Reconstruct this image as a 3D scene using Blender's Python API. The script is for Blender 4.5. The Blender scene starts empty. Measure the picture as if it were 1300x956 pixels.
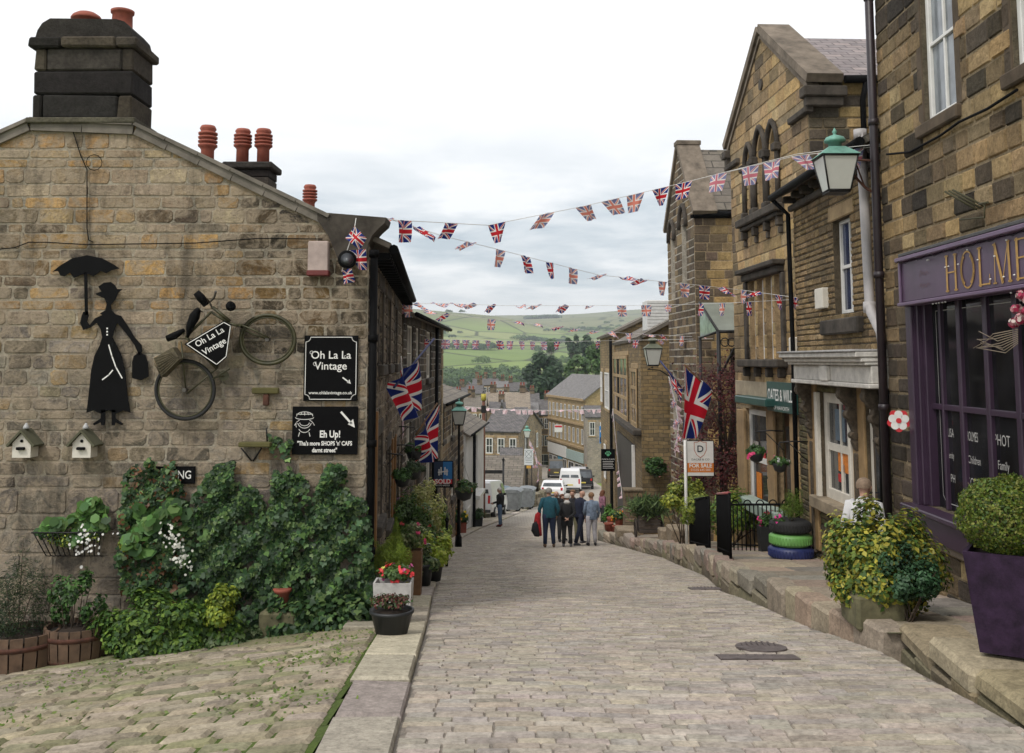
import bpy, math, random
import numpy as np
from mathutils import Vector, Matrix
R = random.Random(7)
C = bpy.context.scene.collection
TH = 0.0995; CT = math.cos(TH); ST = math.sin(TH); F = 1250.0; PX0 = 650.0; PY0 = 333.0
# ------------------------------------------------------------------ camera geometry (eye at the origin, looking along +y)
def ray(px, py):
    a = (px-PX0)/F; b = (PY0-py)/F
    return (a, CT-b*ST, ST+CT*b)
def P(px, py, Y):
    d = ray(px, py); t = Y/d[1]
    return (d[0]*t, Y, d[2]*t)
PROF = [(-40,1.2),(0,1.62),(7,2.2),(10.5,2.68),(16,3.45),(22,4.4),(31,5.75),(45.6,7.55),(78,10.8),(112,13.0),(150,14.8),(250,18),(400,19)]
_px = np.array([p[0] for p in PROF],float); _ph = np.array([p[1] for p in PROF],float)
def G(y):
    s = max(.5, min(6, y*0.12))
    return -(np.interp(y-s,_px,_ph)+np.interp(y,_px,_ph)*2+np.interp(y+s,_px,_ph))/4.0
def ground_at(px, py, off=0.0):
    d = ray(px, py); lo, hi = 1.0, 160.0
    r = d[2]/d[1]
    for _ in range(50):
        m = (lo+hi)/2
        if r*m > G(m)+off: lo = m
        else: hi = m
    return (d[0]/d[1]*lo, lo)
class Fr:
    "a vertical wall plane: origin, unit direction along the wall, outward normal"
    def __init__(s, ox, oy, tx, ty):
        L = math.hypot(tx-ox, ty-oy); s.o = (ox,oy); s.u = ((tx-ox)/L,(ty-oy)/L); s.L = L
        s.n = (s.u[1], -s.u[0])
    def p(s, u, v, d=0.0):
        return (s.o[0]+s.u[0]*u+s.n[0]*d, s.o[1]+s.u[1]*u+s.n[1]*d, v)
    def uv(s, px, py, d=0.0):
        D = ray(px, py); ox = s.o[0]+s.n[0]*d; oy = s.o[1]+s.n[1]*d
        t = (ox*s.n[0]+oy*s.n[1])/(D[0]*s.n[0]+D[1]*s.n[1])
        return ((t*D[0]-ox)*s.u[0]+(t*D[1]-oy)*s.u[1], t*D[2])
    def rect(s, x0, y0, x1, y1, d=0.0):
        "pixel box whose x0 edge and x1 edge are upright edges of the wall -> (u0,u1,v0,v1) using mid x"
        xm = (x0+x1)/2
        ua = s.uv(x0,(y0+y1)/2,d)[0]; ub = s.uv(x1,(y0+y1)/2,d)[0]
        vt = s.uv(xm,y0,d)[1]; vb = s.uv(xm,y1,d)[1]
        return (min(ua,ub), max(ua,ub), vb, vt)
# ------------------------------------------------------------------ materials
MATS = {}
def newmat(name):
    m = bpy.data.materials.new(name); m.use_nodes = True
    nt = m.node_tree; b = nt.nodes['Principled BSDF']; MATS[name] = m
    return m, nt, b
def N(nt, t, **kw):
    n = nt.nodes.new(t)
    for k, v in kw.items():
        if k in n.inputs: n.inputs[k].default_value = v
        else: setattr(n, k, v)
    return n
def ramp(nt, fac, stops):
    r = nt.nodes.new('ShaderNodeValToRGB'); cr = r.color_ramp
    while len(cr.elements) < len(stops): cr.elements.new(.5)
    for e, (p, c) in zip(cr.elements, stops):
        e.position = p; e.color = (c[0],c[1],c[2],1) if not isinstance(c,(int,float)) else (c,c,c,1)
    nt.links.new(fac, r.inputs['Fac']); return r.outputs['Color']
def mixc(nt, fac, a, b, mode='MIX'):
    m = nt.nodes.new('ShaderNodeMix'); m.data_type = 'RGBA'; m.blend_type = mode
    for sock, val in ((m.inputs[0],fac),(m.inputs[6],a),(m.inputs[7],b)):
        if hasattr(val,'is_output'): nt.links.new(val, sock)
        elif isinstance(val,(int,float)): sock.default_value = val
        else: sock.default_value = (val[0],val[1],val[2],1)
    return m.outputs[2]
def math_(nt, op, a, b=None, c=None, clamp=False):
    m = nt.nodes.new('ShaderNodeMath'); m.operation = op; m.use_clamp = clamp
    for i, v in enumerate((a,b,c)):
        if v is None: continue
        if hasattr(v,'is_output'): nt.links.new(v, m.inputs[i])
        else: m.inputs[i].default_value = v
    return m.outputs[0]
def noise(nt, scale, detail=4, rough=.6, coord='Object', dist=0.0):
    tc = nt.nodes.new('ShaderNodeTexCoord'); n = nt.nodes.new('ShaderNodeTexNoise')
    n.inputs['Scale'].default_value = scale; n.inputs['Detail'].default_value = detail
    n.inputs['Roughness'].default_value = rough; n.inputs['Distortion'].default_value = dist
    nt.links.new(tc.outputs[coord], n.inputs['Vector']); return n.outputs['Fac']
def bump(nt, b, h, strength=.4, dist=.02):
    bp = nt.nodes.new('ShaderNodeBump'); bp.inputs['Strength'].default_value = strength
    bp.inputs['Distance'].default_value = dist
    nt.links.new(h, bp.inputs['Height']); nt.links.new(bp.outputs['Normal'], b.inputs['Normal'])
def M(name, col, rough=.6, metal=0.0, var=.25, scale=6.0, bmp=.15, spec=.5):
    "plain surface with uneven tone and a little relief"
    if name in MATS: return MATS[name]
    m, nt, b = newmat(name)
    n = noise(nt, scale, 5, .65)
    c = ramp(nt, n, [(.3,[x*(1-var) for x in col]),(.7,[min(1,x*(1+var*.6)) for x in col])])
    nt.links.new(c, b.inputs['Base Color'])
    b.inputs['Roughness'].default_value = rough; b.inputs['Metallic'].default_value = metal
    b.inputs['Specular IOR Level'].default_value = spec
    if bmp: bump(nt, b, noise(nt, scale*7, 4, .7), bmp, .01)
    return m
def m_masonry(name, dirt=.5, dirtcol=(.035,.03,.026), fine=26, bstr=.7, stains=.9, rough=.93, smear=None):
    "stone by stone colour from the mesh, with grain, soot patches and relief"
    m, nt, b = newmat(name)
    at = nt.nodes.new('ShaderNodeAttribute'); at.attribute_name = 'Col'
    g = noise(nt, fine, 6, .75)
    g2 = noise(nt, fine*.22, 5, .7, dist=.4)
    c = mixc(nt, .75, at.outputs['Color'], ramp(nt, g, [(.25,.35),(.5,1.0),(.78,1.6)]), 'MULTIPLY')
    c = mixc(nt, .6, c, ramp(nt, g2, [(.3,.5),(.55,1.05),(.75,1.35)]), 'MULTIPLY')
    if smear:
        c = mixc(nt, ramp(nt, noise(nt, 4.5, 8, .75, dist=1.2), [(.44,0.0),(.56,.8)]), c, smear)
        c = mixc(nt, ramp(nt, noise(nt, 9, 6, .8, dist=.6), [(.55,0.0),(.68,.6)]), c, (.05,.045,.038))
    if smear:
        tcs=nt.nodes.new('ShaderNodeTexCoord'); mp=nt.nodes.new('ShaderNodeMapping'); mp.inputs['Scale'].default_value=(2.2,2.2,.35); nt.links.new(tcs.outputs['Object'],mp.inputs['Vector'])
        sn=nt.nodes.new('ShaderNodeTexNoise'); sn.inputs['Scale'].default_value=1.3; sn.inputs['Detail'].default_value=7; sn.inputs['Roughness'].default_value=.7; nt.links.new(mp.outputs[0],sn.inputs['Vector'])
        c = mixc(nt, ramp(nt, sn.outputs['Fac'], [(.52,0.0),(.66,.6)]), c, (.045,.04,.034))
    s = noise(nt, stains, 6, .7, dist=.6)
    f = ramp(nt, s, [(.48,0.0),(.68,dirt)])
    c = mixc(nt, f, c, dirtcol)
    nt.links.new(c, b.inputs['Base Color'])
    b.inputs['Roughness'].default_value = rough; b.inputs['Specular IOR Level'].default_value = .12
    h = math_(nt,'ADD', g, math_(nt,'MULTIPLY', g2, 1.5))
    bump(nt, b, h, bstr, .02)
    return m
def m_leaf(name='leaf', trans=.25, rough=.5):
    m, nt, b = newmat(name)
    at = nt.nodes.new('ShaderNodeAttribute'); at.attribute_name = 'Col'
    nt.links.new(at.outputs['Color'], b.inputs['Base Color'])
    b.inputs['Roughness'].default_value = rough; b.inputs['Specular IOR Level'].default_value = .35
    tr = nt.nodes.new('ShaderNodeBsdfTranslucent'); nt.links.new(at.outputs['Color'], tr.inputs['Color'])
    mx = nt.nodes.new('ShaderNodeMixShader'); mx.inputs[0].default_value = trans
    out = nt.nodes['Material Output']
    nt.links.new(b.outputs[0], mx.inputs[1]); nt.links.new(tr.outputs[0], mx.inputs[2]); nt.links.new(mx.outputs[0], out.inputs['Surface'])
    return m
def m_brick(name, cols, mortar, bw=.32, bh=.16, dirt=.4, msize=.012, dist=.03):
    "coursed stone by UV (metres), for buildings further off"
    m, nt, b = newmat(name)
    uv = nt.nodes.new('ShaderNodeTexCoord').outputs['UV']
    nz = nt.nodes.new('ShaderNodeTexNoise'); nz.inputs['Scale'].default_value = 2.5; nz.inputs['Detail'].default_value = 3
    nt.links.new(uv, nz.inputs['Vector'])
    sub = nt.nodes.new('ShaderNodeVectorMath'); sub.operation = 'SUBTRACT'; nt.links.new(nz.outputs['Color'], sub.inputs[0]); sub.inputs[1].default_value = (.5,.5,.5)
    sc = nt.nodes.new('ShaderNodeVectorMath'); sc.operation = 'SCALE'; sc.inputs['Scale'].default_value = dist*4; nt.links.new(sub.outputs[0], sc.inputs[0])
    ad = nt.nodes.new('ShaderNodeVectorMath'); ad.operation = 'ADD'; nt.links.new(uv, ad.inputs[0]); nt.links.new(sc.outputs[0], ad.inputs[1])
    br = nt.nodes.new('ShaderNodeTexBrick'); nt.links.new(ad.outputs[0], br.inputs['Vector'])
    br.inputs['Scale'].default_value = 1.0; br.inputs['Brick Width'].default_value = bw; br.inputs['Row Height'].default_value = bh
    br.inputs['Mortar Size'].default_value = msize; br.inputs['Mortar Smooth'].default_value = .3
    br.inputs['Color1'].default_value = (0,0,0,1); br.inputs['Color2'].default_value = (1,1,1,1); br.inputs['Mortar'].default_value = (.5,.5,.5,1)
    n = len(cols)
    c = ramp(nt, br.outputs['Color'], [((i+.5)/n, k) for i, k in enumerate(cols)])
    c = mixc(nt, br.outputs['Fac'], c, mortar)
    c = mixc(nt, .5, c, ramp(nt, noise(nt, 9, 5, .7), [(.3,.5),(.7,1.4)]), 'MULTIPLY')
    c = mixc(nt, ramp(nt, noise(nt, .35, 6, .7, dist=.5), [(.45,0.0),(.7,dirt)]), c, (.03,.027,.024))
    nt.links.new(c, b.inputs['Base Color']); b.inputs['Roughness'].default_value = .92; b.inputs['Specular IOR Level'].default_value = .25
    bump(nt, b, math_(nt,'SUBTRACT', noise(nt, 14, 4, .7), br.outputs['Fac']), .6, .02)
    return m
def m_roof(name, cols, bw=.45, bh=.3, msize=.02, moss=.35, edge=.35):
    m, nt, b = newmat(name)
    uv = nt.nodes.new('ShaderNodeTexCoord').outputs['UV']
    br = nt.nodes.new('ShaderNodeTexBrick'); nt.links.new(uv, br.inputs['Vector'])
    br.inputs['Scale'].default_value = 1.0; br.inputs['Brick Width'].default_value = bw; br.inputs['Row Height'].default_value = bh
    br.inputs['Mortar Size'].default_value = msize; br.inputs['Mortar Smooth'].default_value = .1
    br.inputs['Color1'].default_value = (0,0,0,1); br.inputs['Color2'].default_value = (1,1,1,1); br.inputs['Mortar'].default_value = (.5,.5,.5,1)
    n = len(cols)
    c = ramp(nt, br.outputs['Color'], [((i+.5)/n, k) for i, k in enumerate(cols)])
    c = mixc(nt, br.outputs['Fac'], c, [x*edge for x in cols[0]])
    c = mixc(nt, .6, c, ramp(nt, noise(nt, 5, 5, .7), [(.3,.6),(.7,1.3)]), 'MULTIPLY')
    c = mixc(nt, ramp(nt, noise(nt, 1.3, 6, .7), [(.5,0.0),(.7,moss)]), c, (.09,.085,.04))
    nt.links.new(c, b.inputs['Base Color']); b.inputs['Roughness'].default_value = .8
    bump(nt, b, math_(nt,'SUBTRACT', noise(nt, 12, 4, .7), math_(nt,'MULTIPLY',br.outputs['Fac'],1.5)), .7, .03)
    return m
def m_flag(name='flag_cloth', fade=0.0, red=(.55,.02,.03), blue=(.015,.03,.2)):
    "crossed flag pattern drawn from the cloth's own UV"
    m, nt, b = newmat(name)
    tc = nt.nodes.new('ShaderNodeTexCoord'); sp = nt.nodes.new('ShaderNodeSeparateXYZ'); nt.links.new(tc.outputs['UV'], sp.inputs[0])
    x = math_(nt,'SUBTRACT',sp.outputs[0],.5); y = math_(nt,'SUBTRACT',sp.outputs[1],.5)
    ax = math_(nt,'ABSOLUTE',x); ay = math_(nt,'ABSOLUTE',y)
    def near(v, w): return math_(nt,'LESS_THAN', v, w)
    dg = math_(nt,'ABSOLUTE', math_(nt,'SUBTRACT', ax, ay))
    off = math_(nt,'SUBTRACT', ax, ay)
    sgn = math_(nt,'SIGN', math_(nt,'MULTIPLY', math_(nt,'MULTIPLY', x, y), 1.0))
    offs = math_(nt,'ADD', math_(nt,'MULTIPLY', off, sgn), .03)
    wd = near(dg, .085); rd = near(math_(nt,'ABSOLUTE', offs), .033)
    wc = math_(nt,'MAXIMUM', near(ax,.10), near(ay,.16)); rc = math_(nt,'MAXIMUM', near(ax,.06), near(ay,.095))
    white = (.85,.83,.8)
    c = mixc(nt, wd, blue, white); c = mixc(nt, rd, c, red); c = mixc(nt, wc, c, white); c = mixc(nt, rc, c, red)
    if fade: c = mixc(nt, fade, c, (.85,.78,.76))
    nt.links.new(c, b.inputs['Base Color']); b.inputs['Roughness'].default_value = .8
    b.inputs['Specular IOR Level'].default_value = .2
    tr = nt.nodes.new('ShaderNodeBsdfTranslucent'); nt.links.new(c, tr.inputs['Color'])
    mx = nt.nodes.new('ShaderNodeMixShader'); mx.inputs[0].default_value = .35
    nt.links.new(b.outputs[0], mx.inputs[1]); nt.links.new(tr.outputs[0], mx.inputs[2]); nt.links.new(mx.outputs[0], nt.nodes['Material Output'].inputs['Surface'])
    return m
def m_glass(name, tint=(.02,.022,.025), rough=.06, spec=.8):
    m, nt, b = newmat(name)
    c = ramp(nt, noise(nt, 1.7, 3, .6), [(.35,tint),(.7,[min(1,t*3+.01) for t in tint])])
    nt.links.new(c, b.inputs['Base Color']); b.inputs['Roughness'].default_value = rough
    b.inputs['Specular IOR Level'].default_value = spec
    bump(nt, b, noise(nt, 1.2, 2, .5), .12, .05)
    return m
# ------------------------------------------------------------------ mesh builder
class MB:
    def __init__(s): s.v=[]; s.f=[]; s.m=[]; s.c=[]; s.uv=[]; s.sm=[]
    def face(s, pts, mi=0, col=(1,1,1), uv=None, sm=False):
        i = len(s.v); s.v.extend(pts); s.f.append(tuple(range(i,i+len(pts)))); s.m.append(mi); s.c.append(col); s.uv.append(uv); s.sm.append(sm)
    def add(s, vs, fs, mi=0, col=(1,1,1), sm=False):
        i = len(s.v); s.v.extend(vs)
        for f in fs: s.f.append(tuple(a+i for a in f)); s.m.append(mi); s.c.append(col); s.uv.append(None); s.sm.append(sm)
    def box(s, c, sz, mi=0, ch=.006, rz=0.0, col=(1,1,1), ax=None, jit=0.0):
        "chamfered box; ax = (ux,uy) direction of its local x"
        if ax: cr, sr = ax
        else: cr, sr = math.cos(rz), math.sin(rz)
        h = [d/2 for d in sz]; ch = min(ch, min(h)*.45)
        V = {}; vs = []
        for sx in (-1,1):
            for sy in (-1,1):
                for sz_ in (-1,1):
                    j = [R.uniform(-jit,jit) for _ in range(3)] if jit else (0,0,0)
                    for a in range(3):
                        q = [sx*(h[0]-(ch if a!=0 else 0)), sy*(h[1]-(ch if a!=1 else 0)), sz_*(h[2]-(ch if a!=2 else 0))]
                        q = [q[k]+j[k] for k in range(3)]
                        V[(sx,sy,sz_,a)] = len(vs)
                        vs.append((c[0]+q[0]*cr-q[1]*sr, c[1]+q[0]*sr+q[1]*cr, c[2]+q[2]))
        fs = []
        for a in range(3):
            b_, c_ = [(1,2),(2,0),(0,1)][a]
            for sg in (-1,1):
                q = []
                for (p, r) in ((-1,-1),(1,-1),(1,1),(-1,1)):
                    k = [0,0,0]; k[a]=sg; k[b_]=p; k[c_]=r; q.append(V[(k[0],k[1],k[2],a)])
                fs.append(q if sg>0 else q[::-1])
        for a in range(3):
            b_, c_ = [(1,2),(2,0),(0,1)][a]
            for p in (-1,1):
                for r in (-1,1):
                    q = []
                    for sg, f_ in ((-1,b_),(1,b_),(1,c_),(-1,c_)):
                        k=[0,0,0]; k[a]=sg; k[b_]=p; k[c_]=r; q.append(V[(k[0],k[1],k[2],f_)])
                    fs.append(q if p*r<0 else q[::-1])
        for sx in (-1,1):
            for sy in (-1,1):
                for sz_ in (-1,1):
                    t=[V[(sx,sy,sz_,a)] for a in range(3)]; fs.append(t if sx*sy*sz_>0 else t[::-1])
        s.add(vs, fs, mi, col)
    def tube(s, pts, r, n=8, mi=0, col=(1,1,1), caps=True, sm=True):
        pts = [Vector(p) for p in pts]; k = len(pts)
        rs = r if isinstance(r,(list,tuple)) else [r]*k
        vs = []; prev = None
        for i, p in enumerate(pts):
            t = (pts[min(i+1,k-1)]-pts[max(i-1,0)])
            if t.length < 1e-9: t = Vector((0,0,1))
            t.normalize()
            if prev is None:
                a = Vector((0,0,1)) if abs(t.z)<.9 else Vector((1,0,0))
                x = t.cross(a).normalized()
            else:
                x = (prev - t*prev.dot(t))
                x = x.normalized() if x.length>1e-6 else t.orthogonal().normalized()
            prev = x; y = t.cross(x)
            for j in range(n):
                an = 2*math.pi*j/n; vs.append(tuple(p + (x*math.cos(an)+y*math.sin(an))*rs[i]))
        fs = [(i*n+j, i*n+(j+1)%n, (i+1)*n+(j+1)%n, (i+1)*n+j) for i in range(k-1) for j in range(n)]
        s.add(vs, fs, mi, col, sm)
        if caps:
            i0 = len(s.v)-len(vs)
            for f in (tuple(range(n))[::-1], tuple((k-1)*n+j for j in range(n))):
                s.f.append(tuple(a+i0 for a in f)); s.m.append(mi); s.c.append(col); s.uv.append(None); s.sm.append(False)
    def lathe(s, prof, o, n=16, mi=0, col=(1,1,1), axis=(0,0,1), sm=True, sq=1.0):
        "profile [(r,h)] turned round the axis through o"
        A = Vector(axis).normalized(); X = A.orthogonal().normalized() if abs(A.z)<.99 else Vector((1,0,0)); Y = A.cross(X); o = Vector(o)
        vs = []
        for r_, h in prof:
            for j in range(n):
                an = 2*math.pi*j/n; vs.append(tuple(o+A*h+X*(r_*math.cos(an))+Y*(r_*math.sin(an)*sq)))
        k = len(prof)
        fs = [(i*n+j, i*n+(j+1)%n, (i+1)*n+(j+1)%n, (i+1)*n+j) for i in range(k-1) for j in range(n)]
        s.add(vs, fs, mi, col, sm)
        i0 = len(s.v)-len(vs)
        for f in (tuple(range(n))[::-1], tuple((k-1)*n+j for j in range(n))):
            s.f.append(tuple(a+i0 for a in f)); s.m.append(mi); s.c.append(col); s.uv.append(None); s.sm.append(False)
    def prism(s, pts, off, mi=0, col=(1,1,1)):
        "closed outline (3-D points) pushed by the vector off"
        n = len(pts); q = [tuple(p[k]+off[k] for k in range(3)) for p in pts]
        s.face(list(pts), mi, col); s.face(q[::-1], mi, col)
        for i in range(n):
            j = (i+1)%n; s.face([pts[j],pts[i],q[i],q[j]], mi, col)
    def slab(s, a, b, c, d, th, mi=0, col=(1,1,1), uvs=None):
        "quad a,b,c,d (counter-clockwise seen from outside) with thickness th below it, carrying metre UV"
        A,B,Cc,D = map(Vector,(a,b,c,d)); n = (B-A).cross(D-A).normalized()
        w = (B-A).length; h = (D-A).length
        uv = uvs or [(0,0),(w,0),(w,h),(0,h)]
        lo = [tuple(p-n*th) for p in (A,B,Cc,D)]
        s.face([a,b,c,d], mi, col, uv)
        s.face(lo[::-1], mi, col, uv[::-1])
        top = [a,b,c,d]
        for i in range(4):
            j=(i+1)%4; s.face([top[j],top[i],lo[i],lo[j]], mi, col, [(0,0),(1,0),(1,.1),(0,.1)])
    def mesh(s, name, mats, loc=(0,0,0)):
        me = bpy.data.meshes.new(name)
        lx,ly,lz = loc
        me.from_pydata([(x-lx,y-ly,z-lz) for x,y,z in s.v], [], s.f)
        for m in (mats if isinstance(mats,(list,tuple)) else [mats]): me.materials.append(m)
        me.polygons.foreach_set('material_index', s.m)
        me.polygons.foreach_set('use_smooth', s.sm)
        ca = me.color_attributes.new('Col','FLOAT_COLOR','CORNER')
        buf = []; uvb = []
        for f, c, u in zip(s.f, s.c, s.uv):
            buf.extend((c[0],c[1],c[2],1.0)*len(f))
            if u is None: uvb.extend((0.0,0.0)*len(f))
            else:
                for q in u: uvb.extend(q)
        ca.data.foreach_set('color', buf)
        ul = me.uv_layers.new(name='UVMap'); ul.data.foreach_set('uv', uvb)
        me.update(); return me
# ------------------------------------------------------------------ objects
def root_loc(o):
    while o.parent: o = o.parent
    return tuple(o.location)
def setp(o, label=None, cat=None, group=None, kind=None):
    if label: o['label'] = label
    if cat: o['category'] = cat
    if group: o['group'] = group
    if kind: o['kind'] = kind
def thing(name, label, cat, loc=(0,0,0), group=None):
    o = bpy.data.objects.new(name, None); C.objects.link(o); o.location = loc; o.empty_display_size = .2
    setp(o, label, cat, group); return o
def part(mb, name, mats, parent, label=None):
    me = mb.mesh(name, mats, root_loc(parent)) if isinstance(mb, MB) else mb
    o = bpy.data.objects.new(name, me); C.objects.link(o); o.parent = parent
    if label: o['label'] = label
    return o
def single(mb, name, mats, label, cat, loc=(0,0,0), group=None, kind=None):
    me = mb.mesh(name, mats, loc) if isinstance(mb, MB) else mb
    o = bpy.data.objects.new(name, me); C.objects.link(o); o.location = loc
    setp(o, label, cat, group, kind); return o
def struct(mb, name, mats):
    o = bpy.data.objects.new(name, mb.mesh(name, mats)); C.objects.link(o); o['kind'] = 'structure'; return o
def copy_thing(root, loc, rz=0.0, label=None, sc=None, parent=None):
    r = root.copy(); C.objects.link(r)
    if parent is None:
        r.location = loc; r.rotation_euler = (0,0,rz)
        if label: r['label'] = label
        if sc: r.scale = (sc,sc,sc) if isinstance(sc,(int,float)) else sc
    else: r.parent = parent
    for ch in list(root.children): copy_thing(ch, None, parent=r)
    return r
# ------------------------------------------------------------------ masonry
def clip_poly(poly, clip):
    "Sutherland-Hodgman; clip is convex, counter-clockwise, 2-D"
    out = poly
    for i in range(len(clip)):
        a = clip[i]; b = clip[(i+1)%len(clip)]; inp = out; out = []
        if not inp: return []
        def side(p): return (b[0]-a[0])*(p[1]-a[1])-(b[1]-a[1])*(p[0]-a[0])
        for j in range(len(inp)):
            p = inp[j]; q = inp[(j+1)%len(inp)]; sp = side(p); sq = side(q)
            if sp >= 0: out.append(p)
            if (sp >= 0) != (sq >= 0):
                t = sp/(sp-sq); out.append((p[0]+(q[0]-p[0])*t, p[1]+(q[1]-p[1])*t))
    return out
def area(p): return abs(sum(p[i][0]*p[(i+1)%len(p)][1]-p[(i+1)%len(p)][0]*p[i][1] for i in range(len(p))))/2
def stone_face(mb, fr, poly, d, depth, col, mi=0, inset=.012, base=-0.003):
    n = len(poly); cx = sum(p[0] for p in poly)/n; cy = sum(p[1] for p in poly)/n
    w = max(p[0] for p in poly)-min(p[0] for p in poly); h = max(p[1] for p in poly)-min(p[1] for p in poly)
    fx = max(.3,1-2*inset/max(w,.01)); fy = max(.3,1-2*inset/max(h,.01))
    inn = [(cx+(p[0]-cx)*fx, cy+(p[1]-cy)*fy) for p in poly]
    o3 = [fr.p(p[0],p[1],base) for p in poly]; i3 = [fr.p(p[0],p[1],d+depth+R.uniform(-.25,.25)*depth) for p in inn]
    vs = o3+i3
    fs = [tuple(range(n,2*n))]+[(i,(i+1)%n,n+(i+1)%n,n+i) for i in range(n)]
    mb.add(vs, fs, mi, col, False)
def masonry(mb, fr, u0, u1, v0, v1, rowh, lenr, pal, mortar, openings=(), clip=None, gap=.012, depth=.014, jit=.006, reveal=.16, d=0.0, seed=1, back=True, quoin=None, cut=.3, revcol=None):
    rg = random.Random(seed)
    vb = sorted({v0,v1}|{min(max(o[k],v0),v1) for o in openings for k in (2,3)})
    ub = sorted({u0,u1}|{min(max(o[k],u0),u1) for o in openings for k in (0,1)})
    def inside(u, v): return any(o[0]-1e-6 < u < o[1]+1e-6 and o[2]-1e-6 < v < o[3]+1e-6 for o in openings)
    if back:
        for i in range(len(ub)-1):
            for j in range(len(vb)-1):
                if ub[i+1]-ub[i]<1e-4 or vb[j+1]-vb[j]<1e-4: continue
                if inside((ub[i]+ub[i+1])/2,(vb[j]+vb[j+1])/2): continue
                q = [(ub[i],vb[j]),(ub[i+1],vb[j]),(ub[i+1],vb[j+1]),(ub[i],vb[j+1])]
                if clip: q = clip_poly(q, clip)
                if len(q)>2 and area(q)>1e-5: mb.face([fr.p(a,b,d) for a,b in q], 0, mortar)
        rc = revcol or mortar
        for o in openings:
            a,b,c_,e = o[:4]
            for q in ([(a,c_),(a,e)],[(b,e),(b,c_)],[(a,e),(b,e)],[(b,c_),(a,c_)]):
                (x0,y0),(x1,y1) = q
                mb.face([fr.p(x0,y0,d),fr.p(x0,y0,d-reveal),fr.p(x1,y1,d-reveal),fr.p(x1,y1,d)], 0, rc)
    for j in range(len(vb)-1):
        lo, hi = vb[j], vb[j+1]
        if hi-lo < .02: continue
        rows = [lo]
        while rows[-1] < hi-rowh[0]*.7:
            h = rg.uniform(*rowh)
            if hi-(rows[-1]+h) < rowh[0]*.6: h = hi-rows[-1]
            rows.append(min(rows[-1]+h,hi))
        if rows[-1] < hi-1e-6: rows[-1] = hi if len(rows)>1 else hi; 
        if len(rows)==1: rows.append(hi)
        for k in range(len(rows)-1):
            va, vc = rows[k], rows[k+1]; vm = (va+vc)/2
            blk = sorted([(o[0],o[1]) for o in openings if o[2]-1e-6<vm<o[3]+1e-6])
            segs = []; cur = u0
            for a,b in blk:
                if a>cur: segs.append((cur,a))
                cur = max(cur,b)
            if cur<u1: segs.append((cur,u1))
            for sa, sb in segs:
                u = sa; first = True
                while u < sb-1e-4:
                    L = rg.uniform(*lenr)
                    if first: L *= rg.uniform(.45,1.0)
                    if quoin and (first and abs(sa-u0)<1e-3): L = quoin if k%2 else quoin*.55
                    first = False
                    e = u+L
                    if sb-e < lenr[0]*.6: e = sb
                    g = gap/2*rg.uniform(.6,1.5)
                    a0,b0,a1,b1 = u+g, va+g, e-g, vc-g
                    if a1-a0>.015 and b1-b0>.01:
                        cc = min(a1-a0,b1-b0)*cut*rg.uniform(.4,1)
                        J = lambda: rg.uniform(-jit,jit)
                        poly = [(a0+cc+J(),b0+J()*.6),(a1-cc+J(),b0+J()*.6),(a1+J(),b0+cc),(a1+J(),b1-cc),(a1-cc+J(),b1+J()*.6),(a0+cc+J(),b1+J()*.6),(a0+J(),b1-cc),(a0+J(),b0+cc)] if cut>0 else [(a0,b0),(a1,b0),(a1,b1),(a0,b1)]
                        if clip: poly = clip_poly(poly, clip)
                        if len(poly)>2 and area(poly)>4e-4:
                            stone_face(mb, fr, poly, d, depth*rg.uniform(.6,1.3), pal(rg, (u+e)/2, vm), 0, min(.014,depth), d-.003)
                    u = e
def pick(rg, cols, var=.18):
    c = cols[min(len(cols)-1,int(rg.random()*len(cols)))]; k = 1+rg.uniform(-var,var)
    return (c[0]*k, c[1]*k*rg.uniform(.97,1.03), c[2]*k*rg.uniform(.93,1.07))
def sfield(u,v,sd=0):
    return (math.sin(u*1.9+v*.8+sd)+math.sin(v*2.7-u*1.1+sd*2)+.7*math.sin(u*4.3+sd)*math.sin(v*3.9+sd)+.5*math.sin(u*7.7+v*6.1))/2.2
def palmix(rg,u,v,light,dark,bias=0.0,sd=0,k=3.0,var=.15,gn=.9):
    "soot lies in drifts that cross many stones, each stone taking more or less of it"
    f=sfield(u,v,sd)*k+bias+rg.gauss(0,gn); t=1/(1+math.exp(-f)); a=pick(rg,light,var); b=pick(rg,dark,var)
    return tuple(a[i]*(1-t)+b[i]*t for i in range(3))
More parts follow.
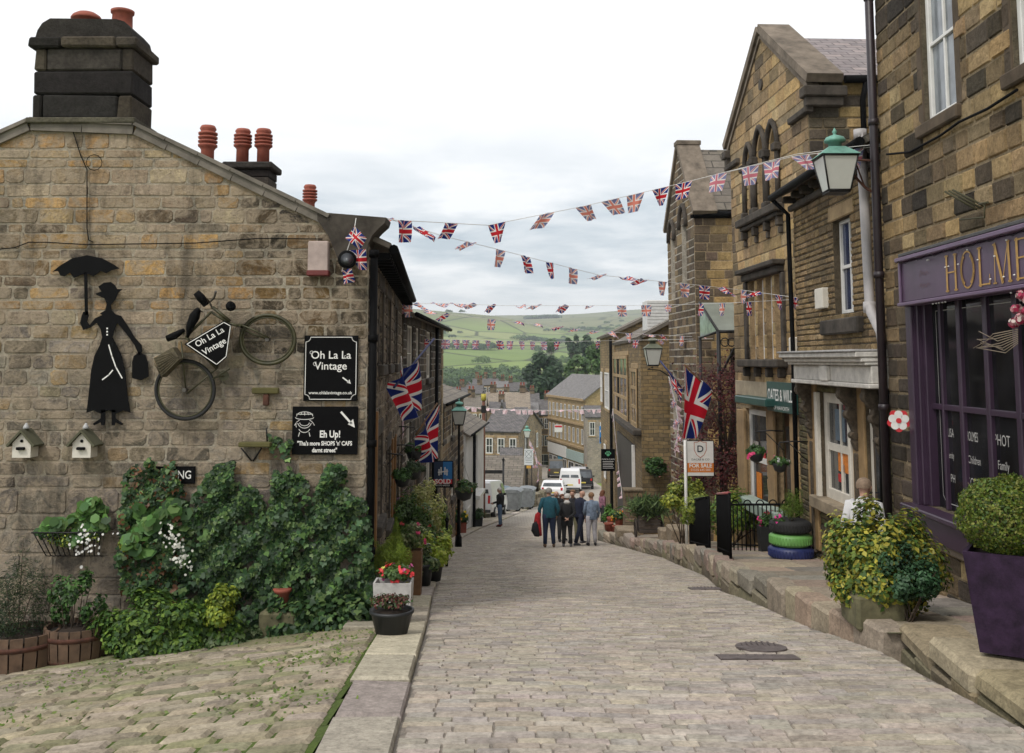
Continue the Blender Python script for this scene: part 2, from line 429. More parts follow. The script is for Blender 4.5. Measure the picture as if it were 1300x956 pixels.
# ------------------------------------------------------------------ leaves
def leaf_mesh(name, pos, nrm, size, cols, shape='oval', rs=None, loc=(0,0,0), droop=None):
    rs = rs or np.random.RandomState(1)
    pos = np.asarray(pos,float); nrm = np.asarray(nrm,float); n = len(pos)
    nrm = nrm/np.maximum(np.linalg.norm(nrm,axis=1,keepdims=True),1e-6)
    if droop is None: al = rs.normal(size=(n,3))
    else: al = rs.normal(size=(n,3))*droop[1]+np.array(droop[0])
    al -= nrm*np.sum(al*nrm,axis=1,keepdims=True); al /= np.maximum(np.linalg.norm(al,axis=1,keepdims=True),1e-6)
    sd = np.cross(al,nrm)
    T = {'oval':([(0,0,0),(-.3,.45,.06),(0,1,-.05),(.3,.45,.06)],[(0,1,2),(0,2,3)]),
         'ivy':([(0,0,0),(-.45,.1,.05),(-.55,.5,.03),(-.25,.6,.05),(0,1,-.06),(.25,.6,.05),(.55,.5,.03),(.45,.1,.05),(0,.5,0)],[(0,1,2,8),(8,2,3,4),(8,4,5,6),(0,8,6,7)]),
         'round':([(0,0,0),(-.5,.2,.05),(-.5,.7,.05),(0,1,.02),(.5,.7,.05),(.5,.2,.05)],[(0,1,2,3),(0,3,4,5)]),
         'blade':([(0,0,0),(-.06,.5,.0),(0,1,-.15),(.06,.5,0)],[(0,1,2),(0,2,3)]),
         'tri':([(-.4,0,0),(.4,0,0),(0,1,0)],[(0,1,2)])}[shape]
    tv = np.array(T[0],float); k = len(tv)
    size = np.broadcast_to(np.asarray(size,float),(n,))
    V = pos[:,None,:]+size[:,None,None]*(tv[None,:,0:1]*sd[:,None,:]+(tv[None,:,1:2]-.3)*al[:,None,:]+tv[None,:,2:3]*nrm[:,None,:]*1.0)
    V = V.reshape(-1,3)-np.array(loc)
    me = bpy.data.meshes.new(name)
    fl = []; ls = []; st = 0
    base = np.arange(n)*k
    lens = [len(f) for f in T[1]]
    per = sum(lens)
    idx = np.concatenate([np.array(f) for f in T[1]])
    loops = (base[:,None]+idx[None,:]).reshape(-1)
    starts = (np.arange(n)[:,None]*per+np.cumsum([0]+lens[:-1])[None,:]).reshape(-1)
    totals = np.tile(np.array(lens),n)
    me.vertices.add(len(V)); me.vertices.foreach_set('co', V.reshape(-1))
    me.loops.add(len(loops)); me.loops.foreach_set('vertex_index', loops.astype(np.int32))
    me.polygons.add(len(starts)); me.polygons.foreach_set('loop_start', starts.astype(np.int32)); me.polygons.foreach_set('loop_total', totals.astype(np.int32))
    me.update(calc_edges=True)
    ca = me.color_attributes.new('Col','FLOAT_COLOR','POINT')
    cc = np.ones((n,k,4)); cc[:,:,:3] = np.asarray(cols)[:,None,:]
    ca.data.foreach_set('color', cc.reshape(-1))
    return me
def palcols(rs, pal, n, var=.25):
    pal = np.array(pal); c = pal[rs.randint(0,len(pal),n)]
    return c*(1+rs.uniform(-var,var,(n,1)))
def bush_pts(rs, c, rad, n, clumps=26, cr=.32, flat=0.0):
    "clumped points through an ellipsoid; returns positions, normals and clump ids"
    d = rs.normal(size=(clumps,3)); d /= np.linalg.norm(d,axis=1,keepdims=True); d[:,2] = np.abs(d[:,2])*(1-flat)+d[:,2]*flat
    cc = d*rs.uniform(.45,.9,(clumps,1))
    cid = rs.randint(0,clumps,n)
    q = rs.normal(size=(n,3)); q /= np.linalg.norm(q,axis=1,keepdims=True)
    p = cc[cid]+q*(rs.uniform(.35,1,(n,1))**.6)*cr
    rad = np.array(rad); pos = np.array(c)+p*rad
    nr = q*.8+p*.7+np.array([0,0,.5])+rs.normal(size=(n,3))*.35
    return pos, nr, cid
GREENS = [(.035,.085,.018),(.05,.12,.025),(.025,.06,.015),(.07,.14,.03)]
def bush(name, label, cat, c, rad, n, leaf, pal=GREENS, shape='oval', clumps=26, cr=.34, seed=1, group=None, parent=None, flat=.75, stems=5, base=None, kind=None, var=.25, flowers=None):
    rs = np.random.RandomState(seed)
    pos, nr, cid = bush_pts(rs, c, rad, n, clumps, cr, flat)
    cl = palcols(rs, pal, n, var)*(1+rs.uniform(-.22,.22,clumps))[cid][:,None]
    base = base or (c[0],c[1],c[2]-rad[2])
    fol = leaf_mesh('foliage', pos, nr, leaf*rs.uniform(.6,1.25,n), cl, shape, rs, base if parent is None else root_loc(parent))
    fol.materials.append(MATS['leaf'])
    root = parent or thing(name, label, cat, base, group)
    part(fol, 'foliage', None, root)
    if kind: root['kind'] = kind
    if stems:
        mb = MB()
        for i in range(stems):
            t = pos[rs.randint(0,n)]
            b0 = np.array(base)+np.append(rs.uniform(-.12,.12,2)*rad[0],0)
            mid = (b0+t)/2+rs.normal(size=3)*.05*rad[0]
            w = max(.004, .03*rad[0])
            mb.tube([tuple(b0),tuple(mid),tuple(t)],[w,w*.7,w*.25],5)
        part(mb, 'stem', M('bark',(.09,.065,.045),.9), root)
    if flowers:
        for k, (fc, nf, fs) in enumerate(flowers):
            ids = rs.randint(0,n,nf); fp = []; fn = []; 
            for i in ids:
                o = pos[i]-np.array(c); o = o/np.array(rad); L = np.linalg.norm(o)+1e-6
                q = np.array(c)+o/L*max(L,.95)*np.array(rad)
                for _ in range(5): fp.append(q+rs.normal(size=3)*fs*.3); fn.append(o/L+np.array([0,-.6,.4])+rs.normal(size=3)*.4)
            fm = leaf_mesh('blossom', fp, fn, fs*rs.uniform(.6,1.1,len(fp)), palcols(rs,[fc],len(fp),.25), 'round', rs, root_loc(root))
            fm.materials.append(MATS['leaf']); part(fm, 'blossom', None, root)
    return root
# ------------------------------------------------------------------ lettering
FONTLIKE = {}
def text_mesh(mb, txt, fr_p, size, col=(1,1,1), mi=0, sx=1.0, align='CENTER', th=.002, bold=0.0):
    "writes txt into mb; fr_p maps (x,y,d) in metres of the sign's plane to space"
    cu = bpy.data.curves.new('t','FONT'); cu.body = txt; cu.size = size; cu.align_x = align; cu.align_y = 'CENTER'; cu.resolution_u = 3
    cu.offset = bold
    ob = bpy.data.objects.new('t', cu); C.objects.link(ob)
    dg = bpy.context.evaluated_depsgraph_get(); me = bpy.data.meshes.new_from_object(ob.evaluated_get(dg))
    vs = [fr_p(v.co.x*sx, v.co.y, th) for v in me.vertices]
    mb.add(vs, [tuple(p.vertices) for p in me.polygons], mi, col)
    bpy.data.objects.remove(ob); bpy.data.curves.remove(cu); bpy.data.meshes.remove(me)
def strokes(mb, lines, fr_p, w, mi=0, col=(1,1,1), th=.002):
    "flat polylines of width w with thickness, in a sign's plane"
    for ln in lines:
        ww = w
        if isinstance(ln, tuple): ln, ww = ln
        for (x0,y0),(x1,y1) in zip(ln[:-1],ln[1:]):
            dx,dy = x1-x0,y1-y0; L = math.hypot(dx,dy)
            if L<1e-6: continue
            nx,ny = -dy/L*ww/2, dx/L*ww/2; ex,ey = dx/L*ww*.3, dy/L*ww*.3
            q = [(x0-nx-ex,y0-ny-ey),(x1-nx+ex,y1-ny+ey),(x1+nx+ex,y1+ny+ey),(x0+nx-ex,y0+ny-ey)]
            mb.face([fr_p(a,b,th) for a,b in q], mi, col)
def arc(cx, cy, rx, ry, a0, a1, n=14):
    return [(cx+rx*math.cos(math.radians(a0+(a1-a0)*i/n)), cy+ry*math.sin(math.radians(a0+(a1-a0)*i/n))) for i in range(n+1)]
# ================================================================== materials in use
m_leaf('leaf')
WALL = m_masonry('masonry', .5)
WALLD = m_masonry('masonry_sooty', .75, (.02,.018,.017), stains=.7)
WALLO = m_masonry('masonry_buff', .45, (.045,.036,.028), stains=.6)
PAVE = m_masonry('paving_stone', .12, (.14,.13,.115), fine=30, bstr=.45, stains=.5, rough=.8)
FLAG = m_flag(); FLAGP = m_flag('flag_cloth_faded', .22, (.6,.05,.12), (.08,.1,.35))
FLAGW = m_flag('flag_cloth_warm', .20, (.75,.13,.05), (.02,.06,.27))
BLACKP = M('black_paint',(.004,.004,.0045),.75,0,.3,3,.05,.12)
WHITEP = M('white_paint',(.72,.71,.68),.45,0,.12,5,.08)
CREAM = M('cream_paint',(.66,.62,.54),.5,0,.15,5,.1)
GLASS = m_glass('window_glass'); GLASSL = m_glass('window_glass_pale',(.09,.10,.11),.1)
IRON = M('iron',(.015,.014,.014),.5,.3,.4,12,.2)
RUST = M('rusty_iron',(.10,.04,.025),.8,.2,.5,14,.3)
TERRA = M('terracotta',(.29,.075,.045),.75,0,.25,9,.2)
WOOD = M('weathered_wood',(.13,.08,.05),.8,0,.45,7,.4)
WOODB = M('brown_wood',(.17,.085,.035),.7,0,.35,7,.3)
SOIL = M('soil',(.03,.02,.014),.95)
STONE = M('dressed_stone',(.27,.22,.155),.9,0,.45,3,.4,.25)
STONED = M('sooty_dressed_stone',(.075,.064,.053),.9,0,.6,4,.4,.25)
STONEB = M('buff_dressed_stone',(.36,.26,.145),.9,0,.4,3,.35,.25)
PURPLE_SHADED = M('purple_paint_shaded',(.040,.021,.042),.42,0,.25,3,.06)  # same purple as the fascia, shade under the overhang put into the colour
GOLD = M('gold_leaf_paint',(.50,.28,.06),.4,.2,.25,9,.1)
SLATE = m_roof('slate_roof',[(.09,.085,.085),(.13,.12,.12),(.16,.145,.14),(.11,.10,.10)],.3,.22,.012,.25)
STSLATE = m_roof('stone_slate_roof',[(.14,.118,.095),(.18,.155,.125),(.12,.103,.085),(.20,.17,.135)],.62,.32,.018,.3,.4)
ROOFG = m_roof('grey_roof',[(.17,.16,.155),(.21,.2,.195),(.15,.14,.14)],.35,.25,.01,.15,.6)
B_BUFF = m_brick('far_stone_buff',[(.30,.22,.13),(.24,.18,.12),(.36,.27,.16),(.15,.12,.09),(.31,.24,.16)],(.32,.29,.24))
B_BROWN = m_brick('far_stone_brown',[(.20,.145,.09),(.26,.18,.10),(.14,.105,.075),(.09,.07,.055),(.30,.21,.12)],(.27,.24,.19),.36,.12)
B_DARK = m_brick('far_stone_dark',[(.06,.052,.045),(.09,.075,.06),(.13,.105,.08),(.05,.045,.04)],(.26,.24,.21),.4,.17)
B_PALE = m_brick('far_stone_pale',[(.33,.29,.23),(.27,.24,.2),(.38,.33,.26)],(.36,.33,.29))
WHITEW = M('white_render',(.66,.66,.65),.85,0,.15,1.5,.2)
# ================================================================== sky, sun, camera
sc = bpy.context.scene
w = bpy.data.worlds.new("World"); sc.world = w; w.use_nodes = True
nt = w.node_tree; bg = nt.nodes['Background']
SUN_EL, SUN_AZ = math.radians(52), math.radians(215)   # azimuth clockwise from +y (north)
sky = nt.nodes.new('ShaderNodeTexSky'); sky.sky_type = 'NISHITA'; sky.sun_disc = False
sky.sun_elevation = SUN_EL; sky.sun_rotation = SUN_AZ
skys = mixc(nt, 1.0, sky.outputs['Color'], (.10,.10,.10), 'MULTIPLY')
tc = nt.nodes.new('ShaderNodeTexCoord'); sp = nt.nodes.new('ShaderNodeSeparateXYZ'); nt.links.new(tc.outputs['Generated'], sp.inputs[0])
# clouds live on a flat layer: direction / height
den = math_(nt,'ADD', math_(nt,'MAXIMUM', sp.outputs[2], 0.0), .10)
cx = math_(nt,'DIVIDE', sp.outputs[0], den); cy = math_(nt,'DIVIDE', sp.outputs[1], den)
cb = nt.nodes.new('ShaderNodeCombineXYZ'); nt.links.new(cx, cb.inputs[0]); nt.links.new(math_(nt,'MULTIPLY',cy,1.0), cb.inputs[1])
n1 = nt.nodes.new('ShaderNodeTexNoise'); n1.inputs['Scale'].default_value=1.5; n1.inputs['Detail'].default_value=7; n1.inputs['Roughness'].default_value=.55; n1.inputs['Distortion'].default_value=.3
nt.links.new(cb.outputs[0], n1.inputs['Vector'])
# thicker grey deck between 2.5 and 14 degrees, thin bright strip on the skyline, white above
band = ramp(nt, sp.outputs[2], [(0.0,0.0),(.050,.0),(.072,.60),(.13,.70),(.19,.34),(.26,.0)])
dk = math_(nt,'MULTIPLY', band, ramp(nt, n1.outputs['Fac'], [(.36,.15),(.62,1.5)]), clamp=True)
cloud = mixc(nt, dk, (1.02,1.02,1.02), (.50,.575,.63))
cloud = mixc(nt, .10, cloud, skys)
nt.links.new(cloud, bg.inputs['Color']); bg.inputs['Strength'].default_value = 1.0
sl = bpy.data.lights.new('sun','SUN'); sl.energy = 1.5; sl.angle = math.radians(10); sl.color = (1,.95,.88)
so = bpy.data.objects.new('sun', sl); C.objects.link(so)
sd = Vector((math.sin(SUN_AZ)*math.cos(SUN_EL), math.cos(SUN_AZ)*math.cos(SUN_EL), math.sin(SUN_EL)))
so.rotation_euler = (-sd).to_track_quat('-Z','Y').to_euler(); so.location = (-10,-10,30)
cam = bpy.data.cameras.new('camera'); co = bpy.data.objects.new('camera', cam); C.objects.link(co)
co.location = (0,0,0); co.rotation_euler = (math.radians(90)+TH, 0, 0)
cam.sensor_width = 36; cam.lens = 36*F/1300; cam.shift_y = (PY0-478)/1300; cam.clip_start=.1; cam.clip_end = 8000
sc.camera = co
sc.view_settings.view_transform = 'Standard'; sc.view_settings.look = 'None'; sc.view_settings.exposure = 0.28; sc.view_settings.gamma = 1
sc.render.resolution_x = 1024; sc.render.resolution_y = 753
sc.cycles.max_bounces = 6; sc.cycles.diffuse_bounces = 3; sc.cycles.glossy_bounces = 2; sc.cycles.transparent_max_bounces = 6
# ================================================================== road edges (world)
KL = [ground_at(*p) for p in [(470,1050),(497,956),(522,867),(541,800),(549,760),(561,717),(569,700),(573,692),(590,681),(612,670),(656,653),(688,640)]]+[(2.9,95),(3.0,112),(1.8,125),(-1.5,137)]
KR = [ground_at(*p) for p in [(1500,1070),(1290,935),(1180,862),(1127,830),(1097,820),(1067,809),(1042,802),(997,783),(970,770),(942,759),(917,751),(895,731),(859,716),(842,708),(793,695),(759,686)]]+[(4.7,56),(6.8,70),(7.7,78),(8.5,95),(8.5,112),(7.0,125),(4.5,137)]
KL[0] = (-.45,1.0); KR[0] = (3.1,1.0); KR[1] = (2.95,5.4)
def XL(y): return float(np.interp(y,[p[1] for p in KL],[p[0] for p in KL]))
def XR(y): return float(np.interp(y,[p[1] for p in KR],[p[0] for p in KR]))
# road: individual setts near, coursed sheet further off
def road():
    mb = MB(); rg = random.Random(3)
    mb_bed = []
    ys = list(np.arange(1.0,48,.5))
    for a,b in zip(ys[:-1],ys[1:]):
        mb.face([(XL(a),a,G(a)-.007),(XR(a),a,G(a)-.007),(XR(b),b,G(b)-.007),(XL(b),b,G(b)-.007)],0,(.24,.21,.18))
    y = 3.2
    cols = [(.41,.36,.30),(.37,.335,.285),(.43,.38,.315),(.39,.34,.29),(.415,.36,.30),(.345,.31,.27)]
    r = 0
    while y < 46.5:
        h = rg.uniform(.085,.12)
        x = XL(y+h/2)+rg.uniform(.0,.05)
        ph = rg.uniform(0,6)
        while x < XR(y)-.04:
            L = rg.uniform(.14,.30); e = min(x+L, XR(y+h/2)-.01)
            if e-x > .06:
                wob = lambda xx: .025*math.sin(xx*1.3+y*.35)+.02*math.sin(xx*2.9+1)+.03*(xx-1)**2*.25
                g = .004; j = lambda: rg.uniform(-.003,.003)
                z0 = G(y+h/2); dz = rg.uniform(-.005,.006); sl_ = (G(y+h)-G(y))/h
                c = pick(rg, cols, .09)
                tr=1+.07*math.exp(-((x-XL(y)-1.6)/.4)**2)+.07*math.exp(-((x-XL(y)-3.2)/.4)**2); c=tuple(k*tr for k in c)
                if rg.random()<.04: c = tuple(k*.76 for k in c)
                q = [(x+.003,y+g),(e-.003,y+g),(e-.003,y+h-g),(x+.003,y+h-g)]
                o = [(a+j(),b+wob(a)+j()) for a,b in q]
                cxx = sum(p[0] for p in o)/4; cyy = sum(p[1] for p in o)/4
                ins = .010
                i_ = [(a+(.006 if a<cxx else -.006), b+(ins if b<cyy else -ins)) for a,b in o]
                Z = lambda b,d: G(b)+d
                vs = [(a,b,Z(b,-.010)) for a,b in o]+[(a,b,Z(b,.003+dz*.6+rg.uniform(-.002,.002))) for a,b in i_]
                mb.add(vs,[(4,5,6,7),(0,1,5,4),(1,2,6,5),(2,3,7,6),(3,0,4,7)],0,c,False)
            x = e
            if L <= 0: break
        y += h
    struct(mb, 'road', [m_masonry('road_stone', .42, (.22,.20,.17), fine=26, bstr=.4, stains=.45, rough=.75)])
    mb = MB()
    ys = list(np.arange(46.4,137,2))
    for a,b in zip(ys[:-1],ys[1:]):
        n=4
        for i in range(n):
            f=lambda t,y: XL(y)+(XR(y)-XL(y))*t
            t0,t1=i/n,(i+1)/n
            mb.face([(f(t0,a),a,G(a)),(f(t1,a),a,G(a)),(f(t1,b),b,G(b)),(f(t0,b),b,G(b))],0,(1,1,1),[(f(t0,a),a),(f(t1,a),a),(f(t1,b),b),(f(t0,b),b)])
    # the street bends away to the right past the shops
    struct(mb, 'road_far', [m_brick('road_setts_far',[(.38,.34,.29),(.43,.385,.33),(.34,.31,.27)],(.2,.18,.16),.3,.14,.1)])
road()
# flat slabs following the street slope: polygon in plan, top offset above road
def flag(mb, q, off, th, col, zf=None, ins=.012):
    zf = zf or (lambda x,y: G(y)+off)
    cx_ = sum(p[0] for p in q)/len(q); cy_ = sum(p[1] for p in q)/len(q); n=len(q)
    i_ = []
    for a,b in q:
        L = math.hypot(a-cx_,b-cy_)+1e-6; i_.append((a-(a-cx_)/L*ins*1.4, b-(b-cy_)/L*ins*1.4))
    tilt = R.uniform(-.006,.006)
    bt = [(a,b,zf(a,b)-th) for a,b in q]; mid = [(a,b,zf(a,b)-ins) for a,b in q]; tp = [(a,b,zf(a,b)+tilt*(1 if a>cx_ else -1)) for a,b in i_]
    fs = [tuple(range(2*n,3*n))]+[(n+i,n+(i+1)%n,2*n+(i+1)%n,2*n+i) for i in range(n)]+[(i,(i+1)%n,n+(i+1)%n,n+i) for i in range(n)]
    mb.add(bt+mid+tp, fs, 0, col, False)
# ---- left: long kerb slabs, then small flags to the house fronts, and the side lane of mossy setts
def lanez(x,y):
    xl = XL(y)-.42
    return G(y)+.045 + min(0,(x-xl))*.115
def left_side():
    rg = random.Random(5); mb = MB(); ck = [(.40,.355,.29),(.36,.32,.27),(.43,.38,.30)]
    y = 2.5
    while y < 60:
        L = rg.uniform(.8,1.5)*(1 if y<30 else 2)
        jj=rg.uniform(-.02,.02); q = [(XL(y)-.40+jj,y+.014),(XL(y)-.0+jj*.5,y+.014),(XL(y+L)+jj*.5,y+L-.014),(XL(y+L)-.40+jj,y+L-.014)]
        flag(mb, q, .05+rg.uniform(-.008,.012), .2, pick(rg,ck,.16), ins=.022); y += L
    struct(mb, 'kerb', [PAVE])
    mb = MB(); y = 9.6
    def xw(y): return np.interp(y,[9,10.5,20,30,31,40,48,60,75],[-1.6,-1.6,-2.3,-2.3,-2.6,-2.5,-1.9,-1.4,.5])
    while y < 74:
        L = rg.uniform(.5,.9)*(1 if y<30 else 2)
        a = XL(y)-.41; b = xw(y); w_ = a-b
        n = max(1,int(round(w_/.55))) if w_>0.1 else 0
        for i in range(n):
            q = [(a-w_*(i+1)/n,y+.01),(a-w_*i/n-.012,y+.01),(XL(y+L)-.41-w_*i/n-.012,y+L-.01),(XL(y+L)-.41-w_*(i+1)/n,y+L-.01)]
            flag(mb, q, .06, .12, pick(rg,[(.36,.32,.26),(.31,.28,.23),(.40,.35,.28)],.1))
        y += L
    struct(mb, 'pavement', [PAVE])
    # mossy lane
    mb = MB()
    for i in range(20):
        for j in range(12):
            xa,xb = -9+i*.45,-9+(i+1)*.45; ya,yb = 3.5+j*.6,3.5+(j+1)*.6
            xb = min(xb, .2)
            zz = lambda x,y: lanez(x,y)-.02
            if xa > XL(ya)-.42: continue
            xb2 = min(xb, XL(ya)-.41)
            mb.face([(xa,ya,zz(xa,ya)),(xb2,ya,zz(xb2,ya)),(xb2,yb,zz(xb2,yb)),(xa,yb,zz(xa,yb))],0,(.07,.105,.022) )
    y = 3.6
    while y < 9.75:
        h = rg.uniform(.13,.19); x = XL(y)-.44
        big = y > 9.3
        if big: h = .5
        while x > -8.5:
            L = rg.uniform(.2,.42) if not big else rg.uniform(.5,1.1)
            sk = -(x+1)*.05
            q = [(x-L+.012,y+.012+sk),(x-.012,y+.012+sk),(x-.012+rg.uniform(-.01,.01),y+h-.012+sk),(x-L+.012,y+h-.012+sk)]
            if q[3][1] < 10.45:
                flag(mb, q, 0, .06, pick(rg,[(.34,.29,.21),(.29,.25,.185),(.37,.32,.24),(.24,.23,.14)],.14), zf=lanez, ins=.02)
            x -= L
        y += h
    struct(mb, 'side_lane', [PAVE])
    # moss and grass tufts in the lane joints: one uncountable cover
    rs = np.random.RandomState(4); n = 5200
    xx = rs.uniform(-7,-.95,n); yy = rs.uniform(5.5,10.2,n)
    k = (np.sin(xx*3.1)+np.sin(yy*4.3+xx)+rs.normal(size=n)*.6+.35*(yy-8))>.55; xx=xx[k]; yy=yy[k]
    pos = np.array([(a,b,lanez(a,b)+.006) for a,b in zip(xx,yy)])
    me = leaf_mesh('moss', pos, rs.normal(size=(len(pos),3))*.5+np.array([0,-.3,1]), rs.uniform(.015,.045,len(pos)), palcols(rs,[(.12,.19,.03),(.09,.14,.03),(.16,.22,.05)],len(pos)), 'oval', rs)
    me.materials.append(MATS['leaf'])
    o = bpy.data.objects.new('moss', me); C.objects.link(o); setp(o,'bright green moss in the joints of the side lane paving','moss',kind='stuff')
left_side()
# ---- right: raised flagged footway, with a rough kerb wall, and a higher terrace by the near shop
OFFP = [(6,.2),(8.6,.2),(9.5,.2),(12,.30),(16,.36),(20,.40),(24,.36),(30,.34),(34,.28),(38,.2),(45,.12),(70,.08),(130,.06)]
def off_r(y): return float(np.interp(y,[p[0] for p in OFFP],[p[1] for p in OFFP]))
def xfr(y): return float(np.interp(y,[0,12,16.4,26,34,51,60,80,130],[5.2,5.1,5.3,5.3,4.7,5.2,6.5,10.3,16]))
def zr(x,y): return G(y)+off_r(y)
def right_side():
    rg = random.Random(9); mb = MB()
    for y in np.arange(8.4,60,1.0):
        mb.face([(XR(y)+.06,y,zr(0,y)-.05),(xfr(y)+.5,y,zr(0,y)-.05),(xfr(y+1)+.5,y+1,zr(0,y+1)-.05),(XR(y+1)+.06,y+1,zr(0,y+1)-.05)],0,(.12,.13,.07))
    y = 8.5
    cols=[(.34,.285,.215),(.29,.25,.195),(.38,.31,.24),(.33,.25,.2),(.25,.23,.185)]
    while y < 60:
        L = rg.uniform(.55,1.0); x = XR(y+L/2)+.24; X1 = xfr(y)+.3
        while x < X1:
            W_ = rg.uniform(.5,1.05); e = min(x+W_, X1)
            j = lambda: rg.uniform(-.02,.02)
            if e-x>.1: flag(mb, [(x+j()+.01,y+j()+.01),(e-.01+j(),y+.01+j()),(e-.01+j(),y+L-.01+j()),(x+.01+j(),y+L-.01+j())], 0, .1, pick(rg,cols,.13), zf=zr, ins=.015)
            x = e
        y += L
    struct(mb,'pavement_right',[PAVE])
    mb = MB()
    # kerb stones: rough blocks, upper course of longer slabs
    y = 8.45
    while y < 60:
        L = rg.uniform(.35,.8)*(1 if y<30 else 1.8)
        x = (XR(y)+XR(y+L))/2; dx = XR(y+L)-XR(y); Ln = math.hypot(L,dx)
        top = zr(0,y+L/2)+rg.uniform(-.02,.035); zb = G(y+L)-.1
        ax = (-L/Ln, dx/Ln) if False else (dx/Ln, L/Ln)
        h = top-zb
        if off_r(y)>.28:
            h1 = h*rg.uniform(.45,.6)
            mb.box((x+.16+rg.uniform(-.03,.03),y+L/2,top-(h-h1)/2),(Ln-.02,.30,h-h1-.01),0,.03,ax=ax,col=pick(rg,cols,.15),jit=.018)
            mb.box((x+.15+rg.uniform(-.02,.03),y+L/2,zb+h1/2),(Ln-.015,.26,h1),0,.03,ax=ax,col=pick(rg,[(.22,.2,.13),(.2,.17,.12),(.27,.23,.17)],.15),jit=.02)
        else:
            mb.box((x+.15+rg.uniform(-.01,.02),y+L/2,(top+zb)/2),(Ln-.015,.28,h),0,.03,ax=ax,col=pick(rg,cols,.12),jit=.012)
        y += L
    struct(mb,'kerb_right',[PAVE])
    # near terrace: big rounded coping slabs on a block face
    mb = MB()
    def zt(y): return -2.02-.13*max(0,(y-6.8)) if y>6.8 else -2.02
    pts=[(3.0,3.0),(3.0,5.2),(3.02,6.2),(3.06,7.1),(3.22,8.5)]
    def xe(y): return float(np.interp(y,[p[1] for p in pts],[p[0] for p in pts]))
    edges=[3.0,3.9,4.9,5.7,6.75,7.6,8.5]
    for a,b in zip(edges[:-1],edges[1:]):
        ym=(a+b)/2; dx=xe(b)-xe(a); Ln=math.hypot(b-a,dx); ax=(dx/Ln,(b-a)/Ln)
        mb.box((xe(ym)+.27,ym,zt(ym)-.075),(Ln-.02,.52,.17),0,.045,ax=ax,col=pick(rg,[(.31,.26,.17),(.36,.30,.2)],.08),jit=.012)
        n=2
        for i in range(n):
            yy=a+(b-a)*(i+.5)/n
            mb.box((xe(yy)+.18,yy,(zt(yy)-.16+G(yy)-.15)/2),(Ln/n-.015,.34,abs(zt(yy)-.16-G(yy)+.15)),0,.02,ax=ax,col=pick(rg,[(.2,.17,.11),(.25,.2,.13),(.17,.15,.1)],.1),jit=.01)
    for a,b in [(3.0,4.0),(4.0,5.1),(5.1,6.1),(6.1,7.0),(7.0,7.8),(7.8,8.6)]:
        for xa,xb in ((.53,1.1),(1.1,1.75)):
            ym=(a+b)/2
            mb.box((xe(ym)+(xa+xb)/2,ym,zt(ym)-.05),(xb-xa-.015,b-a-.015,.09),0,.012,col=pick(rg,cols,.1),jit=.008)
    struct(mb,'terrace',[PAVE])
right_side()
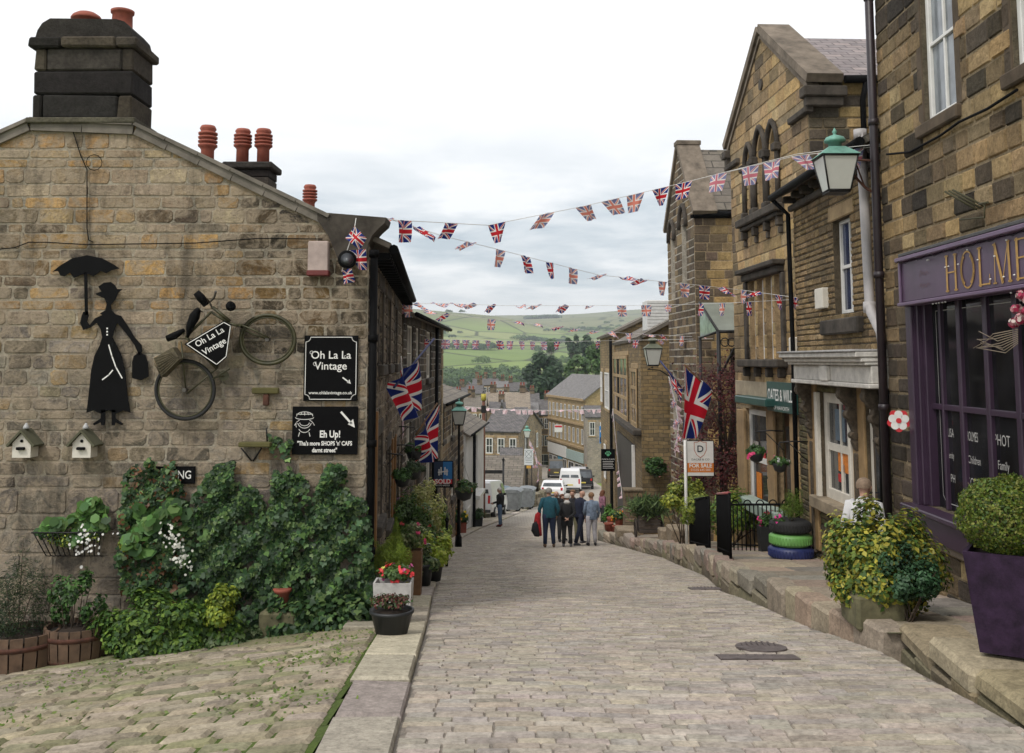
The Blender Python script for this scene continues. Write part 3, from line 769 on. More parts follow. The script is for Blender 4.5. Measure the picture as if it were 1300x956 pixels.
# ================================================================== terrain
def terr():
    ys = list(np.arange(-60,150,6))+list(np.arange(150,700,18))+list(np.arange(700,3700,50))
    prof=[(150,-15.6),(200,-17.5),(300,-17),(380,-15.5),(450,-12),(520,-9),(600,-5),(800,7),(1000,17),(1300,35),(1700,62),(2300,98),(2800,128),(3700,110)]
    fx=[p[0] for p in prof]; fz=[p[1] for p in prof]
    mb=MB(); vs=[]; ncol=101
    rs=np.random.RandomState(2); ph=rs.uniform(0,6,12)
    def z(x,y):
        if y<150: b = G(y)-.55
        else: b = np.interp(y,fx,fz)
        k = 1 if y<150 else max(0,1-(y-150)/200)
        xl = -6 if y<30 else -4
        b -= k*min(9,max(0,xl-x)*.10)
        kr = 1 if y<600 else max(0,1-(y-600)/500)
        b += kr*min(34,max(0,x-20-max(0,y-100)*.06)*.16)*(1 if y>40 else .3)
        if y>500:
            a=min(1,(y-500)/900)
            b += a*(7*math.sin(x*.006+ph[0]+y*.001)+4*math.sin(x*.013+ph[1]+y*.003)+3*math.sin(y*.011+ph[2]+x*.004))
        if y>900:
            s_=1/(1+math.exp((x-25)/22)) if True else 0
            b += 26*s_*math.exp(-((y-1550)/260)**2)
            b += 10*math.exp(-((x-330)/200)**2)*min(1,(y-1500)/800 if y>1500 else 0)
        return b
    global TZ; TZ=z
    for y in ys:
        half = max(60, y*.75)
        for i in range(ncol):
            t=(i/(ncol-1)*2-1); x=half*(abs(t)**1.25)*(1 if t>0 else -1)
            vs.append((x,y,z(x,y)))
    fs=[]
    for j in range(len(ys)-1):
        for i in range(ncol-1):
            fs.append((j*ncol+i,j*ncol+i+1,(j+1)*ncol+i+1,(j+1)*ncol+i))
    mb.add(vs,fs,0,(1,1,1),True)
    m,nt,b=newmat('pasture')
    g=nt.nodes.new('ShaderNodeNewGeometry'); s=nt.nodes.new('ShaderNodeSeparateXYZ'); nt.links.new(g.outputs['Position'],s.inputs[0])
    mp=nt.nodes.new('ShaderNodeMapping'); mp.inputs['Scale'].default_value=(.0105,.0068,.001); mp.inputs['Rotation'].default_value=(0,0,.25); nt.links.new(g.outputs['Position'],mp.inputs['Vector'])
    vo=nt.nodes.new('ShaderNodeTexVoronoi'); vo.inputs['Scale'].default_value=1.0; nt.links.new(mp.outputs[0],vo.inputs['Vector'])
    ve=nt.nodes.new('ShaderNodeTexVoronoi'); ve.feature='DISTANCE_TO_EDGE'; ve.inputs['Scale'].default_value=1.0; nt.links.new(mp.outputs[0],ve.inputs['Vector'])
    sep=nt.nodes.new('ShaderNodeSeparateColor'); nt.links.new(vo.outputs['Color'],sep.inputs[0])
    fld=ramp(nt,sep.outputs[0],[(.1,(.15,.21,.065)),(.35,(.23,.30,.09)),(.6,(.12,.18,.06)),(.85,(.27,.30,.12))])
    moor=ramp(nt,noise(nt,.006,5,.6),[(.35,(.17,.19,.09)),(.55,(.22,.22,.11)),(.7,(.13,.15,.075))])
    hz=math_(nt,'ADD',s.outputs[2],math_(nt,'MULTIPLY',noise(nt,.004,4,.6),40))
    c=mixc(nt,ramp(nt,math_(nt,'DIVIDE',hz,140),[(.42,0.0),(.62,1.0)]),fld,moor)
    c=mixc(nt,ramp(nt,noise(nt,.02,6,.7),[(.4,0.0),(.75,.35)]),c,(.07,.11,.035))
    c=mixc(nt,ramp(nt,ve.outputs['Distance'],[(.012,.9),(.035,0.0)]),c,(.05,.06,.03))
    nt.links.new(c,b.inputs['Base Color']); b.inputs['Roughness'].default_value=.95; b.inputs['Specular IOR Level'].default_value=.1
    struct(mb,'hills',[m])
terr()

# valley air
mb=MB(); x0,x1,y0,y1,z0,z1=-2900,2900,-70,3690,-45,190
q=lambda a,b,c:(a,b,c)
mb.box(((x0+x1)/2,(y0+y1)/2,(z0+z1)/2),(x1-x0,y1-y0,z1-z0),0,.01)
hm=bpy.data.materials.new('haze_air'); hm.use_nodes=True; hn=hm.node_tree; hn.nodes.remove(hn.nodes['Principled BSDF'])
pv=hn.nodes.new('ShaderNodeVolumePrincipled'); pv.inputs['Density'].default_value=.00025; pv.inputs['Color'].default_value=(.86,.93,1,1); pv.inputs['Anisotropy'].default_value=.2
hn.links.new(pv.outputs[0],hn.nodes['Material Output'].inputs['Volume'])
HZ=bpy.data.objects.new('haze',mb.mesh('haze',hm)); C.objects.link(HZ); HZ['kind']='stuff'; HZ['label']='thin pale haze filling the valley air'
sc.cycles.volume_max_steps=32; sc.cycles.volume_bounces=0
# ================================================================== building helpers
def fbox(mb, fr, u0,u1,v0,v1,d0,d1, mi=0, ch=.006, col=(1,1,1), jit=0):
    c = fr.p((u0+u1)/2,(v0+v1)/2,(d0+d1)/2)
    mb.box(c,(abs(u1-u0),abs(d1-d0),abs(v1-v0)),mi,ch,ax=fr.u,col=col,jit=jit)
def window(root, fr, r, fm=None, din=.13, cols=2, rows=2, fw=.05, bar=.022, sur=None, sill=True, lintel=True, jamb=.0, glass=None, sash=False, lh=.2, proud=.025, label=None, blind=None):
    fm = fm or WHITEP; sur = sur or STONE; glass = glass or GLASS
    u0,u1,v0,v1 = r; mb = MB()
    for a,b,c_,e in ((u0,u0+fw,v0,v1),(u1-fw,u1,v0,v1),(u0+fw,u1-fw,v0,v0+fw*1.2),(u0+fw,u1-fw,v1-fw,v1)): fbox(mb,fr,a,b,c_,e,-din,-din+.05)
    for i in range(1,cols):
        u = u0+(u1-u0)*i/cols; fbox(mb,fr,u-bar/2,u+bar/2,v0+fw,v1-fw,-din+.005,-din+.035,0,.002)
    for j in range(1,rows):
        v = v0+(v1-v0)*j/rows; hb = bar/2*(2.2 if sash and j*2==rows else 1); fbox(mb,fr,u0+fw,u1-fw,v-hb,v+hb,-din+.008,-din+.043,0,.002)
    w_ = part(mb,'window',fm,root,label)
    mb = MB(); mb.face([fr.p(u0+.01,v0+.01,-din+.012),fr.p(u1-.01,v0+.01,-din+.012),fr.p(u1-.01,v1-.01,-din+.012),fr.p(u0+.01,v1-.01,-din+.012)])
    part(mb,'pane',glass,w_)
    if blind:
        mb = MB(); fbox(mb,fr,u0+fw*.6,u0+fw*.6+(u1-u0)*blind[0],v0+.05,v1-.03,-din-.02,-din+.004,0,.001)
    if lintel:
        mb = MB(); fbox(mb,fr,u0-.16,u1+.16,v1+.004,v1+lh,-.06,proud,0,.015,jit=.004); part(mb,'lintel',sur,w_)
    if jamb:
        for a,b in ((u0-jamb,u0-.003),(u1+.003,u1+jamb)): mb = MB(); fbox(mb,fr,a,b,v0,v1,-.1,proud*.9,0,.01,jit=.003); part(mb,'jamb',sur,w_)
    if sill:
        mb = MB(); fbox(mb,fr,u0-.12,u1+.12,v0-.14,v0-.004,-din,proud+.06,0,.015,jit=.004); part(mb,'sill',sur,w_)
    return w_
def pot(mb, o, h, r, kind='plain', n=14):
    if kind=='plain': pr=[(r*.95,0),(r*.9,h*.1),(r*.86,h*.8),(r*1.0,h*.84),(r*1.02,h*.97),(r*.9,h),(r*.75,h),(r*.7,h*.6)]
    elif kind=='dome': pr=[(r*.85,0),(r*.8,h*.5),(r*1.15,h*.55),(r*1.2,h*.62),(r*1.05,h*.78),(r*.7,h*.93),(r*.2,h),(0.01,h)]
    else:
        pr=[(r*.8,0),(r*.78,h*.45),(r*.95,h*.5)]
        for i in range(4): pr+=[(r*1.15,h*(.53+i*.09)),(r*1.15,h*(.57+i*.09)),(r*.85,h*(.58+i*.09)),(r*.85,h*(.61+i*.09))]
        pr+=[(r*1.0,h*.93),(r*.8,h),(r*.6,h)]
    mb.lathe(pr,o,n)
def chimney(root, c, w, d, h, rz=0, mat=None, pots=2, pk='plain', ph=.4, cols=None, ch=.26, ax=None):
    "stack of stone courses with an oversailing cornice; c is the middle of its foot"
    mb=MB(); rg=random.Random(int(abs(c[0]*100)+abs(c[1]*10))); cols=cols or [(.05,.045,.04),(.035,.03,.028),(.07,.06,.05)]
    ax = ax or (math.cos(rz),math.sin(rz)); z=c[2]; k=0; top=c[2]+h
    while z < top-.12:
        hh=min(ch,top-.1-z)
        if hh<.05: break
        n=max(1,int(w/.45))
        cuts=[-w/2]+[ -w/2+w*(i+(.5 if k%2 else 0)*.6)/n for i in range(1,n)]+[w/2]
        for a,b in zip(cuts[:-1],cuts[1:]):
            m_=(a+b)/2; mb.box((c[0]+ax[0]*m_,c[1]+ax[1]*m_,z+hh/2),(b-a-.006,d,hh-.008),0,.014,ax=ax,col=pick(rg,cols,.25),jit=.005)
        z+=hh; k+=1
    mb.box((c[0],c[1],top-.05),(w+.12,d+.12,.1),0,.02,ax=ax,col=cols[0])
    o=part(mb,'chimney',mat or WALLD,root)
    for i in range(pots):
        t=(i+.5)/pots-.5; mb=MB(); pot(mb,(c[0]+ax[0]*w*t,c[1]+ax[1]*w*t,top-.01),ph,min(.13,w/pots*.38),pk if isinstance(pk,str) else pk[i]); part(mb,'chimney_pot',TERRA,o)
    return o
# ================================================================== LEFT: the gable-end cottage
GX=-8.4; GA=Fr(GX,10.5,0,10.5)
uR = GA.uv(466,500)[0]; XC = GX+uR
L1 = thing('cottage','large gable-ended stone cottage with signs and a bicycle on its blank wall','cottage',(XC,10.5,-2.8))
def g(px,py): return GA.uv(px,py)
apx=g(41,152); apr=g(171,157); ev=g(418,274); slopeR=(ev[1]-apr[1])/(ev[0]-apr[0])
el=(apx[0]-4.2, apx[1]-4.2*.46)
clip=[(-.1,-6),(uR,-6),(uR,g(466,301)[1]),apr,apx,(-.1,apx[1]-(apx[0]+.1)*.46)]
def palG(rg,u,v):
    up=(v+.2)/2.6
    LT=[(.39,.30,.195),(.50,.30,.12),(.46,.29,.13),(.35,.265,.18),(.38,.31,.225),(.42,.335,.235),(.33,.25,.165),(.44,.31,.17)] if v>.35 else ([(.30,.255,.19),(.27,.235,.185),(.33,.275,.195),(.37,.26,.135),(.29,.25,.205)] if v>-1.3 else [(.26,.225,.18),(.23,.20,.165),(.29,.25,.195)])
    c=palmix(rg,u,v,LT,[(.10,.085,.07),(.15,.125,.098),(.07,.06,.052)],-1.9 if v>-.6 else -1.2,1.3,2.0,gn=1.7)
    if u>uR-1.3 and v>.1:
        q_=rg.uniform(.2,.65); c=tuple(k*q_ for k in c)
    return c
mb=MB()
vtop=apx[1]+.02
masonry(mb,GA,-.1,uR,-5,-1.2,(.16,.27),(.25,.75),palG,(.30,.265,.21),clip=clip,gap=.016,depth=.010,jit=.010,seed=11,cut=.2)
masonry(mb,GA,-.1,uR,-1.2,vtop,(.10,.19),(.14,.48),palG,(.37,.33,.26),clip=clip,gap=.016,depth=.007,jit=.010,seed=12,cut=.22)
SD=Fr(XC,10.5,XC-.0736*10,20.5)
LN=9.3
ops=[(.45,1.25,-2.75,-.75),(1.7,2.6,-.05,.9),(3.6,4.5,-.05,.9),(6.0,6.9,-.05,.9),(1.8,2.7,-2.0,-.95),(4.0,4.9,-2.4,-1.3),(5.6,6.5,-3.4,-1.4),(7.2,8.2,-2.7,-1.6)]
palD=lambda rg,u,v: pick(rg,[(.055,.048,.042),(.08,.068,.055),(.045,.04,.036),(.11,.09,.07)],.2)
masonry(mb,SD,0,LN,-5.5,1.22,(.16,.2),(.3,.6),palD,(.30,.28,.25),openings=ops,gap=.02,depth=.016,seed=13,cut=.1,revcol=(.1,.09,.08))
# back and far end close the volume
B=[(-8.4,10.52),(XC-.02,10.52),(XC-.0736*LN,10.5+LN),(-8.6,10.5+LN)]
mb.face([(B[3][0],B[3][1],-7),(B[2][0],B[2][1],-7),(B[2][0],B[2][1],1.2),(B[3][0],B[3][1],1.2)],0,(.1,.09,.075))
mb.face([(-8.4,10.52,-7),(-8.6,10.5+LN,-7),(-8.6,10.5+LN,1.2),(-8.4,10.52,1.2)],0,(.15,.13,.1))
part(mb,'wall',m_masonry('masonry_gable',.5,(.055,.048,.038),fine=24,bstr=1.0,stains=1.1,smear=(.37,.30,.22)),L1)
for r in ops:
    if r[2]<-2.7 or r[2]==-3.4:
        mb=MB(); fbox(mb,SD,r[0],r[1],r[2],r[3],-.14,-.08); o=part(mb,'door',M('door_brown',(.20,.095,.03),.5),L1)
        mb=MB(); fbox(mb,SD,r[0]-.14,r[0],r[2],r[3]+.15,-.1,.04); fbox(mb,SD,r[1],r[1]+.14,r[2],r[3]+.15,-.1,.04); part(mb,'door_frame',M('door_frame_brown',(.24,.12,.04),.6),o)
    else: window(L1,SD,r,fm=BLACKP if r[0]!=1.7 else WHITEP,cols=3,rows=2,sur=STONED,jamb=.1)
# roof: two slopes along the street, stone verge coping at the gable
rz=g(106,126)[1]; rx=GX+g(106,126)[0]
mb=MB(); xe=XC+.22; ze=1.27; k=(rz-.05-ze)/(xe-rx)
y0,y1=10.62,10.5+LN+.05
mb.slab((xe,y0,ze),(xe-.0736*LN,y1,ze),(rx-.3,y1,rz-.05),(rx,y0,rz-.05),.06)
mb.slab((rx,y0,rz-.05),(rx-.3,y1,rz-.05),(rx-4,y1,ze-.3),(rx-4,y0,ze-.3),.06)
rf=part(mb,'roof',STSLATE,L1)
mb=MB()
def cop(a,b,th=.11,n=5):
    for i in range(n):
        p=[a[0]+(b[0]-a[0])*i/n,a[1]+(b[1]-a[1])*i/n]; q=[a[0]+(b[0]-a[0])*(i+1)/n,a[1]+(b[1]-a[1])*(i+1)/n]
        L=math.hypot(q[0]-p[0],q[1]-p[1]); nx,nz=(-(q[1]-p[1])/L,(q[0]-p[0])/L)
        gx=(q[0]-p[0])/L*.006
        pts=[(p[0]+gx,p[1]),(q[0]-gx,q[1]),(q[0]+nx*th,q[1]+nz*th),(p[0]+nx*th,p[1]+nz*th)]
        if nz<0: pts=pts[::-1]
        mb.prism([GA.p(u,v,.045) for u,v in pts],(0,.35,0),0)
        pts=[(p[0]+gx,p[1]+.085*1.15),(q[0]-gx,q[1]+.085*1.15),(q[0]+nx*.04,q[1]+nz*.04+.085*1.15),(p[0]+nx*.04,p[1]+nz*.04+.085*1.15)]
        mb.prism([GA.p(u,v,.075) for u,v in pts],(0,.40,0),0)
lo=lambda p:(p[0],p[1]-.125)
cop(lo(apr),lo(ev),n=6); cop(lo(el),lo(apx),n=6); cop(lo(apx),lo(apr),n=2)
part(mb,'coping',M('coping_stone',(.17,.15,.125),.9,0,.5,3,.4),rf)
# kneeler corbel at the eaves
mb=MB()
kp=[g(404,270),g(491,277),g(489,284),g(480,292),g(473,300),g(468,311),g(466,330),g(430,330),g(418,300),g(404,280)]
mb.prism([GA.p(u,v,.05) for u,v in kp][::-1],(0,.4,0))
part(mb,'kneeler',STONED,L1)
mb=MB()
mb.tube([(xe+.02,10.7,ze-.06),(xe+.02-.0736*LN,10.5+LN,ze-.06)],.055,8)
for i in range(26):
    t=i/26; mb.box((XC+.1-.0736*LN*t,10.75+LN*t,ze-.13),(.2,.07,.07),0,.01)
part(mb,'gutter',BLACKP,L1)
mb=MB(); p0=g(469,318); X0=XC+.06
mb.tube([(X0,10.46,p0[1]),(X0,10.46,-2.75)],.042,10)
for zz in (1.1,.2,-.9,-2.0): mb.lathe([(.055,0),(.055,.07)],(X0,10.46,zz),10)
part(mb,'downpipe',BLACKP,L1)
# main chimney
mb=MB(); rg=random.Random(4)
def cq(px,py): return GA.uv(px,py)
dk=[(.035,.032,.029),(.055,.048,.04),(.028,.026,.024),(.075,.062,.048)]
uL,uRr=cq(45,100)[0],cq(171,100)[0]
for (ya,yb,cuts) in ((152,121,(0,.10,.85,1)),(121,91,(0,1)),(91,62,(0,.12,.88,1)) ):
    va,vb_=cq(100,ya)[1],cq(100,yb)[1]
    for a,b in zip(cuts[:-1],cuts[1:]):
        fbox(mb,GA,uL+(uRr-uL)*a+.004,uL+(uRr-uL)*b-.004,va,vb_-.008,-.55,.05,0,.018,pick(rg,dk,.3),.006)
va,vb_=cq(100,63)[1],cq(100,50)[1]
for a,b in ((0,.3),(.3,.8),(.8,1)): fbox(mb,GA,uL-.05+(uRr-uL+.1)*a,uL-.05+(uRr-uL+.1)*b-.006,va,vb_,-.61,.11,0,.02,pick(rg,dk,.3),.006)
pr=[cq(47,50),cq(171,50),cq(168,38),cq(160,29),cq(150,26),cq(66,25),cq(56,31),cq(50,40)]
mb.prism([GA.p(u,v,.045) for u,v in pr][::-1],(0,.58,0),0,(.04,.036,.032))
fbox(mb,GA,uL-.05,uRr+.05,cq(100,158)[1],cq(100,151)[1],-.6,.085,0,.01,(.12,.11,.08))
chm=part(mb,'chimney',WALLD,L1)
for (xa,xb,ya,yb,kd) in ((78,116,3,27,'dome'),(129,158,1,27,'plain')):
    mb=MB(); u_,v_=cq((xa+xb)/2,yb); h=cq(100,ya)[1]-v_; r=(cq(xb,10)[0]-cq(xa,10)[0])/2
    pot(mb,GA.p(u_,v_-.02,-.25),h,r*(.85 if kd=='dome' else 1),kd,20); part(mb,'chimney_pot',TERRA,chm)
c1=P(320,235,14.5); chimney(L1,(c1[0],14.5,1.9),.62,.5,P(320,210,14.5)[2]-1.9,pots=2,pk='louvre',ph=.56)
mb=MB(); q=P(263,208,15.2); pot(mb,(q[0],15.2,q[2]-.1),P(263,160,15.2)[2]-q[2]+.1,.13,'louvre'); part(mb,'chimney_pot',TERRA,L1)
mb=MB(); q=P(393,270,18); pot(mb,(q[0],18,q[2]-.1),P(393,235,18)[2]-q[2]+.1,.12,'louvre'); part(mb,'chimney_pot',TERRA,L1)
# cables on the gable
mb=MB()
for pts in ([(0,317),(20,315),(38,308),(60,308),(112,311),(250,309),(330,303),(410,304)],[(92,160),(104,198),(112,216),(112,290),(114,305),(120,308)],[(60,158),(66,163),(90,160)]):
    mb.tube([GA.p(*g(*p),.03) for p in pts],.006,5)
mb.tube([GA.p(*g(121+10*math.cos(a),207+10*math.sin(a)),.03) for a in np.linspace(0,6.28,13)],.004,4)
part(mb,'cable',BLACKP,L1)
# ---------------- things on the gable wall
def wpt(x,y,d): return GA.p(x,y,d)
def signfr(fr,px0,py0,px1,py1,d):
    u0,v1=fr.uv(px0,py0,d); u1,v0=fr.uv(px1,py1,d); return u0,u1,v0,v1
def board_sign(name,label,cat,px,fr=GA,d=.02,th=.02,mat=None):
    u0,u1,v0,v1=signfr(fr,*px,d); c=fr.p((u0+u1)/2,v0,d)
    t=thing(name,label,cat,c); mb=MB(); fbox(mb,fr,u0,u1,v0,v1,d,d+th,0,.003); part(mb,'board',mat or M('sign_black',(.003,.003,.0035),.7,0,.15,4,.02,.1),t)
    cu,cv=(u0+u1)/2,(v0+v1)/2
    return t,(u1-u0),(v1-v0),(lambda x,y,z=.002: fr.p(cu+x,cv+y,d+th+z))
SW=M('sign_white_lettering',(.78,.77,.74),.5,0,.05,4,0)
t,W_,H_,fp=board_sign('sign','tall black sign with notched white border reading Oh La La Vintage, right of the bicycle','sign',(387,426,454,509))
mb=MB(); k=.032; r_=.05; x,y=W_/2-.018,H_/2-.018
bd=[(-x+r_,-y),(x-r_,-y)]+arc(x,-y,r_,r_,180,90,5)+[(x,-y+r_),(x,y-r_)]+arc(x,y,r_,r_,270,180,5)+[(-x+r_,y)]+arc(-x,y,r_,r_,360,270,5)+[(-x,-y+r_)]+arc(-x,-y,r_,r_,90,0,5)
strokes(mb,[bd],fp,.007); part(mb,'border',SW,t)
mb=MB()
text_mesh(mb,'Oh La La',lambda a,b,c:fp(a,b+.135,c),.115,bold=.001); text_mesh(mb,'Vintage',lambda a,b,c:fp(a,b+.02,c),.115,bold=.001)
text_mesh(mb,'www.ohlalavintage.co.uk',lambda a,b,c:fp(a,b-H_/2+.085,c),.046,bold=.0006)
# curls on the capitals
strokes(mb,[arc(-.205,.165,.018,.016,0,300,8),arc(.155,.12,.014,.012,90,380,8),arc(-.165,.045,.02,.02,60,330,8)],fp,.006)
part(mb,'lettering',SW,t)
mb=MB(); strokes(mb,[[(.13,-.10),(.19,-.145)]],fp,.014); mb.face([fp(.215,-.165),fp(.172,-.152),fp(.20,-.118)]); part(mb,'arrow',SW,t)
t,W_,H_,fp=board_sign('sign','wide black sign reading Eh Up beside a capped face, lower on the gable','sign',(372,516,454,577))
mb=MB()
text_mesh(mb,'Eh Up!',lambda a,b,c:fp(a+.055,b-.04,c),.10,sx=.8,bold=.003); text_mesh(mb,'"Tha\'s more SHOPS \'n\' CAFS',lambda a,b,c:fp(a,b-.135,c),.062,sx=.78,bold=.002); text_mesh(mb,'darnt street"',lambda a,b,c:fp(a,b-.205,c),.062,sx=.82,bold=.002)
part(mb,'lettering',SW,t)
mb=MB(); strokes(mb,[[(.17,.19),(.275,.075)]],fp,.022); mb.face([fp(.315,.03),fp(.24,.065),fp(.295,.12)]); part(mb,'arrow',SW,t)
mb=MB(); O=(-.215,.08)
f2=lambda a,b,c=.002: fp(a+O[0],b+O[1],c)
strokes(mb,[arc(0,.07,.085,.045,0,180,12)+[(-.085,.07)],arc(0,.055,.095,.02,180,360,10),arc(0,.02,.075,.075,200,340,10),arc(0,.0,.05,.03,180,360,8),arc(0,-.02,.09,.07,150,200,5),[(-.04,.085),(-.03,.11)],[(.04,.085),(.03,.11)],[(0,.08),(0,.115)],[(-.085,.09),(.085,.09)],arc(0,-.06,.11,.1,20,60,6),arc(0,-.06,.11,.1,120,160,6),arc(0,-.05,.06,.05,200,340,8),[(-.05,-.1),(-.06,-.14)],[(.05,-.1),(.06,-.14)]],f2,.007)
part(mb,'emblem',SW,t)
# cut-out metal lady
mb=MB()
def sil(pts,th=.008,d=.05,col=(1,1,1)): mb.prism([GA.p(*GA.uv(a,b,d),d) for a,b in pts],(0,-th,0))
# parasol with a scalloped hem
sil([(67,345),(77,337),(92,328),(111,324),(130,328),(145,336),(152,341),(142,343),(135,347),(128,344),(119,351),(110,347),(101,350),(94,353),(89,346),(82,351),(77,350),(74,344)])
lady=single(mb,'parasol',BLACKP,'x','x') if False else None
t=thing('wall_figure','flat black cut-out lady in a full skirt holding up a parasol','wall figure',GA.p(*GA.uv(134,540),.05))
part(mb,'parasol',BLACKP,t)
mb=MB(); sil([(107,346),(111,346),(112,400),(108,400)]); sil([(106,396),(112,395),(113,401),(111,408),(114,413),(121,404),(130,400),(127,398),(134,394),(136,386),(133,379),(124,375),(121,373),(129,370),(125,364),(132,359),(141,358),(146,362),(149,367),(156,367),(150,372),(147,380),(141,387),(142,394),(147,399),(154,401),(162,413),(171,428),(180,438),(181,446),(177,452),(171,438),(161,424),(149,410),(146,418),(143,428),(148,438),(155,452),(159,470),(161,490),(163,508),(166,524),(157,521),(148,525),(138,521),(128,525),(119,521),(110,524),(112,508),(114,490),(116,470),(120,452),(127,438),(130,428),(128,418),(123,410),(115,416),(106,419),(102,410),(104,401)])
sil([(129,520),(134,520),(134,533),(133,540),(129,540),(128,536),(120,540),(118,538),(128,531)]); sil([(142,520),(147,520),(147,531),(157,538),(155,540),(147,536),(146,540),(142,540),(142,533)])
part(mb,'body',BLACKP,t)
mb=MB(); sil([(168,460),(170,452),(177,447),(185,451),(188,461),(189,478),(179,483),(168,480)]); part(mb,'basket',BLACKP,t)
mb=MB(); fpd=lambda a,b,c=0: GA.p(*GA.uv(a,b,.062),.062)
strokes(mb,[[(138,438),(142,452),(147,466),(155,480)],[(130,482),(138,476),(143,470)]],fpd,1.6)
for yy in (416,420,424): mb.face([fpd(135,yy),fpd(137,yy),fpd(137,yy+2),fpd(135,yy+2)])
part(mb,'trim_line',SW,t)
# bird houses
def birdhouse(px,py,label):
    u,v=GA.uv(px,py,.16); w,h=.095,.15
    t=thing('bird_house',label,'bird house',GA.p(u,v-.15,.12),'bird houses on the gable wall'); mb=MB()
    pts=[(-w,-h),(w,-h),(w,.0),(0,.105),(-w,.0)]
    mb.prism([GA.p(u+a,v+b,.20) for a,b in pts],(0,.17,0)); part(mb,'box',CREAM,t)
    mb=MB()
    for s in (-1,1):
        a=[(0,.14),(s*.145,-.02),(s*.135,-.04),(0,.11)]; a=a if s<0 else a[::-1]
        mb.prism([GA.p(u+p[0],v+p[1],.24) for p in a[::-1]],(0,.24,0))
    part(mb,'roof',M('mossy_wood',(.10,.10,.06),.9),t)
    mb=MB(); mb.lathe([(.035,0),(.032,.02),(.008,.06)],GA.p(u,v+.14,.12),8); part(mb,'finial',M('lead',(.4,.4,.4),.5),t)
    mb=MB(); mb.lathe([(.016,0),(.016,.006)],GA.p(u,v+.02,.201),10,axis=(0,-1,0)); part(mb,'entrance_hole',BLACKP,t)
    mb=MB(); fbox(mb,GA,u-.042,u+.042,v-.07,v-.04,.201,.24,0,.008); part(mb,'perch',BLACKP,t)
birdhouse(30,562,'pale wooden bird house nearest the left end of the gable wall')
birdhouse(106,562,'pale wooden bird house below the hem of the cut-out lady')
# alarm box, round lamp, brackets
u0,u1,v0,v1=signfr(GA,391,306,416,350,.12); t=thing('alarm_box','small faded red and white alarm box high on the gable','alarm box',GA.p(u0,v0,.02))
mb=MB(); fbox(mb,GA,u0,u1,v0+.05,v1,.01,.12,0,.01); part(mb,'cover',M('faded_pink',(.42,.33,.30),.6),t)
mb=MB(); fbox(mb,GA,u0-.01,u1+.01,v0,v0+.06,.01,.125,0,.01); part(mb,'base',M('dull_red',(.13,.022,.02),.6),t)
u,v=GA.uv(438,328,.3); t=thing('spotlight','round black spotlight on the gable corner just under the eaves','spotlight',GA.p(u,v,.05))
mb=MB(); mb.lathe([(.05,0),(.075,.04),(.085,.2),(.095,.22),(.095,.3),(.07,.3)],GA.p(u,v,.05),18,axis=(.1,-1,-.05)); part(mb,'housing',BLACKP,t)
mb=MB(); mb.lathe([(.068,0),(.0,.012)],GA.p(u+.03,v-.017,.352),18,axis=(.1,-1,-.05)); part(mb,'lens',GLASS,t)
t=thing('wall_bracket','mossy iron T bracket on the gable beneath the bicycle','bracket',GA.p(*g(338,505),.03)); mb=MB()
u0,u1,v0,v1=signfr(GA,320,492,354,500,.05); fbox(mb,GA,u0,u1,v0,v1,.02,.07,0,.01); part(mb,'bar',M('mossy_iron',(.10,.09,.03),.9),t)
u0,u1,v0,v1=signfr(GA,334,500,341,515,.05); mb=MB(); fbox(mb,GA,u0,u1,v0,v1,.02,.06,0,.01); part(mb,'stem',RUST,t)
t=thing('wall_bracket','small iron shelf bracket with a V strut, above the ivy','bracket',GA.p(*g(325,570),.03)); mb=MB()
u0,u1,v0,v1=signfr(GA,305,561,345,567,.08); fbox(mb,GA,u0,u1,v0,v1,.01,.16,0,.008); part(mb,'shelf',M('mossy_iron',None,0) if 'mossy_iron' not in MATS else MATS['mossy_iron'],t)
mb=MB()
for a,b in (((308,568),(320,585)),((334,568),(322,585)),((340,543),(340,562))): mb.tube([GA.p(*g(*a),.06),GA.p(*g(*b),.02)],.009,6)
part(mb,'strut',IRON,t)
# parking board peeping through the ivy
t,W_,H_,fp=board_sign('sign','dark board lettered PARKING half hidden by ivy','sign',(190,592,248,614)); mb=MB(); text_mesh(mb,'PARKING',lambda a,b,c:fp(a,b,c),.12,sx=.82,bold=.001); part(mb,'lettering',SW,t)
# ---------------- bicycle hung on the wall
bk=thing('bicycle','old olive bicycle hung tilted on the gable wall with a black sign in its frame','bicycle',GA.p(*g(235,530),.1))
OLV=M('olive_paint',(.05,.047,.018),.5,.1,.5,10,.1); TYRE=M('tyre_rubber',(.018,.018,.018),.85,0,.2,20,.2); STEEL=M('dull_steel',(.12,.11,.10),.4,.7,.4,15,.1)
dd=.14
def bp(px,py,d=dd): return GA.p(*GA.uv(px,py,d),d)
def wheel(px,py,ra,rb,name,tm):
    c=bp(px,py); R_=ra
    mb=MB(); mb.tube([bp(px+ra*math.cos(a),py+rb*math.sin(a)) for a in np.linspace(0,2*math.pi,41)],.019,8,caps=False); w_=part(mb,name,tm,bk)
    mb=MB(); mb.tube([bp(px+(ra-3.2)*math.cos(a),py+(rb-3.2)*math.sin(a)) for a in np.linspace(0,2*math.pi,41)],.009,6,caps=False); part(mb,'rim',OLV,w_)
    mb=MB()
    for i in range(24):
        a=2*math.pi*i/24+.1; b=a+(.3 if i%2 else -.3)
        mb.tube([bp(px+2*math.cos(b),py+2*math.sin(b),dd+(.02 if i%2 else -.02)),bp(px+(ra-4)*math.cos(a),py+(rb-4)*math.sin(a))],.0015,3)
    part(mb,'spoke',STEEL,w_)
    mb=MB(); mb.lathe([(.022,-.04),(.022,.04)],c,10,axis=(0,1,0)); part(mb,'hub',STEEL,w_)
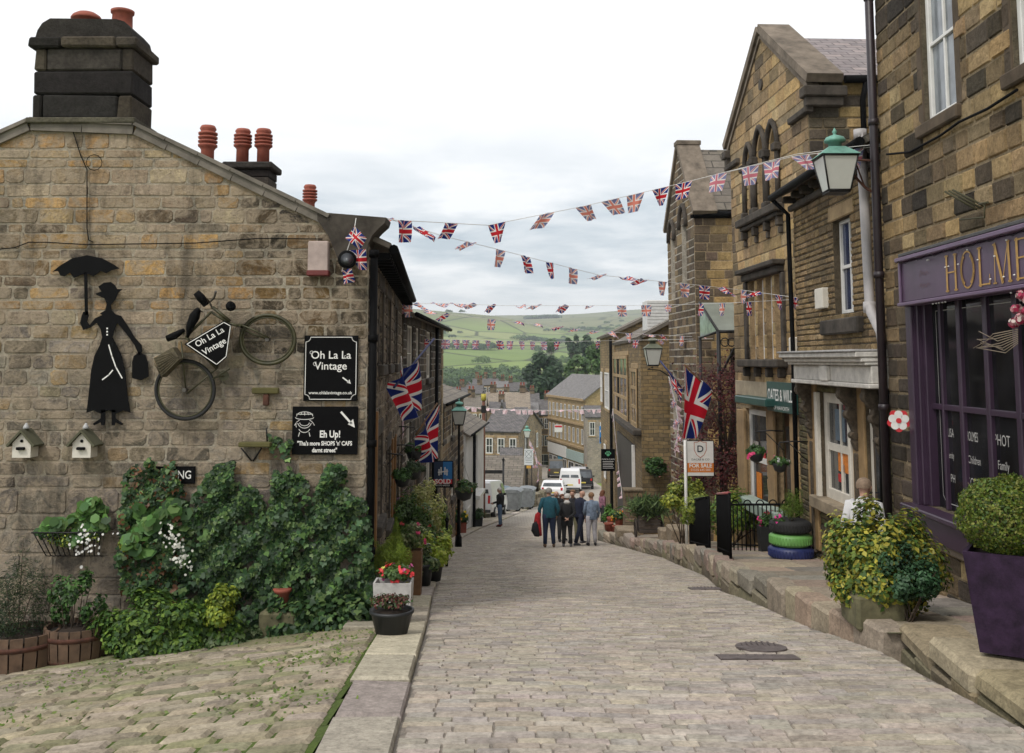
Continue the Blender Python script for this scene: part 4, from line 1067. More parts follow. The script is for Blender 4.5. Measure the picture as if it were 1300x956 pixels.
wheel(235,495,37,37,'rear_wheel',TYRE); wheel(340,431,34.5,31,'front_wheel',OLV)
mb=MB()
T=lambda a,b,r=.014: mb.tube([bp(*a),bp(*b)],r,8)
T((236,428),(275,468)); T((286,406),(275,468)); T((236,428),(268,396)); T((268,396),(290,410)); T((275,468),(237,500),.009); T((230,434),(236,497),.009); T((290,410),(303,414)); T((292,408),(270,390),.018); T((234,424),(228,420),.012)
part(mb,'frame',OLV,bk)
mb=MB(); mb.tube([bp(303,413),bp(320,424),bp(342,431)],.011,8); mb.tube([bp(303,411,dd+.05),bp(322,419,dd+.05),bp(341,429,dd+.05)],.009,8); part(mb,'fork',OLV,bk)
mb=MB()
for (cx_,cy_,ra,a0,a1) in ((235,495,42,-115,-15),(340,431,39,120,240)):
    p=[bp(cx_+ra*math.cos(math.radians(a)),cy_+ra*.95*math.sin(math.radians(a))) for a in np.linspace(a0,a1,16)]
    q=[bp(cx_+ra*math.cos(math.radians(a)),cy_+ra*.95*math.sin(math.radians(a)),dd+.06) for a in np.linspace(a0,a1,16)]
    o_=[bp(cx_+ra*math.cos(math.radians(a)),cy_+ra*.95*math.sin(math.radians(a)),dd-.05) for a in np.linspace(a0,a1,16)]
    for i in range(15): mb.face([o_[i],o_[i+1],q[i+1],q[i]])
part(mb,'mudguard',OLV,bk)
mb=MB(); mb.tube([bp(270,392),bp(266,384),bp(272,378),bp(274,370,dd+.1)],.012,8); mb.tube([bp(266,384),bp(258,376,dd+.1),bp(252,371,dd+.25)],.014,8); part(mb,'handlebar',STEEL,bk)
mb=MB(); mb.tube([bp(262,388,dd+.2),bp(255,378,dd+.22),bp(249,371,dd+.24)],[.03,.045,.035],8); part(mb,'grip',BLACKP,bk)
mb=MB(); mb.lathe([(.02,0),(.05,.03),(.055,.06),(.03,.08)],bp(290,391,dd),12,axis=(.6,-.6,.3)); part(mb,'lamp',BLACKP,bk)
mb=MB(); mb.tube([bp(212,430),bp(222,426),bp(234,419)],[.035,.04,.022],8); part(mb,'saddle',BLACKP,bk)
mb=MB()
rg=random.Random(2)
for i in range(9):
    t_=i/8; mb.tube([bp(196+t_*22,450+16*(1-t_)*.7+t_*2,dd+.15),bp(205+t_*22,478-t_*24,dd+.12)],.006,4,0)
for i in range(8):
    t_=i/7; mb.tube([bp(196+9*t_,461+t_*17-6*(1-t_),dd+.15),bp(218+9*t_,448+t_*8,dd+.15)],.006,4)
mb.prism([bp(195,455,dd+.12),bp(205,479,dd+.12),bp(228,456,dd+.12),bp(219,441,dd+.12)],(0,.16,0))
part(mb,'basket',M('wicker',(.12,.10,.06),.9,0,.5,25,.5),bk)
mb=MB(); mb.lathe([(.055,-.004),(.055,.004),(.045,.004)],bp(284,477,dd+.03),18,axis=(0,1,0)); mb.tube([bp(284,477,dd+.05),bp(270,481,dd+.06),bp(292,468,dd+.06)],.008,5)
part(mb,'crank',OLV,bk)
pl=[(234,437),(285,407),(294,412),(288,454),(275,465)]
mb=MB(); mb.prism([bp(a,b,dd+.03) for a,b in pl],(0,-.008,0)); sg=part(mb,'sign_plate',MATS['sign_black'],bk)
cxp=sum(a for a,b in pl)/5; cyp=sum(b for a,b in pl)/5
mb=MB(); inn=[(cxp+(a-cxp)*.92,cyp+(b-cyp)*.92) for a,b in pl]
fpb=lambda a,b,c=0: bp(a,b,dd+.041)
strokes(mb,[inn+[inn[0]]],fpb,1.0)
an=math.radians(-30)
def tl(ox,oy):
    return lambda a,b,c: bp(ox+a*math.cos(an)+b*math.sin(an), oy+a*math.sin(an)-b*math.cos(an), dd+.041)
text_mesh(mb,'Oh La La',tl(266,428),11,bold=.12); text_mesh(mb,'Vintage',tl(272,440),11,bold=.12)
part(mb,'lettering',SW,sg)
# crow
mb=MB(); mb.tube([bp(238,429,dd+.03),bp(241,415,dd+.03),bp(247,402,dd+.03),bp(251,394,dd+.03),bp(253,392,dd+.03)],[.012,.04,.055,.035,.022],10)
mb.tube([bp(250,394,dd+.03),bp(258,396,dd+.03)],[.016,.003],6)
single(mb,'crow_figure',BLACKP,'black model crow perched beside the bicycle saddle','crow figure',bp(238,429))
# ================================================================== generic house further off
def uvquad(mb, pts, mi=0):
    a=Vector(pts[0]); b=Vector(pts[1])
    e=Vector((b.x-a.x,b.y-a.y,0)); 
    if e.length<1e-6: e=Vector((1,0,0))
    e.normalize(); off=a.x*.37+a.y*.21
    mb.face(pts,mi,(1,1,1),[(off+(Vector(p)-a).dot(e),p[2]) for p in pts])
def house(name,label,cat,x0,y0,ang,w,d,zb,ze,zr,wall,roof,ridge='u',wins=(),chims=(),group=None,ovh=.18,fm=None,doors=(),glass=None,sur=None,gut=True,th=.12,quoin=None):
    """x0,y0: nearest-left footing corner; ang: direction (deg from +x) of the front, whose face looks toward -n;
    wins: (face, u0,u1,v0,v1,cols,rows) face f=front, r=right end, l=left end"""
    a=math.radians(ang); U=(math.cos(a),math.sin(a)); V=(-math.sin(a),math.cos(a))
    q=lambda u,v,z:(x0+U[0]*u+V[0]*v,y0+U[1]*u+V[1]*v,z)
    t=thing(name,label,cat,q(w/2,0,zb),group); mb=MB()
    if ridge=='u':
        uvquad(mb,[q(0,0,zb),q(w,0,zb),q(w,0,ze),q(0,0,ze)]); uvquad(mb,[q(w,d,zb),q(0,d,zb),q(0,d,ze),q(w,d,ze)])
        uvquad(mb,[q(w,0,zb),q(w,d,zb),q(w,d,ze),q(w,d/2,zr),q(w,0,ze)]); uvquad(mb,[q(0,d,zb),q(0,0,zb),q(0,0,ze),q(0,d/2,zr),q(0,d,ze)])
    else:
        uvquad(mb,[q(0,0,zb),q(w,0,zb),q(w,0,ze),q(w/2,0,zr),q(0,0,ze)]); uvquad(mb,[q(w,d,zb),q(0,d,zb),q(0,d,ze),q(w/2,d,zr),q(w,d,ze)])
        uvquad(mb,[q(w,0,zb),q(w,d,zb),q(w,d,ze),q(w,0,ze)]); uvquad(mb,[q(0,d,zb),q(0,0,zb),q(0,0,ze),q(0,d,ze)])
    part(mb,'wall',wall,t); mb=MB(); o=ovh
    if ridge=='u':
        s=(zr-ze)/(d/2)
        mb.slab(q(-o,-o,ze-s*o+th),q(w+o,-o,ze-s*o+th),q(w+o,d/2,zr+th),q(-o,d/2,zr+th),th)
        mb.slab(q(w+o,d+o,ze-s*o+th),q(-o,d+o,ze-s*o+th),q(-o,d/2,zr+th+.003),q(w+o,d/2,zr+th+.003),th)
    else:
        s=(zr-ze)/(w/2)
        mb.slab(q(-o,d+o,ze-s*o+th),q(-o,-o,ze-s*o+th),q(w/2,-o,zr+th),q(w/2,d+o,zr+th),th)
        mb.slab(q(w+o,-o,ze-s*o+th),q(w+o,d+o,ze-s*o+th),q(w/2,d+o,zr+th+.003),q(w/2,-o,zr+th+.003),th)
    rf=part(mb,'roof',roof,t)
    for (cu,cv,cw,chh,n) in chims:
        p=q(cu,cv,0); zz=zr-.9
        chimney(rf,(p[0],p[1],zz),cw,.55,chh+.9,rz=a,pots=n,ph=.38,cols=[(.17,.13,.09),(.1,.08,.06),(.22,.17,.11)],mat=WALLO)
    F_={'f':Fr(q(0,0,0)[0],q(0,0,0)[1],q(w,0,0)[0],q(w,0,0)[1]),'r':Fr(q(w,0,0)[0],q(w,0,0)[1],q(w,d,0)[0],q(w,d,0)[1]),'l':Fr(q(0,d,0)[0],q(0,d,0)[1],q(0,0,0)[0],q(0,0,0)[1])}
    for (f,u0,u1,v0,v1,c_,r_) in wins:
        window(t,F_[f],(u0,u1,v0,v1),fm=fm or WHITEP,cols=c_,rows=r_,din=-.035,fw=.07,bar=.04,sur=sur or STONEB,glass=glass)
    for (f,u0,u1,v0,v1,m_) in doors:
        mb=MB(); fbox(mb,F_[f],u0,u1,v0,v1,.005,.06); part(mb,'door',m_,t)
    return t,F_
# ================================================================== LEFT row below the gable cottage
def row_house(name,label,a,b,zb,zt,wallpal,ops,back=6,rise=1.6,roofmat=None,mort=(.30,.28,.25),rowh=(.15,.2),lenr=(.3,.6),white=False,seed=5,fm=None,chim=None,seg=True,wallmat=None,door_ids=()):
    fr=Fr(a[0],a[1],b[0],b[1]); L=fr.L
    t=thing(name,label,'house',(a[0],a[1],G(a[1])))
    mb=MB()
    if white:
        vb=sorted({zb,zt}|{o[k] for o in ops for k in(2,3)}); ub=sorted({0,L}|{o[k] for o in ops for k in(0,1)})
        masonry(mb,fr,0,L,zb,zt,(5,6),(20,30),lambda r,u,v:(.66,.66,.65),(.66,.66,.65),openings=ops,gap=0,depth=.001,cut=0,revcol=(.5,.5,.5))
    else: masonry(mb,fr,0,L,zb,zt,rowh,lenr,wallpal,mort,openings=ops,gap=.02,depth=.016,seed=seed,cut=.1,revcol=(.1,.09,.08))
    n=fr.n; bk_=lambda u,z:(fr.p(u,z,-back))
    col=wallpal(random.Random(1),0,0) if not white else (.6,.6,.58)
    fn=Fr(fr.p(0,0,-back)[0],fr.p(0,0,-back)[1],a[0],a[1])
    ridge=zt+rise
    # end walls in coursed stone, gable-shaped
    for (u,flip) in ((0,False),(L,True)):
        p=[fr.p(u,zb,-back),fr.p(u,zb,-.004),fr.p(u,zt,-.004),fr.p(u,ridge,-back/2),fr.p(u,zt,-back)]
        mb.face(p if not flip else p[::-1],0,col)
    mb.face([bk_(L,zb),bk_(0,zb),bk_(0,zt),bk_(L,zt)],0,col)
    part(mb,'wall',wallmat or WALLD,t)
    mb=MB(); s=rise/(back/2); o=.22
    mb.slab(fr.p(-.05,zt-s*o,o),fr.p(L+.1,zt-s*o,o),fr.p(L+.1,ridge,-back/2),fr.p(-.05,ridge,-back/2),.09)
    mb.slab(fr.p(L+.1,zt,-back),fr.p(-.05,zt,-back),fr.p(-.05,ridge,-back/2),fr.p(L+.1,ridge,-back/2),.09)
    rf=part(mb,'roof',roofmat or STSLATE,t)
    mb=MB(); mb.tube([fr.p(0,zt-.1,.26),fr.p(L,zt-.1,.26)],.05,7); part(mb,'gutter',BLACKP,t)
    for i,r in enumerate(ops):
        if i in door_ids:
            mb=MB(); fbox(mb,fr,r[0],r[1],r[2],r[3],-.14,-.08); part(mb,'door',M('door_brown',(.20,.095,.03),.5),t)
        else: window(t,fr,r[:4],fm=fm or WHITEP,cols=3 if r[1]-r[0]>.9 else 2,rows=2,sur=STONED if not white else WHITEP,din=.09)
    if chim: chimney(rf,fr.p(chim[0],ridge-.5,-back/2),chim[1],.5,1.5,ax=fr.u,pots=chim[2])
    return t,fr
X2=-2.18
L2,FR2=row_house('terraced_house','dark stone terraced house with pale window mullions, joined below the gable cottage',(X2,19.85),(-2.13,30.2),-7.5,1.03,
  lambda rg,u,v: pick(rg,[(.13,.105,.08),(.09,.075,.06),(.17,.135,.10),(.07,.06,.05)],.2),
  [(.5,1.9,-.45,.75),(2.3,3.3,-.45,.75),(5.0,6.4,-.45,.75),(7.6,9.0,-.45,.75),(.6,1.6,-2.4,-1.3),(2.6,3.6,-3.9,-1.9),(5.2,6.6,-3.2,-1.9),(7.4,8.4,-4.9,-2.6)],rise=1.0,fm=CREAM,seed=21,door_ids=(5,7))
# buff corner pier with its roof end
mb=MB(); mb.tube([FR2.p(7.1,1.0,.1),FR2.p(7.1,-4.9,.1)],.05,7); part(mb,'downpipe',BLACKP,L2)
mb=MB()
for i in range(14): z=-5.2+i*.45; fbox(mb,FR2,9.75 if i%2 else 9.95,10.33,z,z+.43,-.2,.04,0,.02,(.30,.235,.15),.006)
part(mb,'quoin',WALLO,L2)
L3,FR3=row_house('terraced_house','small brown stone house with a low stone slate roof behind the lamp post',(-2.30,31.2),(-2.0,41.0),-9.5,-1.28,
  lambda rg,u,v: pick(rg,[(.20,.15,.10),(.26,.19,.12),(.13,.10,.075),(.09,.075,.06)],.2),
  [(1.0,1.8,-2.6,-1.6),(4.2,5.0,-2.7,-1.6),(7.2,8.0,-2.8,-1.7),(1.6,2.5,-5.6,-3.6),(4.4,5.6,-4.9,-3.7),(7.4,8.2,-6.4,-4.3)],rise=.95,fm=CREAM,seed=22,wallmat=WALLO,mort=(.33,.29,.23),door_ids=(3,5),back=5)
L4,FR4=row_house('white_cottage','white rendered cottage with black downpipe and flagged roof, below the lamp post',(-1.96,42.2),(-1.45,51.0),-11,-3.05,
  lambda rg,u,v:(.66,.66,.65),[(3.4,5.4,-6.0,-3.5),(1.0,1.9,-8.0,-6.5)],rise=1.35,white=True,wallmat=WHITEW,back=5)
mb=MB(); fbox(mb,FR4,3.1,5.8,-6.25,-6.08,0,.35); part(mb,'ledge',WHITEP,L4)
mb=MB(); mb.tube([FR4.p(2.6,-3.2,.12),FR4.p(2.6,-9,.12)],.07,8); part(mb,'downpipe',BLACKP,L4)
# ================================================================== flags
def cloth(name_root, corners, mat, nx=14, ny=10, wav=.05, fold=2.3, ph=0.0, sag=0.0, tw=0.0, name='cloth', parent=None):
    "corners: hoist-top, fly-top, fly-bottom, hoist-bottom in space"
    a,b,c,d=[Vector(p) for p in corners]; n=(b-a).cross(d-a); n=n.normalized() if n.length>1e-9 else Vector((0,-1,0))
    vs=[];uv=[]
    for j in range(ny+1):
        for i in range(nx+1):
            s,t=i/nx,j/ny
            p=a*(1-s)*(1-t)+b*s*(1-t)+c*s*t+d*(1-s)*t
            p=p+n*(wav*math.sin(fold*math.pi*s+ph+t*1.2)*min(1,(s if tw==0 else 1)*1.6+.2)+wav*.4*math.sin(5.1*s+3*t+ph))-Vector((0,0,sag*math.sin(math.pi*s)*(.4+t)))
            vs.append(tuple(p)); uv.append((s,1-t))
    fs=[(j*(nx+1)+i,(j+1)*(nx+1)+i,(j+1)*(nx+1)+i+1,j*(nx+1)+i+1) for j in range(ny) for i in range(nx)]
    mb=MB(); mb.v=vs
    for f in fs: mb.f.append(f); mb.m.append(0); mb.c.append((1,1,1)); mb.uv.append([uv[k] for k in f]); mb.sm.append(True)
    return mb
FA=m_flag('flag_cloth_large',0,(.62,.012,.03),(.012,.025,.17))
def bigflag(label,hoist,tip,corners,wav=.08,ph=0.,fold=2.3,polemat=None):
    t=thing('flag',label,'flag',hoist)
    mb=MB(); mb.tube([hoist,tip],.016,8); part(mb,'pole',polemat or WOODB,t)
    part(cloth(t,corners,FA,22,16,wav,fold,ph),'cloth',FA,t); return t
# flag 1: sloping pole from px(548,440)... down to (528,462); cloth hangs below
Y1=14.5
pt=lambda px,py,y:P(px,py,y)
bigflag('large crossed flag hanging highest on the left row, from a striped sloping pole',pt(500,492,14.3),pt(551,430,15.6),[pt(528,456,15.0),pt(497,488,14.3),pt(514,536,14.4),pt(535,520,15.1)],wav=.10,ph=.6,fold=3.2,polemat=M('blue_pole',(.02,.03,.12),.5))
bigflag('blue crossed flag drooping above the sold board',pt(528,552,18.2),pt(555,512,18.9),[pt(555,514,18.8),pt(528,556,18.3),pt(532,589,18.4),pt(558,582,18.9)],wav=.09,ph=2.,fold=2.6)
bigflag('crossed flag hanging from a pole over the for sale board',pt(921,516,20.0),pt(869,463,19.0),[pt(904,497,19.7),pt(870,463,19.0),pt(860,560,19.2),pt(884,556,19.5)],wav=.07,ph=.3,fold=2.0)
t=thing('flag','furled blue flag beside the larger flag over the yellow shrub','flag',pt(868,505,24)); mb=MB(); mb.tube([pt(838,458,24),pt(868,496,24)],.022,8); part(mb,'pole',M('blue_pole',(1,1,1)) if 'blue_pole' not in MATS else MATS['blue_pole'],t)
part(cloth(t,[pt(848,472,24),pt(866,492,24),pt(864,512,24),pt(856,495,24)],FA,10,8,.07,3),'cloth',FA,t)
# ================================================================== bunting
def bunting(label,pts,flags,mat,sz,cat='bunting',r=.0042,aspect=.85,group='strings of flag bunting across the street',seed=1,strmat=None,straight=False,drop=0):
    "pts: line in space; flags: fractions along it with optional swing"
    rg=random.Random(seed); V=[Vector(p) for p in pts]
    seg=[0]
    for a,b in zip(V[:-1],V[1:]): seg.append(seg[-1]+(b-a).length)
    def at(s):
        s*=seg[-1]
        for i in range(len(V)-1):
            if s<=seg[i+1] or i==len(V)-2: return V[i].lerp(V[i+1],(s-seg[i])/(seg[i+1]-seg[i]))
    t=thing('bunting',label,cat,tuple(V[0]),group)
    mb=MB(); mb.tube([tuple(v) for v in V],r,4); part(mb,'cord',strmat or WHITEP,t)
    for k,f in enumerate(flags):
        s,kind=(f,None) if not isinstance(f,tuple) else f
        w=sz/seg[-1]/2; a=at(max(0,s-w)); b=at(min(1,s+w))
        if kind is None: kind=rg.choice([0,0,1,2,3]) if not straight else 0
        d=(b-a); L=d.length; dn=Vector((0,0,-1)); sd=d.cross(dn).normalized()
        h=L*aspect*1.1
        sw=rg.uniform(-.25,.25); ou=rg.uniform(-.3,.3)
        if kind==0: v=dn+sd*ou*.5+d.normalized()*sw*.4
        elif kind==1: v=dn*.55+sd*.8*rg.choice((-1,1))+d.normalized()*sw
        elif kind==2: v=dn*.25+sd*.95*rg.choice((-1,1))+d.normalized()*sw
        else: v=dn*.8+d.normalized()*rg.choice((-.6,.6))+sd*.2
        v=v.normalized()*h
        tp=rg.uniform(.05,.42) if not straight else 0
        c=b+v-d*tp; e=a+v+d*tp*rg.uniform(0,1.3)
        m=mat if not isinstance(mat,(list,tuple)) else rg.choice(mat)
        part(cloth(t,[tuple(a),tuple(b),tuple(c),tuple(e)],m,6,5,L*.10,rg.uniform(1.2,2.4),rg.uniform(0,6)),'pennant',m,t)
    return t
def line(pp,n=14,sag=.0):
    "pp: [(px,py,Y)...] -> smooth points"
    A=[Vector(P(*p)) for p in pp]; out=[]
    for i in range(len(A)-1):
        for j in range(n):
            out.append(tuple(A[i].lerp(A[i+1],j/n)-Vector((0,0,sag*math.sin(math.pi*j/n)))))
    out.append(tuple(A[-1])); return out
def fr_at(pp,pxs,n=14,sag=0):
    "fractions along the line for screen x positions (monotone in x)"
    pts=line(pp,n,sag); V=[Vector(p) for p in pts]; L=[0]
    for a,b in zip(V[:-1],V[1:]): L.append(L[-1]+(b-a).length)
    def prj(p):
        zc=p.y*CT+p.z*ST; return PX0+F*p.x/zc
    xs=[prj(v) for v in V]
    if xs[0]>xs[-1]: xs=xs[::-1]; L_=[L[-1]-l for l in L[::-1]]; r=[1 - (L[-1]-np.interp(x,xs,L_))/L[-1] if False else np.interp(x,xs,[L[-1]-q for q in L_])/L[-1] for x in pxs]; return r
    return [float(np.interp(x,xs,L)/L[-1]) for x in pxs]
def bunt(label,pp,pxs,mat,sz,sag=0,**k):
    return bunting(label,line(pp,14,sag),list(zip(fr_at(pp,[p if not isinstance(p,tuple) else p[0] for p in pxs],14,sag),[None if not isinstance(p,tuple) else p[1] for p in pxs])),mat,sz,**k)
# A: highest, from the left eaves kneeler up to the big lamp on the right
ppA=[(478,278,10.7),(620,286,12.6),(740,262,13.6),(868,232,14.0),(1010,196,13.0),(1085,186,12.1),(1130,182,12.0)]
bunt('highest string, from the gable corner up past the big wall lamp',ppA,[(514,0),(574,3),(630,0),(694,3),(740,3),(774,3),(806,0),(838,0),(868,0)],[FLAGW,FLAGW,FLAG],.27,seed=3)
bunt('string end of faded flags between the chapel and the big lamp',[(900,224,14),(1010,198,13),(1128,184,12)],[(912,0),(951,0),(981,0),(1016,3),(1048,0),(1084,0)],FLAGP,.27,straight=False,seed=4,group='strings of flag bunting across the street')
# short loop on the gable corner
bunt('short loose loop of flags around the gable corner spotlight',[(434,345,10.2),(440,320,10.2),(450,290,10.2),(452,277,10.3)],[],FLAG,.28,seed=5)
t=C.objects[-1]
lp=[o for o in C.objects if o.get('label')=='short loose loop of flags around the gable corner spotlight'][0]
for (x0,y0,x1,y1,x2,y2,x3,y3) in ((450,287,466,303,455,316,438,302),(442,318,465,316,464,343,455,342),(434,343,447,341,448,358,436,361)):
    part(cloth(lp,[P(x0,y0,10.2),P(x1,y1,10.15),P(x2,y2,10.15),P(x3,y3,10.2)],FLAG,6,5,.03,2),'pennant',FLAG,lp)
# B: second, sagging from the kneeler to the tall gabled shop
ppB=[(491,277,11.0),(560,299,13.0),(634,317,14.5),(700,334,16),(760,349,17.2),(835,357,18.4),(868,360,19.0),(940,368,19.6),(1012,378,16.3)]
bunt('second string, sloping down from the gable to the tall gabled shop',ppB,[(496,2),(528,1),(600,2),(634,0),(667,0),(698,0),(727,0),(765,2),(790,2),(818,2),(842,0),(868,0),(895,0),(918,1),(943,0),(965,2),(988,0),(1010,0)],[FLAGW,FLAGW,FLAG],.28,seed=6)
# C: third
ppC=[(508,386,19.6),(560,385,20.5),(640,388,22),(720,388,23),(790,388,24),(850,387,24.5),(920,385,21),(1012,380,16.4)]
bunt('third string, level from the left eaves to the tall gabled shop',ppC,[(511,0),(518,0),(530,1),(552,2),(576,2),(600,2),(625,1),(660,2),(682,2),(716,1),(750,2),(789,0),(820,0),(850,0),(890,0),(917,0),(950,0)],[FLAGW,FLAGW,FLAG],.29,seed=7)
# D: fourth sloping
ppD=[(512,392,21),(560,398,23),(620,405,25),(690,413,27),(760,421,29),(830,425,30),(893,428,26)]
bunt('fourth string, sloping down toward the chapel wall',ppD,[(540,2),(567,1),(623,0),(655,2),(680,2),(712,2),(733,2),(757,2),(776,1),(799,0),(820,2),(838,1),(866,0),(893,2)],[FLAGW,FLAGW,FLAG],.3,seed=8)
# E: level line of small pale flags
ppE=[(515,430,24),(600,432,25),(700,434,27),(800,432,29),(905,430,26)]
bunt('lowest level string over the street, small faded pennants',ppE,[(525,0),(540,0),(566,0),(579,0),(592,0),(605,0),(620,0),(634,0),(648,0),(662,0),(676,0),(690,0),(708,0),(760,0),(807,0),(836,1)],[FLAGP,FLAGP,FLAG],.24,seed=9)
PINK=m_flag('pennant_pink',.55,(.75,.15,.3),(.55,.2,.4))
ppF=[(590,516,56),(640,520,57),(700,521,58),(778,519,55)]
bunt('pink pennant string low across the street above the parked cars',ppF,[594+8*i for i in range(23)],PINK,.34,seed=10,group='strings of pink pennants',aspect=.7,r=.012)
def hang(label,pp,n,sz,seed):
    pts=line(pp,8); bunting(label,pts,[((i+.5)/n,R.choice([1,2,0,3])) for i in range(n)],[PINK,FLAGP],sz,seed=seed,group='strings of pink pennants',r=.012)
hang('pink pennants hanging down the chapel corner',[(849,478,25.5),(857,510,25.4),(862,540,25.3),(856,575,25.3)],16,.20,1)
hang('pink pennants hanging down the shop front by the black paw sign',[(778,519,42),(782,560,42),(786,600,42),(793,650,41)],16,.17,2)
hang('pink pennants hanging beside the left terrace windows',[(509,452,19),(511,480,19),(512,520,19),(511,556,19)],10,.18,3)
hang('pink pennants trailing behind the road sign',[(672,558,76),(680,575,78),(684,600,80),(682,612,80)],9,.5,4)
# ================================================================== lamps
def lantern(mb_post, root, c, s=1.0, cap=None, glass=None):
    "four-sided tapering street lantern; c = middle of its bottom"
    x,y,z=c; COP=cap or M('verdigris',(.16,.36,.29),.6,.2,.35,8,.15)
    gl=glass or M('opal_glass',(.55,.56,.52),.25,0,.08,3,0)
    b,tw,h=.135*s,.215*s,.46*s
    def ring(r,zz): return [(x-r,y-r,zz),(x+r,y-r,zz),(x+r,y+r,zz),(x-r,y+r,zz)]
    A=ring(b,z+.03*s);B=ring(tw,z+h)
    mb=MB()
    for i in range(4): mb.face([A[i],A[(i+1)%4],B[(i+1)%4],B[i]])
    part(mb,'glass',gl,root)
    mb=MB()
    for i in range(4):
        mb.tube([A[i],B[i]],.012*s,5); mb.tube([A[i],A[(i+1)%4]],.013*s,5); mb.tube([B[i],B[(i+1)%4]],.016*s,5)
    mb.box((x,y,z+.015*s),(b*2,b*2,.03*s),0,.005)
    part(mb,'frame',IRON,root)
    mb=MB()
    C0=ring(tw+.03*s,z+h+.01*s); C1=ring(.10*s,z+h+.13*s)
    for i in range(4): mb.face([C0[i],C0[(i+1)%4],C1[(i+1)%4],C1[i]])
    mb.face(C0[::-1])
    mb.lathe([(.085*s,.12*s),(.08*s,.19*s),(.13*s,.20*s),(.135*s,.22*s),(.11*s,.26*s),(.06*s,.28*s),(.025*s,.29*s),(.018*s,.31*s),(.032*s,.33*s),(.018*s,.355*s),(.004,.385*s)],(x,y,z+h),14)
    part(mb,'cap',COP,root)
def post_lamp(label,px,py_top,py_bot,Y,s):
    gx,_,gz=P(px,py_top,Y); zb=P(px,py_bot,Y)[2]
    t=thing('street_lamp',label,'street lamp',(gx,Y,G(Y)))
    mb=MB(); mb.tube([(gx,Y,G(Y)),(gx,Y,G(Y)+.8),(gx,Y,zb)],[.07,.05,.035],10); mb.lathe([(.11,0),(.1,.3),(.06,.4)],(gx,Y,G(Y)),12); part(mb,'post',BLACKP,t)
    lantern(None,t,(gx,Y,zb),s)
post_lamp('green capped street lamp on a black post by the brown terraced house',583,503,540,31.5,1.0)
post_lamp('green capped street lamp far down the street beside the white road sign',669,541,556,70,1.1)
# ---- big wall lamp on the near shop and a smaller one on the brick house
t=thing('wall_lamp','large green capped lantern on a rusty bracket, right of the tall gable','street lamp',P(1130,262,12.0)); lb=P(1062,246,12.0)
lantern(None,t,lb,.98)
mb=MB(); mb.tube([P(1085,203,12.0),P(1108,204,12.0),P(1145,203,12.0)],.014,6); mb.tube([P(1080,218,12.0),P(1098,238,12.0),P(1145,268,12.0)],.016,6); mb.tube([P(1110,262,12.0),P(1122,256,12.0),P(1132,272,12.0),P(1122,286,12.0)],.01,6)
mb.tube([P(1085,203,12.0),P(1092,222,12.0),P(1098,238,12.0)],.01,6)
part(mb,'bracket',RUST,t)
t=thing('wall_lamp','small lantern on a curved arm from the brown brick house side wall','street lamp',P(850,475,32.5)); lb=P(829,465,32.5); lantern(None,t,lb,1.25,cap=M('dull_green',(.10,.11,.07),.6))
mb=MB(); mb.tube([P(829,466,32.5),P(822,469,32.5),P(838,470,32.5),P(850,478,32.5)],.022,6); part(mb,'arm',IRON,t)
# ================================================================== RIGHT: near shop
HF=Fr(4.57,12.0,4.57-.0176*9.5,2.5)
hu=lambda px,py,d=0:HF.uv(px,py,d)
SH=thing('photo_shop','purple fronted stone photography shop at the right edge with gold fascia letters','shop',HF.p(0,-2.7))
w1=(hu(1172,90)[0],hu(1214,90)[0],hu(1193,148)[1],hu(1193,148)[1]+1.75)
ua2=hu(1286,60)[0]; w2=(ua2,ua2+(w1[1]-w1[0])*1.0,w1[2],w1[3])
vf1=hu(1146,333,.14)[1]; vf0=hu(1146,388,.14)[1]; uf=hu(1144,360,.14)[0]
us0=hu(1172,520)[0]; vs0=hu(1174,645,.12)[1]
opn=(us0,HF.L-.6,vs0,vf0+.02)
palH=lambda rg,u,v:palmix(rg,u,v,[(.41,.285,.145),(.37,.26,.135),(.33,.23,.12),(.39,.29,.16)],[(.05,.043,.036),(.07,.058,.046),(.09,.072,.053)],(-.3 if u>1.3 and v>.4 else 1.6)-.3*min(2,max(0,v-.4)),2.0,2.2,.2,gn=2.6)
mb=MB()
masonry(mb,HF,0,HF.L,-5,8,(.18,.235),(.26,.55),palH,(.30,.235,.15),openings=[w1,w2,opn],gap=.018,depth=.018,jit=.004,seed=31,cut=.08,revcol=(.12,.1,.07))
mb.face([(4.57,12.01,-5),(9,12.01,-5),(9,12.01,8),(4.57,12.01,8)][::-1],0,(.12,.1,.07))
mb.face([(9,2.5,-5),(9,12.0,-5),(9,12.0,8),(9,2.5,8)],0,(.12,.1,.07)); mb.face([(4.4,2.49,-5),(9,2.49,-5),(9,2.49,8),(4.4,2.49,8)],0,(.12,.1,.07)); mb.face([(4.3,2.4,7.9),(9,2.4,7.9),(9,12,7.9),(4.5,12,7.9)],0,(.1,.1,.1))
part(mb,'wall',m_masonry('masonry_shop',.35,(.03,.025,.022),fine=24,bstr=.8,stains=1.2),SH)
for r in (w1,w2):
    w_=window(SH,HF,r,cols=2,rows=2,fw=.07,bar=.035,sur=M('brown_dressed_stone',(.10,.075,.052),.9,0,.45,3,.4,.25),jamb=.14,glass=GLASSL,din=.10,lintel=True,lh=.28,proud=.02)
    mb=MB()
    for a in np.linspace(.05,.3,4): fbox(mb,HF,r[0]+.08+a*.5,r[0]+.1+a*.5+.02,r[2]+.1,r[3]-.1,-.16,-.15,0,.001)
    part(mb,'curtain',WHITEP,w_)
